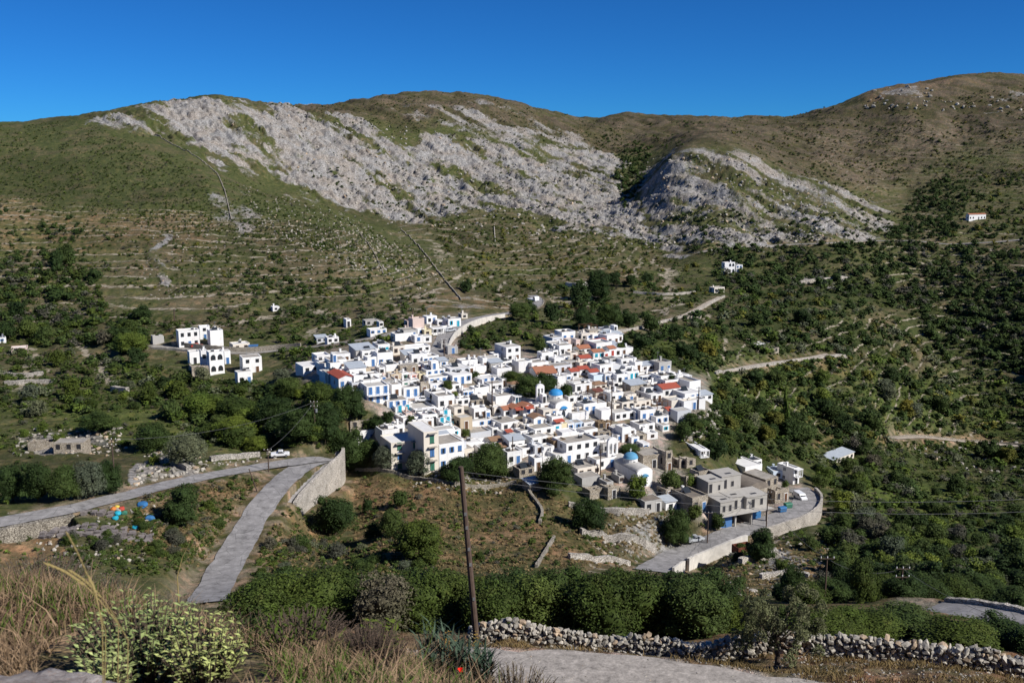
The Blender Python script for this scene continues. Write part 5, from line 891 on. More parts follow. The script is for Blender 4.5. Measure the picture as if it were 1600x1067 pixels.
HZ(980, 550, [(0, 125, 240, 350, 'w', 'b', 'f', 'V'), (130, 250, 165, 330, 'w', 'd', 'f', ''), (255, 440, 215, 320, 'w', 'n', 's', ''), (440, 520, 250, 310, 'w', '0', 'f', ''), (205, 460, 395, 475, 'w', 'b', 'f', 'V'), (465, 620, 370, 455, 'c', 'n', 'f', ''), (150, 390, 535, 620, 'c', 'n', 'f', ''), (395, 540, 500, 600, 'w', 'n', 'f', ''), (30, 145, 560, 630, 'l', 'd', 'f', ''), (800, 1030, 400, 480, 'w', 'd', 'W', 'V'), (620, 800, 380, 440, 'w', 'd', 'W', ''), (1035, 1220, 480, 660, 'w', '0', 'f', '', dict(yaw=30, depth=9)), (955, 1215, 680, 830, 'w', 'b', 'W', 'D', dict(yaw=30, depth=9)), (1215, 1420, 730, 810, 'w', 'd', 's', ''),
    (590, 870, 600, 750, 'w', 'd', 'r', ''), (395, 590, 700, 840, 'w', 'd', 'W', 'D', dict(depth=9)), (160, 390, 820, 910, 'c', 'n', 'f', ''), (0, 150, 700, 860, 'c', 'd', 'f', '')])
HZ(980, 630, [(215, 470, 105, 300, 'w', 'b', 'f', ''), (480, 690, 215, 350, 'w', 'b', 'f', ''), (500, 690, 110, 200, 'c', '0', 'f', 'P'), (690, 745, 130, 220, 'w', 'b', 'r', ''), (200, 460, 340, 480, 'w', 'd', 'f', ''), (330, 510, 500, 600, 'w', 'n', 'W', ''), (150, 320, 520, 630, 's', 'n', 'f', ''), (260, 370, 670, 800, 'w', 'b', 'f', ''), (1180, 1330, 760, 880, 'w', 'n', 'W', 'V', dict(yaw=20, depth=9, label="white house with brown door and blue terrace below, alone right of the village")), (590, 700, 390, 470, 'w', 't', 'f', '')])
HZ(660, 660, [(285, 700, 340, 770, 'w', 'b', 'f', '', dict(depth=9, label="white house with bright blue doors adjoining the right side of the cream house")), (720, 1000, 330, 470, 'w', '0', 'f', ''), (480, 640, 150, 230, 'w', 't', 'f', '')])
HZ(790, 660, [(30, 270, 480, 700, 'w', 'd', 'f', ''), (-60, 30, 400, 560, 'S', '0', 'b', ''), (280, 480, 420, 550, 'w', 'n', 'f', ''), (485, 625, 380, 540, 'l', 'n', 'f', ''), (640, 810, 400, 560, 'w', '0', 'f', ''), (480, 610, 590, 800, 'w', 'd', 'f', ''), (625, 800, 610, 680, 'w', '0', 'f', '', dict(depth=4)), (800, 1000, 290, 500, 'S', '0', 'f', ''), (1010, 1560, 310, 640, 'w', 'd', 'f', '', dict(depth=8, label="large blank white house with one small window above the grey-roofed cottage")), (1200, 1580, 740, 890, 'c', 'n', 'f', '', dict(depth=9, label="low cream cottage with a stained grey flat roof below the blank white house")),
    (230, 480, 760, 890, 's', 'd', 'f', ''), (400, 610, 1010, 1140, 's', '0', 's', '', dict(label="little stone shed with a striped metal roof at the dry field's top corner"))])
HZ(900, 670, [(510, 620, 880, 1060, 'g', '0', 'f', ''), (715, 800, 790, 900, 'g', 'n', 'f', '', dict(label="small grey hut with a wooden door below the lower church")), (100, 400, 800, 960, 'g', '0', 'f', ''), (530, 740, 960, 1160, 's', 'd', 'x', ''), (230, 500, 1000, 1160, 's', '0', 'x', '')])
HZ(1040, 700, [(-380, 0, 110, 330, 's', 'd', 'f', '', dict(yaw=14, depth=8)), (0, 110, 60, 370, 's', 'd', 'x', '', dict(yaw=30)), (230, 350, 200, 320, 's', 'n', 'x', ''), (350, 500, 180, 320, 's', 'd', 'x', ''), (550, 740, 380, 600, 's', 'd', 'f', ''), (340, 560, 480, 650, 's', '0', 'x', ''), (440, 700, 800, 1070, 's', 'd', 'f', '', dict(depth=12)), (0, 130, 680, 850, 's', 'n', 'x', ''), (0, 180, 890, 1040, 'w', 'd', 's', ''), (-350, -60, 870, 1070, 'g', 'd', 'f', '', dict(label="plain grey block house left of the small shed above the terraces"))])
HZ(1130, 700, [(690, 900, 500, 840, 's', 'd', 'f', '', dict(depth=9, yaw=38, label="old stone building with a flat gravel roof behind the concrete frame")), (460, 640, 200, 330, 'w', 'd', 'f', 'T', dict(depth=5)), (830, 1160, 380, 520, 'B', 'd', 'f', '', dict(yaw=8)), (1160, 1260, 330, 600, 'w', 'd', 'f', 'V', dict(yaw=35, depth=7)), (360, 640, 290, 520, 'w', '0', 'W', '', dict(depth=9, yaw=30, label="white building with a wide pale terrace roof behind the concrete frame")), (860, 1090, 680, 900, 's', 'n', 'x', '')])
# houses outside the dense village
HZ(220, 460, [(345, 530, 320, 470, 'w', 'd', 'f', ''), (530, 620, 285, 400, 'w', 'd', 'f', ''), (625, 740, 320, 460, 'w', '0', 'f', ''), (440, 530, 510, 620, 'w', 'd', 'f', ''), (545, 600, 500, 690, 'w', 'd', 'f', ''), (620, 750, 510, 710, 'w', 'n', 'f', 'A', dict(yaw=32)), (750, 805, 505, 620, 'w', 'd', 'f', ''), (460, 610, 640, 740, 's', 'd', 'x', ''), (825, 975, 440, 500, 'c', 'n', 'f', 'T'), (915, 1085, 560, 700, 'w', 'd', 'f', ''), (870, 1000, 690, 800, 'w', 'd', 'f', ''), (1180, 1240, 110, 150, 'w', 'd', 'f', ''), (110, 210, 370, 440, 'g', '0', 'x', ''), (345, 480, 400, 470, 'w', 'd', 'f', '')], 5.714)
house(18, 44, 543, 552, 'p', 'd', 'f', '', ymin=200, label="tiny pinkish hut with a white slab roof on the far left slope")
house(-14, 10, 528, 536, 'w', 'b', 'f', '', ymin=200, label="small white hut cut off by the photo's left edge")
house(1300, 1334, 712, 722, 'c', 'd', 's', '', yaw=40, depth=5, ymin=200, label="isolated grey-roofed stone hut on the right slope beyond the road bend")
house(1180, 1196, 537, 543, 'w', 'd', 'f', '', ymin=200, label="tiny white box hut above the ploughed terrace on the right")
house(1200, 1217, 544, 552, 's', 'd', 'f', '', ymin=200, label="small stone shed with dark doorway above the ploughed terrace")
house(1074, 1096, 493, 500, 's', 'd', 'f', '', ymin=200, label="small grey stable beside the pale walled footpath")
house(1116, 1132, 449, 458, 'c', 'd', 'f', '', ymin=200, label="cream shelter at the upper end of the walled footpath")
house(528, 560, 652, 664, 'l', 'b', 's', '', ymin=200, label="small pale shed with a sheet-metal roof left of the ruined row")
house(556, 590, 672, 690, 'w', 'd', 'f', '', ymin=200); house(548, 590, 656, 668, 's', 'd', 'f', '', depth=5, ymin=200); house(590, 602, 664, 676, 's', 'n', 'f', '', ymin=200)
house(84, 132, 692, 706, 's', 'd', 'f', '', yaw=8, depth=5, ymin=180, label="half-ruined drystone cottage with small openings on the left slope"); house(44, 80, 692, 704, 's', '0', 'x', '', yaw=8, ymin=180)
house(1132, 1148, 410, 428, 'w', 'b', 'f', 'A', yaw=20, depth=4, ymin=300, label="small white chapel by the mountain road with blue door", cat="chapel", name="chapel")
house(1150, 1160, 414, 426, 'w', 'b', 'f', '', yaw=20, ymin=300, label="tiny white annex right of the chapel by the mountain road")
house(1514, 1540, 335, 344, 'w', 'd', 'o', '', yaw=20, depth=4, ymin=400, label="distant white chapel with an orange-red roof high on the right slope", cat="chapel", name="chapel")
# the big cream house in front
for (a_, b2, c_, d_, lb, dp) in ((612, 662, 689, 733, "left wing of the three-storey cream house above the dry field", 9), (663, 686, 674, 738, "taller right wing of the three-storey cream house, nearest to the field", 12)):
    e = house(a_, b2, c_, d_, 'c', '0', 'W', '', yaw=24, depth=dp, label=lb)
    p, w_, h = solve(a_, b2, c_, d_, R(24)); fl = 3; fh = h / 3; n_ = 2 if w_ > 5 else 1
    for f in range(3):
        for k in range(n_):
            x = (-w_ / 4 + k * w_ / 2) if n_ == 2 else 0.2
            kid("window", window_mesh('closed', 'green' if f != 1 else 'blue'), e, (x, 0, f * fh + .5), 0, (1.1, 1, 1.35)); m = MB(); m.box(x - 1.1, x + 1.1, -.9, -.01, f * fh + fh * .86, f * fh + fh * .86 + .12); m.obj("canopy", MT['roof_grey'], e)
# low houses, yards and annexes that fill the gaps between the measured fronts
occ = [(e.location.x, e.location.y, w_) for e, _, _, _, _, _, _, w_, _, _ in HOUSES]; fr_ = random.Random(4); CORE = [(470, 575), (620, 545), (640, 520), (720, 500), (705, 560), (850, 575), (860, 535), (955, 520), (985, 570), (1095, 595), (1100, 640), (1050, 680), (1000, 700), (950, 735), (820, 725), (700, 720), (600, 690), (600, 640), (520, 600)]
nf_ = 0
for k in range(2600):
    u = fr_.uniform(460, 1110); v = fr_.uniform(510, 740)
    if pmask(np.array([u]), np.array([v]), CORE, 1)[0] < .5: continue
    if (690 < u < 860 and 500 < v < 560) or (800 < u < 890 and 585 < v < 625) or (955 < u < 1030 and 690 < v < 760): continue
    p = at(u, v, 200); w_ = fr_.uniform(3.5, 6)
    jx_ = int(np.interp(p.y, YR, np.arange(NR))); js_ = int((p.x / (p.y + S0) + SRANGE) / (2 * SRANGE) * (NS - 1))
    if RD[jx_, js_] < 4: continue
    if any((p.x - a_) ** 2 + (p.y + 2 - b_ - 3) ** 2 < (w_ * .5 + c_ * .42) ** 2 for a_, b_, c_ in occ): continue
    hw = w_ * F / p.y / 2; hpx = fr_.choice([2.5, 2.7, 3.0, 3.4]) * F / p.y; occ.append((p.x, p.y + 2, w_)); nf_ += 1
    house(u - hw, u + hw, v - hpx, v, fr_.choice('wwwwwwwclwgs'), fr_.choice('bddnd00dt'), fr_.choice('ffffffffffs'), '', depth=fr_.uniform(4, 7))
    if nf_ > 85: break
# ------------------------------------------------------------------ the two blue-domed churches
def church(u0, u1, v0, v1, yaw, label, dome, naveL, bel, ymin=180, k=1.0):
    yw = R(yaw); p, w_, h = solve(u0, u1, v0, v1, yw, ymin); e = empty("church", p, yw); tag(e, label, "church"); W2 = w_ / 2; base = min(-1, float(ground(p.x, p.y)) - p.z - 1.5) - 1
    m = MB(); m.box(-W2, W2, 0, naveL, base, h * .78); arc = [(-W2, h * .78)] + [(W2 * math.cos(a), h * .78 + h * .22 * math.sin(a)) for a in [math.pi - math.pi * i / 10 for i in range(1, 10)]] + [(W2, h * .78)]
    m.prism(arc[::-1], 0, 'y', naveL); m.obj("wall", MT['white'], e)
    arc2 = [(x * 1.03, z + .1) for x, z in arc]; m = MB(); m.prism(arc2[::-1], .35, 'y', naveL - .2); m.obj("roof", MT['roof_light'], e, True if False else False)
    cy_ = naveL * dome[0]; r_ = W2 * dome[1]; z0 = h * .9; m = MB(); m.lathe([(r_, z0), (r_, z0 + r_ * .75)], 16, 0, 0, cy_); dr = m.obj("drum", MT['white'], e)
    for a in range(4): kid("window", window_mesh('win', 'none'), dr, (r_ * math.sin(a * math.pi / 2), cy_ - r_ * math.cos(a * math.pi / 2), z0 + r_ * .15), a * math.pi / 2, (.5, 1, .5))
    m = MB(); zd = z0 + r_ * .75; m.lathe([(r_ * 1.07, zd), (r_ * 1.05, zd + .08)] + [(r_ * 1.02 * math.cos(t), zd + .08 + r_ * .72 * math.sin(t)) for t in [math.pi / 2 * i / 8 for i in range(0, 9)]], 20, 0, 0, cy_); dm = m.obj("dome", MT[dome[2]], e, True)
    m = MB(); zt = zd + .08 + r_ * .72; m.box(-.05, .05, cy_ - .05, cy_ + .05, zt - .1, zt + 1); m.box(-.3, .3, cy_ - .05, cy_ + .05, zt + .55, zt + .65); m.obj("cross", MT['trim_white'], dm)
    bx, by, bw, bh, bz = bel; m = MB(); na = 2; pw = bw * .16; ow = (bw - pw * (na + 1)) / na; ph = bh * .62
    m.box(bx - bw / 2, bx + bw / 2, by, by + .7, base, bz)
    for i in range(na + 1): x = bx - bw / 2 + i * (ow + pw); m.box(x, x + pw, by, by + .7, bz, bz + ph)
    top = [(bx - bw / 2, bz + ph), (bx + bw / 2, bz + ph), (bx + bw / 2, bz + ph + bh * .12)] + [(bx + bw / 2 * math.cos(a), bz + ph + bh * .12 + bh * .24 * math.sin(a)) for a in [math.pi * i / 8 for i in range(1, 8)]] + [(bx - bw / 2, bz + ph + bh * .12)]
    m.prism(top, by, 'y', .7); bt = m.obj("belfry", MT['white'], e)
    m = MB()
    for i in range(na): x = bx - bw / 2 + pw + ow / 2 + i * (ow + pw); m.lathe([(.05, bz + ph * .8), (.16, bz + ph * .7), (.24, bz + ph * .42)], 8, 0, x, by + .35)
    m.obj("bell", MT['steel'], bt); m = MB(); zt = bz + bh * .98; m.box(bx - .05, bx + .05, by + .3, by + .4, zt - .1, zt + .9); m.box(bx - .25, bx + .25, by + .3, by + .4, zt + .45, zt + .55); m.obj("cross", MT['trim_white'], bt)
    kid("door", window_mesh('arch', 'blue'), e, (0, 0, .1), 0, (.7, 1, 1.1)); kid("window", window_mesh('win', 'none'), e, (W2 * .2, 0, h * .42), 0, (.6, 1, .6))
    m = MB(); m.prism([(W2 * .42 * math.cos(a), h * .55 + W2 * .3 * math.sin(a)) for a in [math.pi * i / 8 for i in range(9)]][::-1], -.5, 'y', .49); m.obj("canopy", MT[dome[2]], e); return e
church(868, 893, 627, 652, 24, "upper blue-domed white church with a belfry beside the village square", (.62, .78, 'dome_blue'), 8, (-4.2, 6, 2.4, 3.6, 5.0))
church(995, 1019, 731, 760, 26, "lower white church with a pale blue dome and twin-arched belfry near the ruins", (.50, .80, 'dull_dome'), 13, (-1.4, 12.6, 3.0, 4.4, 5.0))
# ------------------------------------------------------------------ unfinished concrete building
def concrete_frame():
    yw = R(24); p, w_, h = solve(1124, 1200, 806, 822, yw, 180, None); p.z += 0.7; e = empty("unfinished_building", p, yw); tag(e, "unfinished raw concrete building on columns above the road, with empty openings", "building"); W2 = w_ / 2
    c_ = MT['concrete']; gz = -0.8
    s_ = p.y / F; U0 = lambda u: (u - 1162) * s_ * 1.02; d = 11
    m = MB(); m.box(-W2, W2, 0, d, 2.95, 3.25); m.box(-W2 - .2, W2 + .6, -1.2, -.01, 2.97, 3.12); m.obj("floor_slab", c_, e)
    m = MB(); m.box(-W2, W2, d - .3, d, gz - 2, 2.94); m.box(-W2, -W2 + .3, .5, d - .3, gz - 2, 2.94); m.box(W2 * .35, W2 * .35 + .3, 1, d - .3, gz - 2, 2.94); m.obj("wall", c_, e)
    for k, x in enumerate((-W2 + .3, -W2 * .35, W2 * .32, W2 - .3)): m = MB(); m.box(x - .2, x + .2, .02, .42, gz - 2, 2.94); m.obj("column", c_, e)
    m = MB(); m.box(-W2 + .6, -W2 * .45, .5, .6, gz, 2.3); m.obj("grille_gate", MT['blue'], e)
    m = MB(); m.box(W2 * .4, W2 - .2, 2.5, 2.7, gz, 1.9); m.obj("blue_partition", MT['bag_blue'], e)
    def vol(x0, x1, y0, y1, z0, z1, holes, nm="storey"):
        m = MB(); m.box(x0, x1, y0, y1, z0, z1); m.box(x0 - .15, x1 + .15, y0 - .15, y1 + .15, z1, z1 + .18); v = m.obj(nm, c_, e)
        for hx, hz, hw, hh in holes: kid("opening", window_mesh('hole', 'concrete'), v, (hx, y0, hz), 0, (hw, 1, hh / 1.6))
        m = MB(); xx = (x0 + x1) / 2; m.box(xx - .9, xx + .9, y0 + 1.2, y0 + 2.0, z1 + .15, z1 + .19); m.obj("roof_hatch", MT['dark'], v)
    vol(-W2, -W2 * .45, 0.0, 6, 3.26, 6.2, [(-W2 * .85, 3.8, .7, 1.5), (-W2 * .6, 3.8, .7, 1.5)]); vol(-W2 * .44, W2 * .12, 1.6, 7, 3.26, 6.3, [(-W2 * .2, 3.3, .8, 2.2)]); vol(W2 * .13, W2 * .98, 0.6, 6.5, 3.26, 6.1, [(W2 * .4, 3.4, .9, 2.1), (W2 * .75, 3.8, .8, 1.6)])
    vol(-W2 * .9, -W2 * .25, 6.1, 11, 3.26, 9.2, [(-W2 * .8, 6.5, .9, 2.2), (-W2 * .45, 6.9, .6, 1.3)]); vol(-W2 * .24, W2 * .55, 7.1, 12.5, 3.26, 9.6, [(-W2 * .1, 6.6, .9, 2.2), (W2 * .2, 6.9, .8, 1.3)])
    return e
concrete_frame()
# arched store behind it
yw = R(34); p, w_, h = solve(1168, 1198, 752, 790, yw, 180); e = empty("vaulted_store", p, yw); tag(e, "round-fronted building with a dark curved gravel roof behind the concrete frame", "building"); W2 = w_ / 2
m = MB(); m.box(-W2, W2, 0, 9, -3, h * .7); m.obj("wall", MT['stone'], e); m = MB(); m.prism([(W2 * 1.04 * math.cos(a), h * .7 + h * .28 * math.sin(a)) for a in [math.pi * i / 12 for i in range(13)]][::-1], -.2, 'y', 9.4); m.obj("roof", MT['roof_dark'], e); kid("window", window_mesh('hole', 'stone'), e, (0, 0, 1.2))
# ------------------------------------------------------------------ labels that single out each house
LM = [(872, 622, "the upper blue-domed church"), (985, 722, "the lower blue-domed church"), (650, 700, "the big cream house"), (790, 548, "the tall white four-storey block"), (850, 583, "the long orange-roofed hall"), (1160, 785, "the unfinished concrete building"), (705, 507, "the turquoise-doored building by the upper road"), (832, 645, "the two orange gables in mid village"), (905, 705, "the large blank white house"), (1085, 612, "the white cubes at the village's right edge"), (950, 532, "the uppermost cluster of the village"), (540, 598, "the red gable at the village's left end"), (318, 545, "the separate white blocks left of the village"), (590, 615, "the big balconied block at the left edge"), (722, 584, "the pale school with arched windows"), (1048, 735, "the roofless stone ruins")]
cand = {}
for i, (e, u, v, col, sh, roof, fl, w_, lab, opt) in enumerate(HOUSES):
    e["category"] = e.get("category", "house")
    if lab: e["label"] = lab; e["category"] = "chapel" if e.name.startswith("chapel") else "house"; continue
    lu, lv, ln = min(LM, key=lambda q: math.hypot(u - q[0], (v - q[1]) * 1.5)); du, dv = u - lu, (v - lv) * 1.4
    dr = ("right of" if du > 0 else "left of") if abs(du) > abs(dv) else ("below" if dv > 0 else "above")
    if math.hypot(du, dv) < 16: dr = "beside"
    sz = {1: "low", 2: "two-storey", 3: "three-storey"}.get(fl, "tall"); kind = "ruin" if roof == 'x' else "house"
    feat = (f" with {SM[sh][1]}" if roof in 'fWx' else f" with {RM[roof]}") ; key = (sz, CM[col][1], feat, dr, ln, kind); cand.setdefault(key, []).append((math.hypot(du, dv), i))
ORD = ["nearest", "second-nearest", "third-nearest", "fourth-nearest", "fifth-nearest", "sixth-nearest", "seventh-nearest", "eighth-nearest", "ninth-nearest", "tenth-nearest"]
for (sz, cn, feat, dr, ln, kind), L_ in cand.items():
    L_.sort()
    for k, (_, i) in enumerate(L_):
        e = HOUSES[i][0]; e["label"] = (f"{ORD[k]} " if len(L_) > 1 else "") + f"{sz} {cn} {kind}{feat} {dr} {ln}".replace("the uppermost cluster of the village", "the village's top cluster").replace("the turquoise-doored building by the upper road", "the turquoise-doored roadside building").replace("the separate white blocks left of the village", "the detached white blocks").replace("the two orange gables in mid village", "the orange gables").replace("the white cubes at the village's right edge", "the right-edge white cubes").replace("the big balconied block at the left edge", "the left-edge balconied block").replace("the red gable at the village's left end", "the left-end red gable").replace("the pale school with arched windows", "the arched-window school").replace("with blank walls", "without windows"); e["category"] = "ruin" if kind == "ruin" else "house"
print("houses", len(HOUSES))
# ------------------------------------------------------------------ walls
def strip_wall(name, p, up, down, thick, mat, label, cat="wall", rough=0.15, side=0.0, group=None, cap=None):
    """A wall following the 3-D path p; up/down are its top and foot relative to the path, side shifts it sideways."""
    d = np.gradient(p[:, :2], axis=0); d /= np.linalg.norm(d, axis=1, keepdims=True) + 1e-9; nr = np.stack([-d[:, 1], d[:, 0]], 1); k = len(p); s = np.arange(k)
    j = (fbm(s / 1.3, s * 0 + 3.1, 3, 61) - .5) * 2 * rough; a = p[:, :2] + nr * (side - thick / 2)[:, None] if isinstance(side, np.ndarray) else p[:, :2] + nr * (side - thick / 2); b = a + nr * thick
    zt = p[:, 2] + up + j; zb = p[:, 2] + down
    V = np.concatenate([np.c_[a, zb], np.c_[a, zt], np.c_[b, zt], np.c_[b, zb]]); f = []
    for i in range(k - 1):
        for q in range(4):
            r = (q + 1) % 4; f.append((q * k + i, q * k + i + 1, r * k + i + 1, r * k + i))
    f.append((0, k, 2 * k, 3 * k)); f.append((k - 1, 4 * k - 1, 3 * k - 1, 2 * k - 1))
    me = np_mesh(name, V, np.array(f)[:, ::-1], [MT[mat]]); return tag(link(bpy.data.objects.new(name, me)), label, cat, group)
def sub(p, a, b): n_ = len(p); return p[int(a * n_):max(int(a * n_) + 3, int(b * n_))]
RP = {i: q[1] for i, q in enumerate(ROADS)}
stone('palestone', (0.50, 0.46, 0.40), (0.66, 0.61, 0.54), (0.20, 0.17, 0.13), 2.6, 0.15); stone('fieldstone', (0.30, 0.27, 0.22), (0.44, 0.40, 0.33), (0.10, 0.08, 0.06), 2.2, 0.2)
flat('oldwhite', (0.60, 0.57, 0.52), 0.9, 0.35, 0.6)
def along(i, a, b, off, up, down, th, mat, label, **kw): return strip_wall("parapet_wall", sub(RP[i], a, b), up, down, th, mat, label, side=off, **kw)
def px_wall(pts, up, th, mat, label, ymin=120, down=-0.8, name="dry_stone_wall", rough=.2, group=None):
    p = poly_px(pts, 4, ymin, 3); p[:, 2] = ground(p[:, 0], p[:, 1]); return strip_wall(name, p, up, down, th, mat, label, rough=rough, group=group)
strip_wall("retaining_wall", HQ, 0.75, -9, 0.8, 'palestone', "tall curved pale stone retaining wall holding up the hairpin of the road", rough=.1, side=-1.0)
m = MB(); rc_ = np.concatenate([ROADS[1][1], ROADS[0][1][-6:]]); ap = [(HQ[i_], rc_[np.argmin(((rc_[:, :2] - HQ[i_, :2]) ** 2).sum(1))]) for i_ in range(0, 62, 2)]
for (a0_, b0_), (a1_, b1_) in zip(ap[:-1], ap[1:]): m.face([tuple(a0_ + [0, 0, .006]), tuple(a1_ + [0, 0, .006]), tuple(b1_ + [0, 0, .008]), tuple(b0_ + [0, 0, .008])] if np.linalg.norm(b1_ - b0_) > .01 else [tuple(a0_ + [0, 0, .006]), tuple(a1_ + [0, 0, .006]), tuple(b1_ + [0, 0, .008])])
tag(m.obj("road_apron", MT['asphalt']), kind="structure")
along(0, .02, .21, -3.9, .15, -6, 1.2, 'fieldstone', "broad rubble retaining wall below the left road at the photo's edge")
along(2, .06, .20, -3.8, .7, -3.5, .5, 'oldwhite', "short pale parapet at the lower end of the bend road"); along(2, .22, .47, -3.8, .8, -4.5, .6, 'oldwhite', "long whitewashed retaining wall under the silver car's road")
along(2, .50, .97, -3.8, .8, -6, .6, 'palestone', "curved stone parapet wall around the outside of the road bend"); along(3, .05, .42, -2.9, .6, -2.4, .35, 'oldwhite', "white parapet wall along the village's upper road"); along(3, .45, .9, -2.9, .3, -2.5, .5, 'fieldstone', "grey stone wall supporting the upper road towards its bend")
along(5, 0, 1, -1.9, .9, -1, .6, 'palestone', "pale stone wall along the footpath climbing right from the village"); along(4, .1, .6, 2.2, 1.6, -.5, .5, 'fieldstone', "stone terrace wall above the upper lane"); along(4, .6, .95, -2.2, .2, -1.6, .4, 'palestone', "pale edging wall below the upper lane near the pink house")
along(9, 0, 1, 4.3, .5, -1.5, .7, 'palestone', "low pale stone wall on the far side of the lower right road"); along(6, .05, .5, -2.8, .2, -3, .6, 'palestone', "pale wall below the mountain road at the foot of the rocky knoll"); along(8, 0, 1, 1.9, .5, -.5, .4, 'fieldstone', "low wall beside the dirt road on the right slope")
for pts, h_, th, mt_, lb in [([(196, 194), (230, 204), (270, 226), (310, 247), (340, 272), (352, 300), (362, 345)], .7, .5, 'fieldstone', "long dark drystone wall winding down the green hill from the crest"), ([(625, 357), (650, 380), (668, 402), (690, 432), (722, 470)], .7, .5, 'fieldstone', "dark drystone wall running down to the lone round tree"),
    ([(560, 362), (585, 395), (600, 430)], .6, .4, 'fieldstone', "short drystone wall left of the one that ends by the lone round tree"), ([(772, 350), (774, 380)], .7, .5, 'palestone', "short upright wall on the terraces below the white cliff"),
    ([(548, 735), (575, 733), (600, 738), (650, 748), (700, 757), (740, 762), (790, 760), (815, 752)], .75, .6, 'fieldstone', "rubble wall between the dry field and the village trees"), ([(836, 890), (850, 868), (868, 838)], .8, .5, 'fieldstone', "leaning pale wall running down the dry field right of the pole"), ([(815, 752), (830, 775), (850, 800), (842, 822)], .8, .6, 'fieldstone', "wall down the edge of the dry field below the striped shed"),
    ([(880, 790), (930, 800), (975, 806), (1020, 800)], 1.4, .8, 'greystone', "upper terrace wall left of the dark leaning tree"), ([(900, 835), (950, 842), (1000, 850), (1030, 862)], 1.6, .9, 'greystone', "middle terrace wall left of the bend road"), ([(880, 872), (940, 876), (990, 884)], 1.2, .8, 'greystone', "lowest terrace wall just above the near hedge"),
    ([(1150, 885), (1190, 872), (1225, 870)], 1.5, 1.0, 'palestone', "pale broken wall below the rusty container"), ([(1180, 905), (1230, 898), (1275, 905)], 1.0, .8, 'greystone', "low broken wall above the lower right belt of bushes"), ([(0, 588), (40, 590), (75, 586)], 1.4, .8, 'greystone', "upper of two grey terrace walls at the left edge below the pink hut"), ([(0, 602), (50, 600), (90, 598)], 1.4, .8, 'greystone', "lower of two grey terrace walls at the left edge below the pink hut"),
    ([(230, 545), (280, 548), (345, 556)], .8, .5, 'palestone', "low wall under the lane left of the separate white blocks"), ([(170, 610), (206, 614)], 1.6, 1.5, 'greystone', "isolated pale ruin wall in the wooded basin on the left"), ([(255, 720), (300, 738)], 1.2, 1.0, 'greystone', "rough wall above the left road beneath the grey-green bush"), ([(320, 722), (370, 716), (415, 712)], 1.2, .8, 'greystone', "broken drystone wall above the left road near the white pickup"),
    ([(1115, 585), (1180, 575), (1260, 562), (1330, 556)], 1.0, .6, 'palestone', "pale wall along the ploughed terrace on the right"), ([(880, 447), (905, 449), (925, 448)], 2.4, .8, 'oldwhite', "bright retaining wall right of the upper road's bend"), ([(1240, 445), (1280, 440), (1330, 436)], 2.0, 1.2, 'palestone', "bright scree-topped wall beneath the mountain road"), ([(985, 458), (1040, 462), (1090, 458)], 1.2, .8, 'palestone', "terrace wall below the bare orange soil patch")]:
    px_wall(pts, h_, th, mt_, lb)
# ------------------------------------------------------------------ near dry-stone wall, stone by stone
def stones(rs, N_, posf, sizef, core=I1):
    cv, cf = core; Vs = []; Fs = []; T = []; b = 0
    for k in range(N_):
        p_ = posf(k)
        if p_ is None: continue
        s = sizef(k); j = 1 + (rs.random((len(cv), 1)) - .5) * .5; v = np.sign(cv) * np.abs(cv) ** 0.62 * j; a, b1, c1 = rs.uniform(0, 6.28), rs.normal(0, .35), rs.normal(0, .35)
        v = v * s; ca_, sa_ = math.cos(b1), math.sin(b1); v = np.stack([v[:, 0], v[:, 1] * ca_ - v[:, 2] * sa_, v[:, 1] * sa_ + v[:, 2] * ca_], 1); ca_, sa_ = math.cos(c1), math.sin(c1); v = np.stack([v[:, 0] * ca_ - v[:, 2] * sa_, v[:, 1], v[:, 0] * sa_ + v[:, 2] * ca_], 1)
        ya = p_[3]; ca_, sa_ = math.cos(ya), math.sin(ya); v = np.stack([v[:, 0] * ca_ - v[:, 1] * sa_, v[:, 0] * sa_ + v[:, 1] * ca_, v[:, 2]], 1) + np.array(p_[:3])
        Vs.append(v); Fs.append(cf + b); b += len(v); tn = rs.random(); base_ = rs.uniform(.55, 1.15); T.append(np.tile(np.array([base_ * (1.12 if tn < .12 else 1), base_ * (0.93 if tn < .12 else 1), base_ * (0.74 if tn < .12 else .97)]), (len(v), 1)))
    return np.concatenate(Vs), np.concatenate(Fs), np.concatenate(T)
m, t, b = base_mat("loose_stone", 0.95, .15); a_ = N(t, "ShaderNodeAttribute", attribute_name="tint"); f = noise(t, 5, 6, .7); h = ramp(t, f, [(.3, (.19, .175, .155)), (.5, (.38, .35, .31)), (.7, (.54, .51, .46))]); t.links.new(mixc(t, 1, h, a_.outputs["Color"], 'MULTIPLY'), b.inputs["Base Color"]); bump(t, b, f, .6, .05); MT['rock'] = m
def stone_obj(name, VFT):
    V, Fq, T = VFT; me = np_mesh(name, V, Fq, [MT['rock']], attrs={"tint": ('FLOAT_COLOR', np.concatenate([T, np.ones((len(T), 1))], 1))}); return link(bpy.data.objects.new(name, me))
wp = np.array([P(u, v, Y) for u, v, Y in [(728, 998, 46.5), (860, 999, 46.0), (960, 1003, 45.6), (1100, 1012, 44.6), (1200, 1016, 44.4), (1300, 1024, 43.6), (1400, 1036, 42.6), (1500, 1050, 41.6), (1600, 1065, 40.8), (1760, 1085, 40)]]); tw = np.r_[0, np.cumsum(np.linalg.norm(np.diff(wp[:, :2], axis=0), axis=1))]; LW = tw[-1]
rs_ = np.random.default_rng(5); SL = []
row_h = 0.155
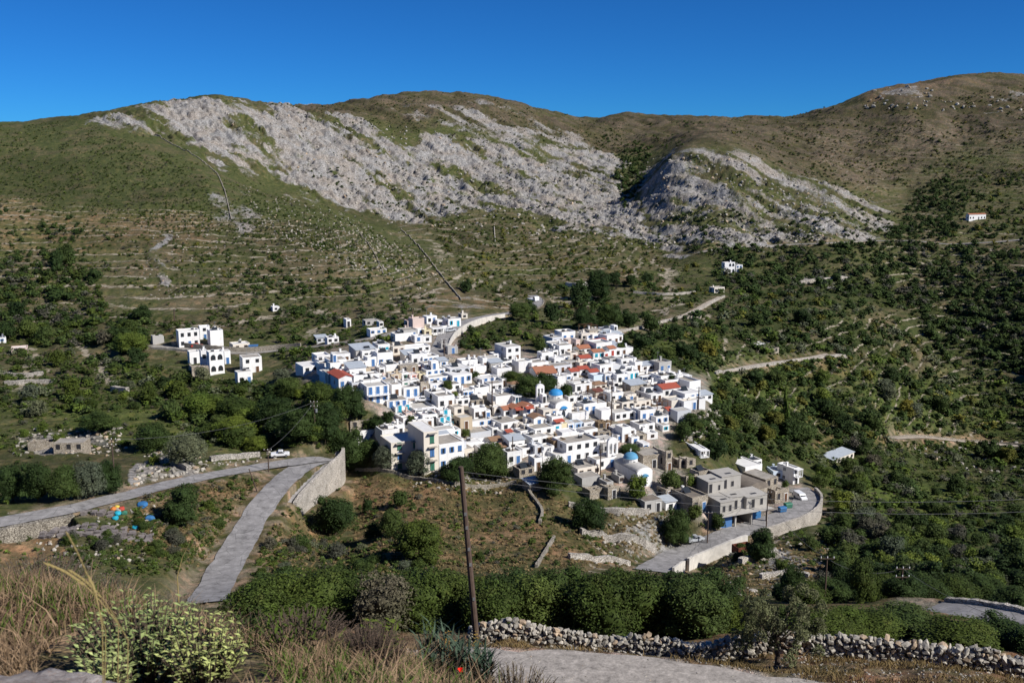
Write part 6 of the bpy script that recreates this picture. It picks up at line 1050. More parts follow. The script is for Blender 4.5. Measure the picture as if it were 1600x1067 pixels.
for row in range(8):
    x = rs_.uniform(0, .2)
    while x < LW:
        sw = rs_.uniform(.10, .36); hh = row_h * rs_.uniform(.7, 1.45)
        hmax = 6.6 - 0.9 * (x / LW) + 1.1 * (vn(np.array([x / 2.2]), np.array([.5]), 3)[0] - .5) * 2
        if row < hmax:
            X = np.interp(x + sw / 2, tw, wp[:, 0]); Y = np.interp(x + sw / 2, tw, wp[:, 1]); X2 = np.interp(x + sw / 2 + .1, tw, wp[:, 0]); Y2 = np.interp(x + sw / 2 + .1, tw, wp[:, 1]); g0 = float(ground(X, Y)); ya = math.atan2(Y2 - Y, X2 - X)
            for dep in ((0, .32) if row < 6 else (.15,)): SL.append(((X - math.sin(ya) * dep + rs_.normal(0, .04), Y + math.cos(ya) * dep + rs_.normal(0, .04), g0 + .05 + row * row_h + rs_.normal(0, .035), ya + rs_.normal(0, .3)), np.array([sw * .54, .20, hh * .58])))
        x += sw * .98
W3_ = stone_obj("dry_stone_wall", stones(rs_, len(SL), lambda k: SL[k][0], lambda k: SL[k][1])); tag(W3_, "long near drystone wall of loose pale rocks beside the gravel track", "wall")
# loose rubble on the far slopes, and pebbles on the verge
zones_r = [([(30, 672), (190, 668), (200, 712), (20, 712)], 160, .5), ([(215, 705), (310, 700), (335, 742), (210, 765)], 150, .6), ([(950, 800), (1060, 795), (1060, 885), (930, 885)], 170, .45), ([(1120, 850), (1330, 840), (1340, 935), (1130, 930)], 190, .45), ([(1085, 640), (1130, 640), (1130, 680), (1060, 690)], 120, .6), ([(640, 735), (800, 745), (800, 775), (640, 760)], 130, .4), ([(180, 330), (420, 330), (600, 430), (240, 470)], 420, .45), ([(380, 290), (560, 340), (680, 430), (560, 430), (400, 350)], 620, .55), ([(520, 340), (760, 430), (700, 470), (500, 400)], 200, .5), ([(300, 160), (900, 230), (1050, 390), (600, 350)], 900, 1.2), ([(1000, 250), (1150, 240), (1380, 340), (1360, 380), (1040, 385)], 620, 1.1), ([(1400, 690), (1600, 690), (1600, 740), (1500, 740)], 100, .7), ([(0, 800), (240, 790), (240, 880), (100, 890)], 160, .35), ([(330, 715), (440, 700), (430, 730), (340, 740)], 90, .4), ([(1350, 130), (1460, 130), (1460, 170), (1350, 170)], 36, 2.2), ([(1400, 150), (1600, 150), (1600, 175), (1400, 175)], 26, 2.2)]
RS = []
for poly, nn, sz in zones_r:
    a = np.array(poly, float); lo = a.min(0); hi = a.max(0); uu = rs_.uniform(lo[0], hi[0], nn * 3); vv = rs_.uniform(lo[1], hi[1], nn * 3); m_ = pmask(uu, vv, poly, 1) > .5; uu = uu[m_][:nn]; vv = vv[m_][:nn]; r_, ok = cast(uu, vv, 118)
    jx_ = np.interp(r_[:, 1], YR, np.arange(NR)).astype(int); js_ = np.clip(((r_[:, 0] / (r_[:, 1] + S0) + SRANGE) / (2 * SRANGE) * (NS - 1)).astype(int), 0, NS - 1); ok &= RD[jx_, js_] > .8
    for i in np.nonzero(ok)[0]: s = sz * rs_.uniform(.35, 1.3); RS.append(((r_[i, 0], r_[i, 1], r_[i, 2] + s * .15, rs_.uniform(0, 6.28)), np.array([s, s * rs_.uniform(.6, 1), s * rs_.uniform(.45, .9)])))
tag(stone_obj("loose_rocks", stones(rs_, len(RS), lambda k: RS[k][0], lambda k: RS[k][1])), "pale loose rocks lying scattered over slopes and terraces", "rocks", kind="stuff")
PB = []
for k in range(1500):
    u, X = rs_.uniform(-2, 24), 0; Y = rs_.uniform(37.5, 45); xx = rs_.uniform(-8, 24); s = rs_.uniform(.02, .07); PB.append(((xx, Y, float(ground(xx, Y)) + s * .3, rs_.uniform(0, 6)), np.array([s, s * .8, s * .6])))
tag(stone_obj("pebbles", stones(rs_, len(PB), lambda k: PB[k][0], lambda k: PB[k][1], ico(0) if False else I1)), "small pebbles strewn on the gravel track and its verges", "pebbles", kind="stuff")
# ------------------------------------------------------------------ poles and wires
def pole(u, v, h_px, label, arms=0, kit=False, ymin=100, Y=None, lean=0.0, r=None):
    p = at(u, v, ymin) if Y is None else Vector(P(u, v, Y)); p.z = float(ground(p.x, p.y)); H = (zed(v - h_px, p.y) - zed(v, p.y)); r = r or max(.11, .0006 * p.y); e = empty("utility_pole", p); tag(e, label, "utility pole")
    m = MB(); q = Vector((lean * H, 0, H)); m.tube((0, 0, -1), q, r * 1.15, r * .8, 10); m.obj("post", MT['pole_wood'], e)
    for k in range(arms):
        z = H - .35 - k * 1.1; x = lean * z; m = MB(); m.box(x - .9, x + .9, -.16, -.06 if r < .1 else -r * .5, z, z + .1); a = m.obj("crossarm", MT['pole_wood'], e)
        for s in (-.8, 0, .8): m = MB(); m.lathe([(.03, z + .1), (.07, z + .18), (.05, z + .26), (.07, z + .32), (.01, z + .38)], 8, 0, x + s, -.11); m.obj("insulator", MT['trim_white'], a)
    if kit: m = MB(); m.lathe([(.01, H - 2.9), (.32, H - 2.85), (.32, H - 2.0), (.01, H - 1.95)], 12, 0, .45 + lean * H, 0); m.obj("transformer", MT['steel'], e)
    return e, p + q
pmain, ptop = pole(748, 1000, 284, "dark wooden telegraph pole leaning left in front of the village, nearest pole", 0, False, Y=45.9, lean=-0.085, r=.145)
m = MB()
for k, z in enumerate((7.0, 6.3, 5.2, 4.4, 2.6)): m.box(-.085 * z - .06, -.085 * z + .06, -.17, -.12, z, z + .16)
m.obj("step_plate", MT['steel'], pmain)
P1, t1 = pole(493, 692, 66, "double-armed power pole with a transformer beside the dark grove", 2, True, r=.16); P2, t2 = pole(181, 772, 88, "power pole between the left roadside grove and the rocks", 2, ymin=110, r=.14); P3, t3 = pole(420, 737, 36, "short pole beside the fork of the roads", 1)
pole(404, 768, 36, "leaning bare pole on the slope inside the hairpin", 0, lean=-.35); P4, t4 = pole(1105, 849, 50, "pole by the road just right of the silver car", 1); P5, t5 = pole(1197, 829, 56, "pole at the inside of the bend by the concrete building's corner", 1); P6, t6 = pole(1287, 958, 74, "left of two power poles in front of the lower right bushes", 1, Y=118); P7, t7 = pole(1406, 946, 52, "right of two power poles above the lower right road", 2, Y=118)
pole(955, 668, 78, "tall pole rising from the middle of the village", 1, ymin=200); pole(938, 742, 42, "pole at the corner of the low cream cottage", 1, ymin=200); pole(929, 740, 18, "short post before the low cream cottage", 0, ymin=200); pole(273, 505, 22, "small pole above the separate white blocks", 1, ymin=200); pole(801, 722, 40, "pole beside the curved white wall in the village front", 0, ymin=200); pole(1091, 640, 36, "slim pole by the white cubes", 1, ymin=200); pole(769, 646, 60, "pole in front of the two orange gables", 1, ymin=200); pole(645, 508, 26, "pole beside the pink house", 1, ymin=200); pole(694, 560, 30, "pole at the foot of the village's upper road", 1, ymin=200)
pole(1138, 762, 30, "pole behind the concrete building", 1, ymin=200); pole(1050, 742, 28, "pole in front of the stone ruins", 0, ymin=200)
def wire(a, b_, sag, label, r=.018, dz=0):
    a = Vector(a) + Vector((0, 0, dz)); b_ = Vector(b_) + Vector((0, 0, dz)); m = MB(); n_ = 20; pts = [a.lerp(b_, i / n_) - Vector((0, 0, sag * 4 * (i / n_) * (1 - i / n_))) for i in range(n_ + 1)]
    for i in range(n_): m.tube(pts[i], pts[i + 1], r, r, 4, cap=False)
    tag(m.obj("power_line", MT['wire']), label, "cable")
wire(t2, t1, 2.2, "cable from the left grove pole to the transformer pole", .03, -.3); wire(t1, t3, 1, "cable from the transformer pole to the road fork pole", .03, -.3); wire(t4, t5, 1.0, "cable between the two poles at the road bend", .03, -.3); wire(t6, t7, 1.2, "cable between the two lower right poles", .025, -.3); wire(t7, Vector(P(1680, 985, 92)), 1.5, "cable running down from the right pole over the lower road", .025, -.3)
wire(ptop, Vector(P(1690, 768, 60)), .9, "upper long cable crossing the right slope from the near pole", .011, -.25); wire(ptop, Vector(P(1690, 782, 60)), 1.0, "lower long cable crossing the right slope from the near pole", .011, -.5); wire(t5, t6, 2, "cable from the bend down to the lower right poles", .025, -.3)
# ------------------------------------------------------------------ vehicles
def vehicle(u, v, yaw, paint, label, kind='car', cat="car", name="parked_car", ymin=150, path=None):
    p = at(u, v, ymin); e = empty(name, (p.x, p.y, p.z + .14), R(yaw)); tag(e, label, cat); L_, W_ = (4.3, 1.75) if kind != 'van' else (4.5, 1.8)
    if kind == 'truck': L_, W_ = 7.5, 2.4
    if kind == 'truck': side = [(-3.7, .6), (3.7, .6), (3.7, 1.9), (3.2, 2.6), (1.9, 2.6), (1.85, 1.1), (-3.7, 1.1)]
    elif kind == 'pickup': side = [(-2.15, .35), (2.15, .35), (2.15, .85), (1.9, .98), (1.0, 1.03), (.55, 1.5), (-.45, 1.52), (-.6, 1.0), (-2.15, 1.0)]
    elif kind == 'van': side = [(-2.2, .32), (2.25, .32), (2.25, .85), (1.5, 1.1), (.95, 1.75), (-2.1, 1.8), (-2.2, 1.2)]
    else: side = [(-2.1, .32), (2.15, .32), (2.15, .75), (1.95, .9), (1.05, 1.0), (.45, 1.45), (-1.2, 1.46), (-1.85, 1.0), (-2.1, .9)]
    m = MB(); m.prism(side[::-1], -W_ / 2, 'y', W_); b_ = m.obj("body", MT[paint], e); bv = b_.modifiers.new("bevel", 'BEVEL'); bv.width = .1; bv.segments = 2; bv.limit_method = 'ANGLE'
    top = max(z for _, z in side); m = MB(); 
    if kind == 'car': g = [(.98, 1.0), (.45, 1.4), (-1.15, 1.41), (-1.7, 1.0)]
    elif kind == 'pickup': g = [(.95, 1.03), (.52, 1.45), (-.42, 1.46), (-.5, 1.03)]
    elif kind == 'van': g = [(1.42, 1.14), (.93, 1.66), (.1, 1.68), (.1, 1.14)]
    else: g = [(3.35, 1.5), (3.05, 2.4), (2.2, 2.4), (2.1, 1.5)]
    m.prism(g[::-1], -W_ / 2 - .012, 'y', W_ + .024); m.obj("side_window", MT['glass'], e)
    m = MB(); (x0, z0), (x1, z1) = g[0], g[1]; dx = .035; m.face([(x0 + dx + .03, -W_ / 2 + .12, z0 + .02), (x0 + dx + .03, W_ / 2 - .12, z0 + .02), (x1 + dx + .03, W_ / 2 - .18, z1), (x1 + dx + .03, -W_ / 2 + .18, z1)]); m.obj("windscreen", MT['glass'], e)
    xs = (-1.3, 1.35) if kind != 'truck' else (-2.4, 2.6); wr = .31 if kind != 'truck' else .48
    for x in xs:
        for s in (-1, 1): m = MB(); m.tube((x, s * (W_ / 2 - .18), wr), (x, s * (W_ / 2 + .02), wr), wr, wr, 14); w_ = m.obj("wheel", MT['tyre'], e); m = MB(); m.tube((x, s * (W_ / 2 + .005), wr), (x, s * (W_ / 2 + .03), wr), wr * .55, wr * .55, 10); m.obj("rim", MT['steel'], w_)
    for s in (-1, 1): m = MB(); xh = max(x for x, _ in side); m.box(xh - .03, xh + .015, s * W_ * .38 - .18, s * W_ * .38 + .18, .62 if kind != 'truck' else .9, .8 if kind != 'truck' else 1.1); m.obj("headlight", MT['trim_white'], e)
    return e
vehicle(1086, 847, 22, 'silver_paint', "silver pickup driving up the road bend beneath the pole", 'pickup', "pickup"); vehicle(1250, 780, -75, 'white_paint', "white van facing the camera at the top of the road bend", 'van', "van", "van")
vehicle(438, 714, 12, 'white_paint', "white pickup parked on the verge above the road fork", 'pickup', "pickup"); vehicle(833, 471, -60, 'white_paint', "truck parked in the far bend of the upper road", 'truck', "truck", "truck", 250); vehicle(660, 628, 10, 'white_paint', "white pickup parked on a terrace inside the village", 'pickup', "pickup", ymin=220); vehicle(308, 543, 20, 'red', "small red car in front of the separate white blocks", 'car', ymin=220); vehicle(703, 519, 40, 'silver_paint', "grey car on the village's upper road", 'car', ymin=220)
def dumpster(u, v, mat, label, yaw=20):
    p = at(u, v, 150); e = empty("dumpster", p, R(yaw)); tag(e, label, "dumpster"); m = MB(); m.prism([(-.55, .25), (.55, .25), (.7, 1.2), (-.7, 1.2)][::-1], -.9, 'x', 1.8); m.obj("bin", MT[mat], e); m = MB(); m.prism([(-.74, 1.21), (.74, 1.21), (.5, 1.45), (-.5, 1.45)][::-1], -.95, 'x', 1.9); m.obj("lid", MT[mat], e)
    for x in (-.7, .7): m = MB(); m.tube((x - .06, -.4, .12), (x + .06, -.4, .12), .14, .14, 8); m.tube((x - .06, .4, .12), (x + .06, .4, .12), .14, .14, 8); m.obj("castor", MT['tyre'], e)
dumpster(1222, 800, 'bag_blue', "blue dumpster beside the road bend"); dumpster(1231, 794, 'green', "green dumpster just behind the blue one")
p = at(1160, 862, 150); e = empty("rusty_container", p, R(24)); tag(e, "rusty brown open metal container on the slope below the road wall", "container"); m = MB(); m.box(-2, 2, -1.2, 1.2, -.6, .02); [m.box(-2, 2, s * 1.2 - .05, s * 1.2 + .05, .02, 1.7) for s in (-1, 1)]; [m.box(s * 2 - .05, s * 2 + .05, -1.15, 1.15, .02, 1.7) for s in (-1, 1)]; m.obj("box", MT['rust'], e); m = MB(); [m.box(x - .05, x + .05, -1.32, -1.25, 0, 1.7) for x in (-1.6, -.8, 0, .8, 1.6)]; m.obj("rib", MT['rust'], e)
p = at(396, 549, 200); e = empty("skip", p, R(12)); tag(e, "bright blue box-shaped skip beside the lane", "skip"); m = MB(); m.prism([(-1.2, -.4), (1.2, -.4), (1.6, 2.0), (-1.6, 2.0)][::-1], 0, 'y', 2); m.obj("box", MT['bag_blue'], e); m = MB(); m.box(-1.7, 1.7, -.06, 2.06, 2.0, 2.12); m.obj("rim", MT['blue'], e)
# ------------------------------------------------------------------ timber stacks, sacks and tarpaulins by the left road
def planks(u, v, nx, ny, ln, label, seed, ymin=110):
    rr = random.Random(seed); p = at(u, v, ymin); e = empty("timber_stack", p, R(rr.uniform(5, 20))); tag(e, label, "timber")
    for i in range(nx):
        for j in range(ny):
            m = MB(); zz = .0
            for k in range(rr.randint(3, 6)):
                for q in range(5): x = -ln / 2; y = -.5 + q * .2 + rr.uniform(-.02, .02); m.box(x + rr.uniform(-.1, .1), x + ln * rr.uniform(.75, 1.1), y, y + .12, zz, zz + .06)
                zz += .13
            o = m.obj("plank_bundle", MT['timber'], e); xl, yl = (i - nx / 2) * (ln + .2), (j - ny / 2) * 1.15
            wx = p.x + xl * math.cos(e.rotation_euler.z) - yl * math.sin(e.rotation_euler.z); wy = p.y + xl * math.sin(e.rotation_euler.z) + yl * math.cos(e.rotation_euler.z)
            o.location = (xl + rr.uniform(-.3, .3), yl, float(ground(wx, wy)) - p.z + .02); o.rotation_euler = (rr.uniform(-.08, .08), rr.uniform(-.08, .08), rr.uniform(-.5, .5) + (math.pi / 2 if rr.random() < .3 else 0))
planks(138, 828, 9, 5, 1.3, "big spread of grey weathered plank bundles below the left road", 3); planks(205, 838, 6, 4, 1.2, "smaller pile of grey plank bundles nearer the camera", 5); planks(160, 802, 4, 2, 1.1, "thin row of grey planks nearest the coloured sacks", 8)
def sack(u, v, s, mat, label, name="sack", sy=1.0, sz=.7):
    p = at(u, v, 110); r = np.random.default_rng(int(u * 3 + v)); cv, cf = I2; V_ = cv * (1 + (fbm(cv[:, 0] * 2 + u, cv[:, 1] * 2 + cv[:, 2] * 3, 3, 4) - .5)[:, None] * .7) * np.array([s, s * sy, s * sz]); me = np_mesh(name, V_, cf, [MT[mat]]); o = link(bpy.data.objects.new(name, me)); o.location = (p.x, p.y, p.z + s * sz * .5); o.rotation_euler = (0, 0, u); tag(o, label, name)
for a in [(177, 797, .6, 'bag_orange', "orange-red sack, leftmost of the coloured heap by the left road"), (190, 796, .6, 'red', "red sack at the right of the coloured heap's top"), (183, 793, .5, 'bag_yellow', "yellow sack on top of the coloured heap"), (184, 804, .7, 'turquoise', "turquoise sack at the foot of the coloured heap"), (194, 803, .6, 'green', "green sack right of the turquoise one"), (180, 811, .6, 'turquoise', "small turquoise bundle below the coloured heap"), (217, 814, .8, 'rust', "dark red tarpaulin bundle right of the timber"), (234, 812, .9, 'bag_blue', "deep blue bundle right of the dark red one"), (229, 809, .4, 'bag_yellow', "small yellow sack between the blue and dark red bundles")]: sack(*a)
sack(222, 790, 1.6, 'bag_blue', "blue tarpaulin spread beside the left road", "tarpaulin", .7, .35); sack(213, 826, 1.1, 'turquoise', "pale turquoise tarpaulin at the end of the smaller timber pile", "tarpaulin", .6, .3)
# ------------------------------------------------------------------ small eucalyptus by the near wall
X, Y, Z = P(1214, 1036, 42.3); z0 = float(ground(X, Y)); e = empty("olive_tree", (X, Y, z0 - .05)); tag(e, "small grey-green olive tree with pale trunk beside the near wall", "olive tree"); Hh = (zed(905, Y) - zed(1036, Y))
m = MB(); pts = [Vector((0, 0, -.3)), Vector((.03, 0, .5)), Vector((-.08, .05, 1.0)), Vector((-.02, 0, 1.5))]; rr_ = [.16, .12, .10, .08]
for i in range(3): m.tube(pts[i], pts[i + 1], rr_[i], rr_[i + 1], 9)
for k in range(9): a = k * .75; q1 = pts[2 + k % 2] + Vector((math.cos(a) * .7, math.sin(a) * .6, .7 + .2 * (k % 3))); m.tube(pts[2 + k % 2], q1, .05, .03, 6); m.tube(q1, q1 + Vector((math.cos(a) * .5, math.sin(a) * .4, .35)), .03, .01, 5)
m.obj("trunk", MT['bark'], e)
cl = []; r = np.random.default_rng(3)
for k in range(58): a = r.uniform(0, 6.28); q_ = math.sqrt(r.random()) * 2.0; zc = r.uniform(.25, 1) * Hh * .92; cl.append(crown(400 + k, 900, .075, 1, w_=r.uniform(.55, .95), h_=r.uniform(.6, 1.1), z0=0, coreR=.01, aspect=.45, rnd=.9, shell=.8)); cl[-1] = (cl[-1][0] + np.array([math.cos(a) * q_, math.sin(a) * q_ * .8, zc - .5]), cl[-1][1], cl[-1][2])
b0 = 0; Vs = []; Fs = []; Ts = []
for v_, f_, t_ in cl: Vs.append(v_); Fs.append(f_ + b0); Ts.append(t_ * r.uniform(.75, 1.2)); b0 += len(v_)
link(bpy.data.objects.new("crown", fol_mesh("crown", (np.concatenate(Vs), np.concatenate(Fs), np.concatenate(Ts)), LF['olive_near'])), e)
# ------------------------------------------------------------------ foreground: grasses and plants on the knoll
def blades(pos, hmin, hmax, wd, seed, lean=.5, per=1):
    r = np.random.default_rng(seed); n_ = len(pos); h = r.uniform(hmin, hmax, n_); a = r.uniform(0, 6.28, n_); ln = np.abs(r.normal(0, lean, n_)) * h; dx = np.cos(a); dy = np.sin(a); b_ = r.uniform(0, 6.28, n_); wx = np.cos(b_) * wd * r.uniform(.6, 1.3, n_); wy = np.sin(b_) * wd * r.uniform(.6, 1.3, n_)
    p0 = pos; p1 = pos + np.stack([dx * ln * .35, dy * ln * .35, h * .6], 1); p2 = pos + np.stack([dx * ln, dy * ln, h], 1); wv_ = np.stack([wx, wy, wx * 0], 1)
    V_ = np.stack([p0 - wv_, p0 + wv_, p1 + wv_ * .7, p1 - wv_ * .7, p2 + wv_ * .15, p2 - wv_ * .15], 1).reshape(-1, 3); i = np.arange(n_)[:, None] * 6; F_ = np.concatenate([i + np.array([[0, 1, 2, 3]]), i + np.array([[3, 2, 4, 5]])]); T = np.repeat(r.uniform(.6, 1.35, n_), 6); return V_, F_, T
def near_pos(n_, u0, u1, y0, y1, seed, thr=.0):
    r = np.random.default_rng(seed); Y = y0 * (y1 / y0) ** r.random(n_); u = r.uniform(u0, u1, n_); X = (u - HW) / F * (Y * 1.25); z = ground(X, Y); k = fbm(X / .5, Y / .5, 2, seed) > thr; uu_, vv_ = proj(X, Y, z); k &= ~((uu_ < 190) & (vv_ > 1020) & (Y < 2.9)) & (((uu_ - 240) / 190) ** 2 + ((vv_ - 1060) / 100) ** 2 > .8 + .4 * r.random(n_)) | (Y > 4.3) & k; return np.stack([X, Y, z], 1)[k]
grs = blades(near_pos(52000, -250, 900, 2.2, 10, 1, .30), .02, .11, .0024, 2, 1.0); tag(link(bpy.data.objects.new("dry_grass", fol_mesh("dry_grass", grs, LF['straw']))), "tan dry grass covering the near knoll at the lower left", "grass", kind="stuff")
grs = blades(near_pos(26000, -250, 950, 2.2, 10, 4, .46), .02, .10, .0040, 5, .9); tag(link(bpy.data.objects.new("green_grass", fol_mesh("green_grass", grs, LF['bright']))), "green grass and weeds between the dry stalks of the near knoll", "grass", kind="stuff")
r = np.random.default_rng(9); n_ = 60000; Xv = r.uniform(-12, 26, n_); Yv = r.uniform(37, 47.5, n_); kp = (np.abs(Yv - np.interp(Xv, RP[10][:, 0], RP[10][:, 1])) > 1.75 + .4 * rs_.random(n_)) & (fbm(Xv / 1.3, Yv / 1.3, 3, 7) > .40); pv = np.stack([Xv, Yv, ground(Xv, Yv)], 1)[kp]
tag(link(bpy.data.objects.new("verge_grass", fol_mesh("verge_grass", blades(pv, .05, .26, .014, 8, .8), LF['dry']))), "dry brown grass tufts between the track and the near wall", "grass", kind="stuff")
def leafy(name, u, vb, Y, W_px, H_px, mat, label, stems, leaf, seed, cat="shrub", wide=.5, up=.5, stalk='bark'):
    X, _, _ = P(u, vb, Y); g0 = float(ground(X, Y)); e = empty(name, (X, Y, g0)); tag(e, label, cat); r = np.random.default_rng(seed); Wd = W_px * Y / F * 1.1; Hd = max(H_px * Y / F * 1.15, .1); Vs = []; T = []; m = MB(); step = leaf * .85
    for s in range(stems):
        a = r.uniform(0, 6.28); q = math.sqrt(r.random()) * .5 * Wd; h = Hd * r.uniform(.65, 1.05) * (1 - .35 * (q / (.5 * Wd)) ** 2); b0_ = Vector((math.cos(a) * q * .45, math.sin(a) * q * .45, 0)); t0 = Vector((math.cos(a) * q, math.sin(a) * q, h)); m.tube(b0_, t0, .003 + Hd * .006, .002, 4, cap=False)
        nl = int(max(3, h * .8 / step)); ti = r.uniform(.75, 1.25)
        for k in range(nl):
            f_ = 1 - .8 * (k / nl); pp = b0_.lerp(t0, f_); an = k * 1.57 + r.uniform(-.4, .4)
            for sg in (0, math.pi):
                d = np.array([math.cos(an + sg), math.sin(an + sg), up + r.uniform(-.25, .25)]); d /= np.linalg.norm(d); sd_ = np.cross(d, [0, 0, 1.0]); sd_ /= np.linalg.norm(sd_) + 1e-9; l_ = leaf * r.uniform(.6, 1.2) * (.55 + .45 * (k + 1) / nl * 2 if k < nl / 2 else 1); o = np.array(pp); w_ = l_ * wide / 2; nn = np.cross(sd_, d)
                Vs += [o, o + d * l_ * .45 + sd_ * w_ + nn * l_ * .06, o + d * l_ - nn * l_ * .12, o + d * l_ * .45 - sd_ * w_ + nn * l_ * .06]; T += [ti * r.uniform(.85, 1.15)] * 4
    Vs = np.array(Vs); Fq = np.arange(len(Vs)).reshape(-1, 4); m.obj("stems", MT[stalk], e); link(bpy.data.objects.new("leaves", fol_mesh("leaves", (Vs, Fq, np.array(T)), LF[mat])), e); return e
leafy("sage_shrub", 225, 1085, 3.3, 205, 130, 'sage', "pale yellow-green leafy sage shrub filling the lower left foreground, left clump", 120, .034, 1); leafy("sage_shrub", 325, 1100, 3.2, 150, 110, 'sage', "pale yellow-green sage clump right of the widest one", 80, .032, 2); leafy("sage_shrub", 165, 1110, 3.0, 90, 80, 'sage', "small pale sage clump beside the foreground rock", 60, .030, 4)
leafy("green_weed", 465, 1075, 4.2, 110, 90, 'bright', "bright green weed clump right of the sage shrubs", 30, .05, 7, wide=.25, up=.9); leafy("green_weed", 600, 1075, 4.4, 80, 80, 'bright', "broad-leaved green weed below the dead thorn ball", 22, .045, 8, wide=.6); leafy("green_weed", 395, 1010, 4.9, 70, 50, 'mid', "low green weed on the knoll's crest", 24, .04, 12, wide=.3, up=.9)
leafy("asphodel", 735, 1100, 4.4, 90, 70, 'teal', "blue-green strap-leaved clump beside the poppy", 60, .11, 9, wide=.09, up=1.5); leafy("asphodel", 690, 1110, 4.3, 90, 90, 'teal', "smaller blue-green strap-leaved clump left of the poppy", 34, .10, 10, wide=.09, up=1.5)
leafy("spurge", 702, 1092, 4.6, 34, 92, 'gold', "golden-orange seeded spurge, left of the pair near the pole foot", 16, .022, 14, wide=.6); leafy("spurge", 742, 1090, 4.7, 34, 95, 'gold', "golden-orange seeded spurge directly under the telegraph pole", 16, .022, 15, wide=.6)
leafy("lavender_shrub", 805, 1120, 4.4, 140, 60, 'greyleaf', "grey twiggy shrub at the left start of the gravel track", 120, .03, 16, wide=.2, up=1.3); leafy("lavender_shrub", 862, 1130, 4.6, 90, 60, 'mid', "low greenish shrub on the gravel track's near edge", 60, .03, 19, wide=.3, up=1)
leafy("thorn_bush", 575, 1055, 4.6, 80, 66, 'thorn', "round dead brown thorn bush on the knoll before the hedge", 190, .018, 20, wide=.2, up=.6); leafy("thorn_bush", 585, 1105, 4.0, 110, 70, 'thorn', "dead greyish thorn tangle at the bottom centre", 160, .02, 21, wide=.2, up=.5); leafy("thorn_bush", 470, 1030, 5.0, 170, 48, 'thorn', "low brown twiggy scrub along the knoll's crest", 200, .02, 22, wide=.25, up=.6); leafy("thorn_bush", 330, 1120, 2.8, 90, 60, 'thorn', "dead brown twigs at the bottom edge below the sage", 80, .015, 25, wide=.25, up=.5)
leafy("thorn_bush", 60, 965, 6.4, 200, 60, 'greyleaf', "grey-brown low scrub behind the dry grass at the far left", 200, .03, 23, wide=.3, up=.8); leafy("thorn_bush", 690, 1060, 5.6, 100, 70, 'greyleaf', "bare grey twigs between the thorn bush and the telegraph pole", 120, .025, 24, wide=.2, up=1.0)
leafy("mastic_bush", 85, 950, 8.5, 70, 62, 'bright', "rounded bright green bush rising behind the dry grass at the left", 160, .035, 30, wide=.5); leafy("mastic_bush", 255, 985, 9.5, 150, 70, 'greyleaf', "brownish-grey scrub behind the sage shrubs", 220, .035, 31, wide=.4); leafy("mastic_bush", 330, 975, 10.5, 120, 40, 'mid', "green low bush below the steep road's end", 200, .04, 32, wide=.5); leafy("mastic_bush", 150, 925, 9.5, 130, 60, 'greyleaf', "olive-brown scrub under the timber stacks", 200, .035, 33, wide=.4)
pz = near_pos(900, -100, 800, 2.8, 8, 41, .2); tag(link(bpy.data.objects.new("seeded_grass", fol_mesh("seeded_grass", blades(pz, .08, .19, .0032, 42, .7), LF['straw']))), "taller seeded straw stems standing above the dry grass", "grass", kind="stuff")
# poppy, grass stalks, dead stick, rock
X, _, _ = P(720, 1067, 3.9); g0 = float(ground(X, 3.9)); zt = zed(1050, 3.9); e = empty("poppy", (X, 3.9, g0)); tag(e, "single red poppy at the bottom centre of the photo", "flower"); m = MB(); m.tube((0, 0, 0), (0, 0, zt - g0), .002, .0015, 5); m.obj("stem", LFM := MT['pole_wood'], e)
m = MB()
for k in range(5):
    a = k * 1.2566; ca_, sa_ = math.cos(a), math.sin(a); z = zt - g0; m.face([(0, 0, z), (ca_ * .009 - sa_ * .008, sa_ * .009 + ca_ * .008, z + .006), (ca_ * .012 - sa_ * .006, sa_ * .012 + ca_ * .006, z + .017), (ca_ * .012 + sa_ * .006, sa_ * .012 - ca_ * .006, z + .017), (ca_ * .009 + sa_ * .008, sa_ * .009 - ca_ * .008, z + .006)])
m.obj("petals", MT['poppy'], e)
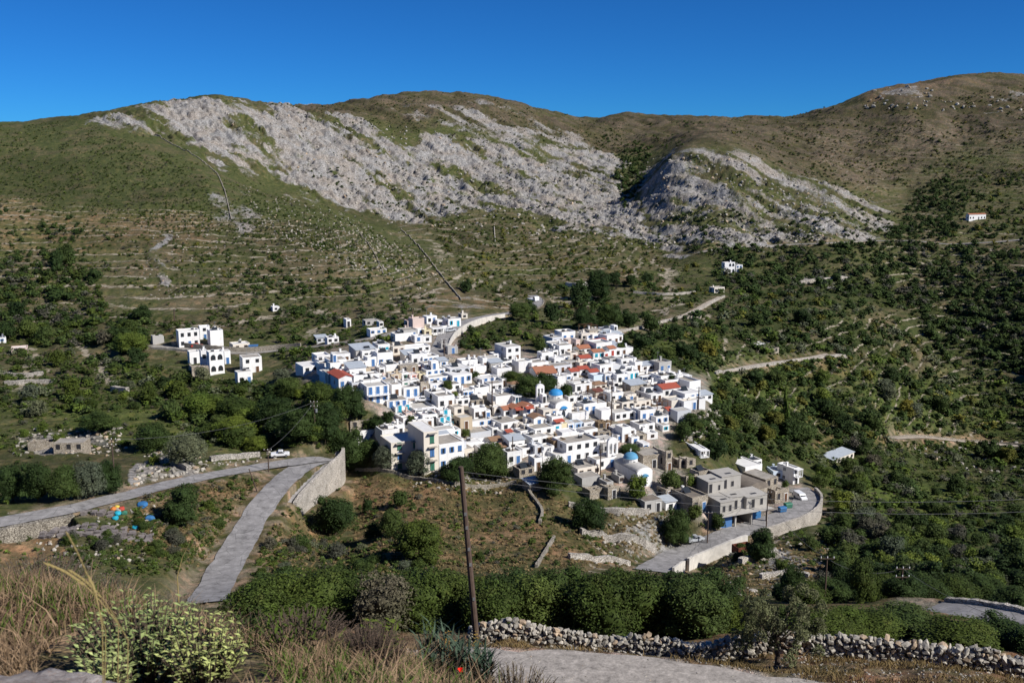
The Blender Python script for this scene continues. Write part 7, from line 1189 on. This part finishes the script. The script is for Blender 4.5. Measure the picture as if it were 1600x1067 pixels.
for k, (u0, v0, Y0, u1, v1, Y1, lb) in enumerate([(165, 985, 2.3, 105, 832, 2.1, "blurred oat stalk arching to the left, highest over the timber"), (185, 975, 2.3, 75, 880, 2.2, "blurred oat stalk pointing left above the green bush"), (200, 1000, 2.2, 110, 890, 2.0, "blurred oat stalk crossing the one above it"), (160, 980, 2.0, 140, 905, 2.0, "short upright blurred stalk among the oat stalks")]):
    a = Vector(P(u0, v0 + 160, Y0)); b_ = Vector(P(u0, v0, Y0)); c_ = Vector(P(u1, v1, Y1)); a.z = float(ground(a.x, a.y)); e = empty("oat_stalk", a); tag(e, lb, "grass stalk"); m = MB(); pts = [a.lerp(b_, i / 5) for i in range(5)] + [b_.lerp(c_, t_) + Vector((0, 0, .03 * math.sin(t_ * 3.14))) for t_ in (0, .25, .5, .75, 1)]
    for i in range(len(pts) - 1): m.tube(pts[i] - a, pts[i + 1] - a, .0014, .0012, 5)
    m.obj("stem", MT['straw_stem'], e); m = MB(); 
    for q in range(8): t_ = .5 + q * .07; pp = b_.lerp(c_, t_) + Vector((0, 0, .03 * math.sin(t_ * 3.14) - .004)) - a; dd = (c_ - b_).normalized(); m.tube(pp, pp + dd * .02 + Vector((0, 0, -.005)), .0030, .0008, 5)
    m.obj("seed_head", MT['straw_stem'], e)
a = at(280, 935, 6); e = empty("dead_stick", Vector(P(280, 960, 8))); e.location.z = float(ground(e.location.x, 8)); tag(e, "thin dead forked stick rising in front of the steep road", "stick"); o_ = e.location.copy(); m = MB(); pts = [Vector((0, 0, 0)), Vector(P(277, 900, 8)) - o_, Vector(P(285, 870, 8)) - o_, Vector(P(296, 848, 8)) - o_]
for i in range(3): m.tube(pts[i], pts[i + 1], .007 - i * .002, .005 - i * .002, 6)
m.obj("twig", MT['straw_stem'], e)
cv, cf = ico(5); Xr, Yr, Zr = P(40, 1078, 2.6); nz = fbm(cv[:, 0] * 3 + 9, cv[:, 1] * 3 + cv[:, 2] * 2, 5, 33); nz2 = fbm(cv[:, 0] * 2, cv[:, 2] * 14 + cv[:, 1] * 3, 4, 36); Vr = np.sign(cv) * np.abs(cv) ** .8 * (1 + (nz - .5)[:, None] * .55 + (nz2 - .5)[:, None] * .16) * np.array([.27, .18, .105])
m, t, b = base_mat("rough_rock", .9, .2); f = noise(t, 14, 8, .75, vec=(1, 1, 4)); f2 = noise(t, 60, 4, .7); h = ramp(t, f, [(.30, (.09, .08, .08)), (.48, (.30, .26, .24)), (.58, (.42, .38, .36)), (.72, (.55, .50, .46))]); h = mixc(t, ramp(t, f2, [(.55, (0, 0, 0)), (.7, (.5,) * 3)]), h, (.35, .20, .11)); t.links.new(h, b.inputs["Base Color"]); bump(t, b, f, 1.0, .03); MT['rough_rock'] = m
o = link(bpy.data.objects.new("boulder", np_mesh("boulder", Vr, cf, [m], smooth=True))); o.location = (Xr + .02, Yr, float(ground(Xr, Yr)) - .005); o.rotation_euler = (.1, 0, -.15); tag(o, "flat layered grey rock in the bottom left corner", "rock")
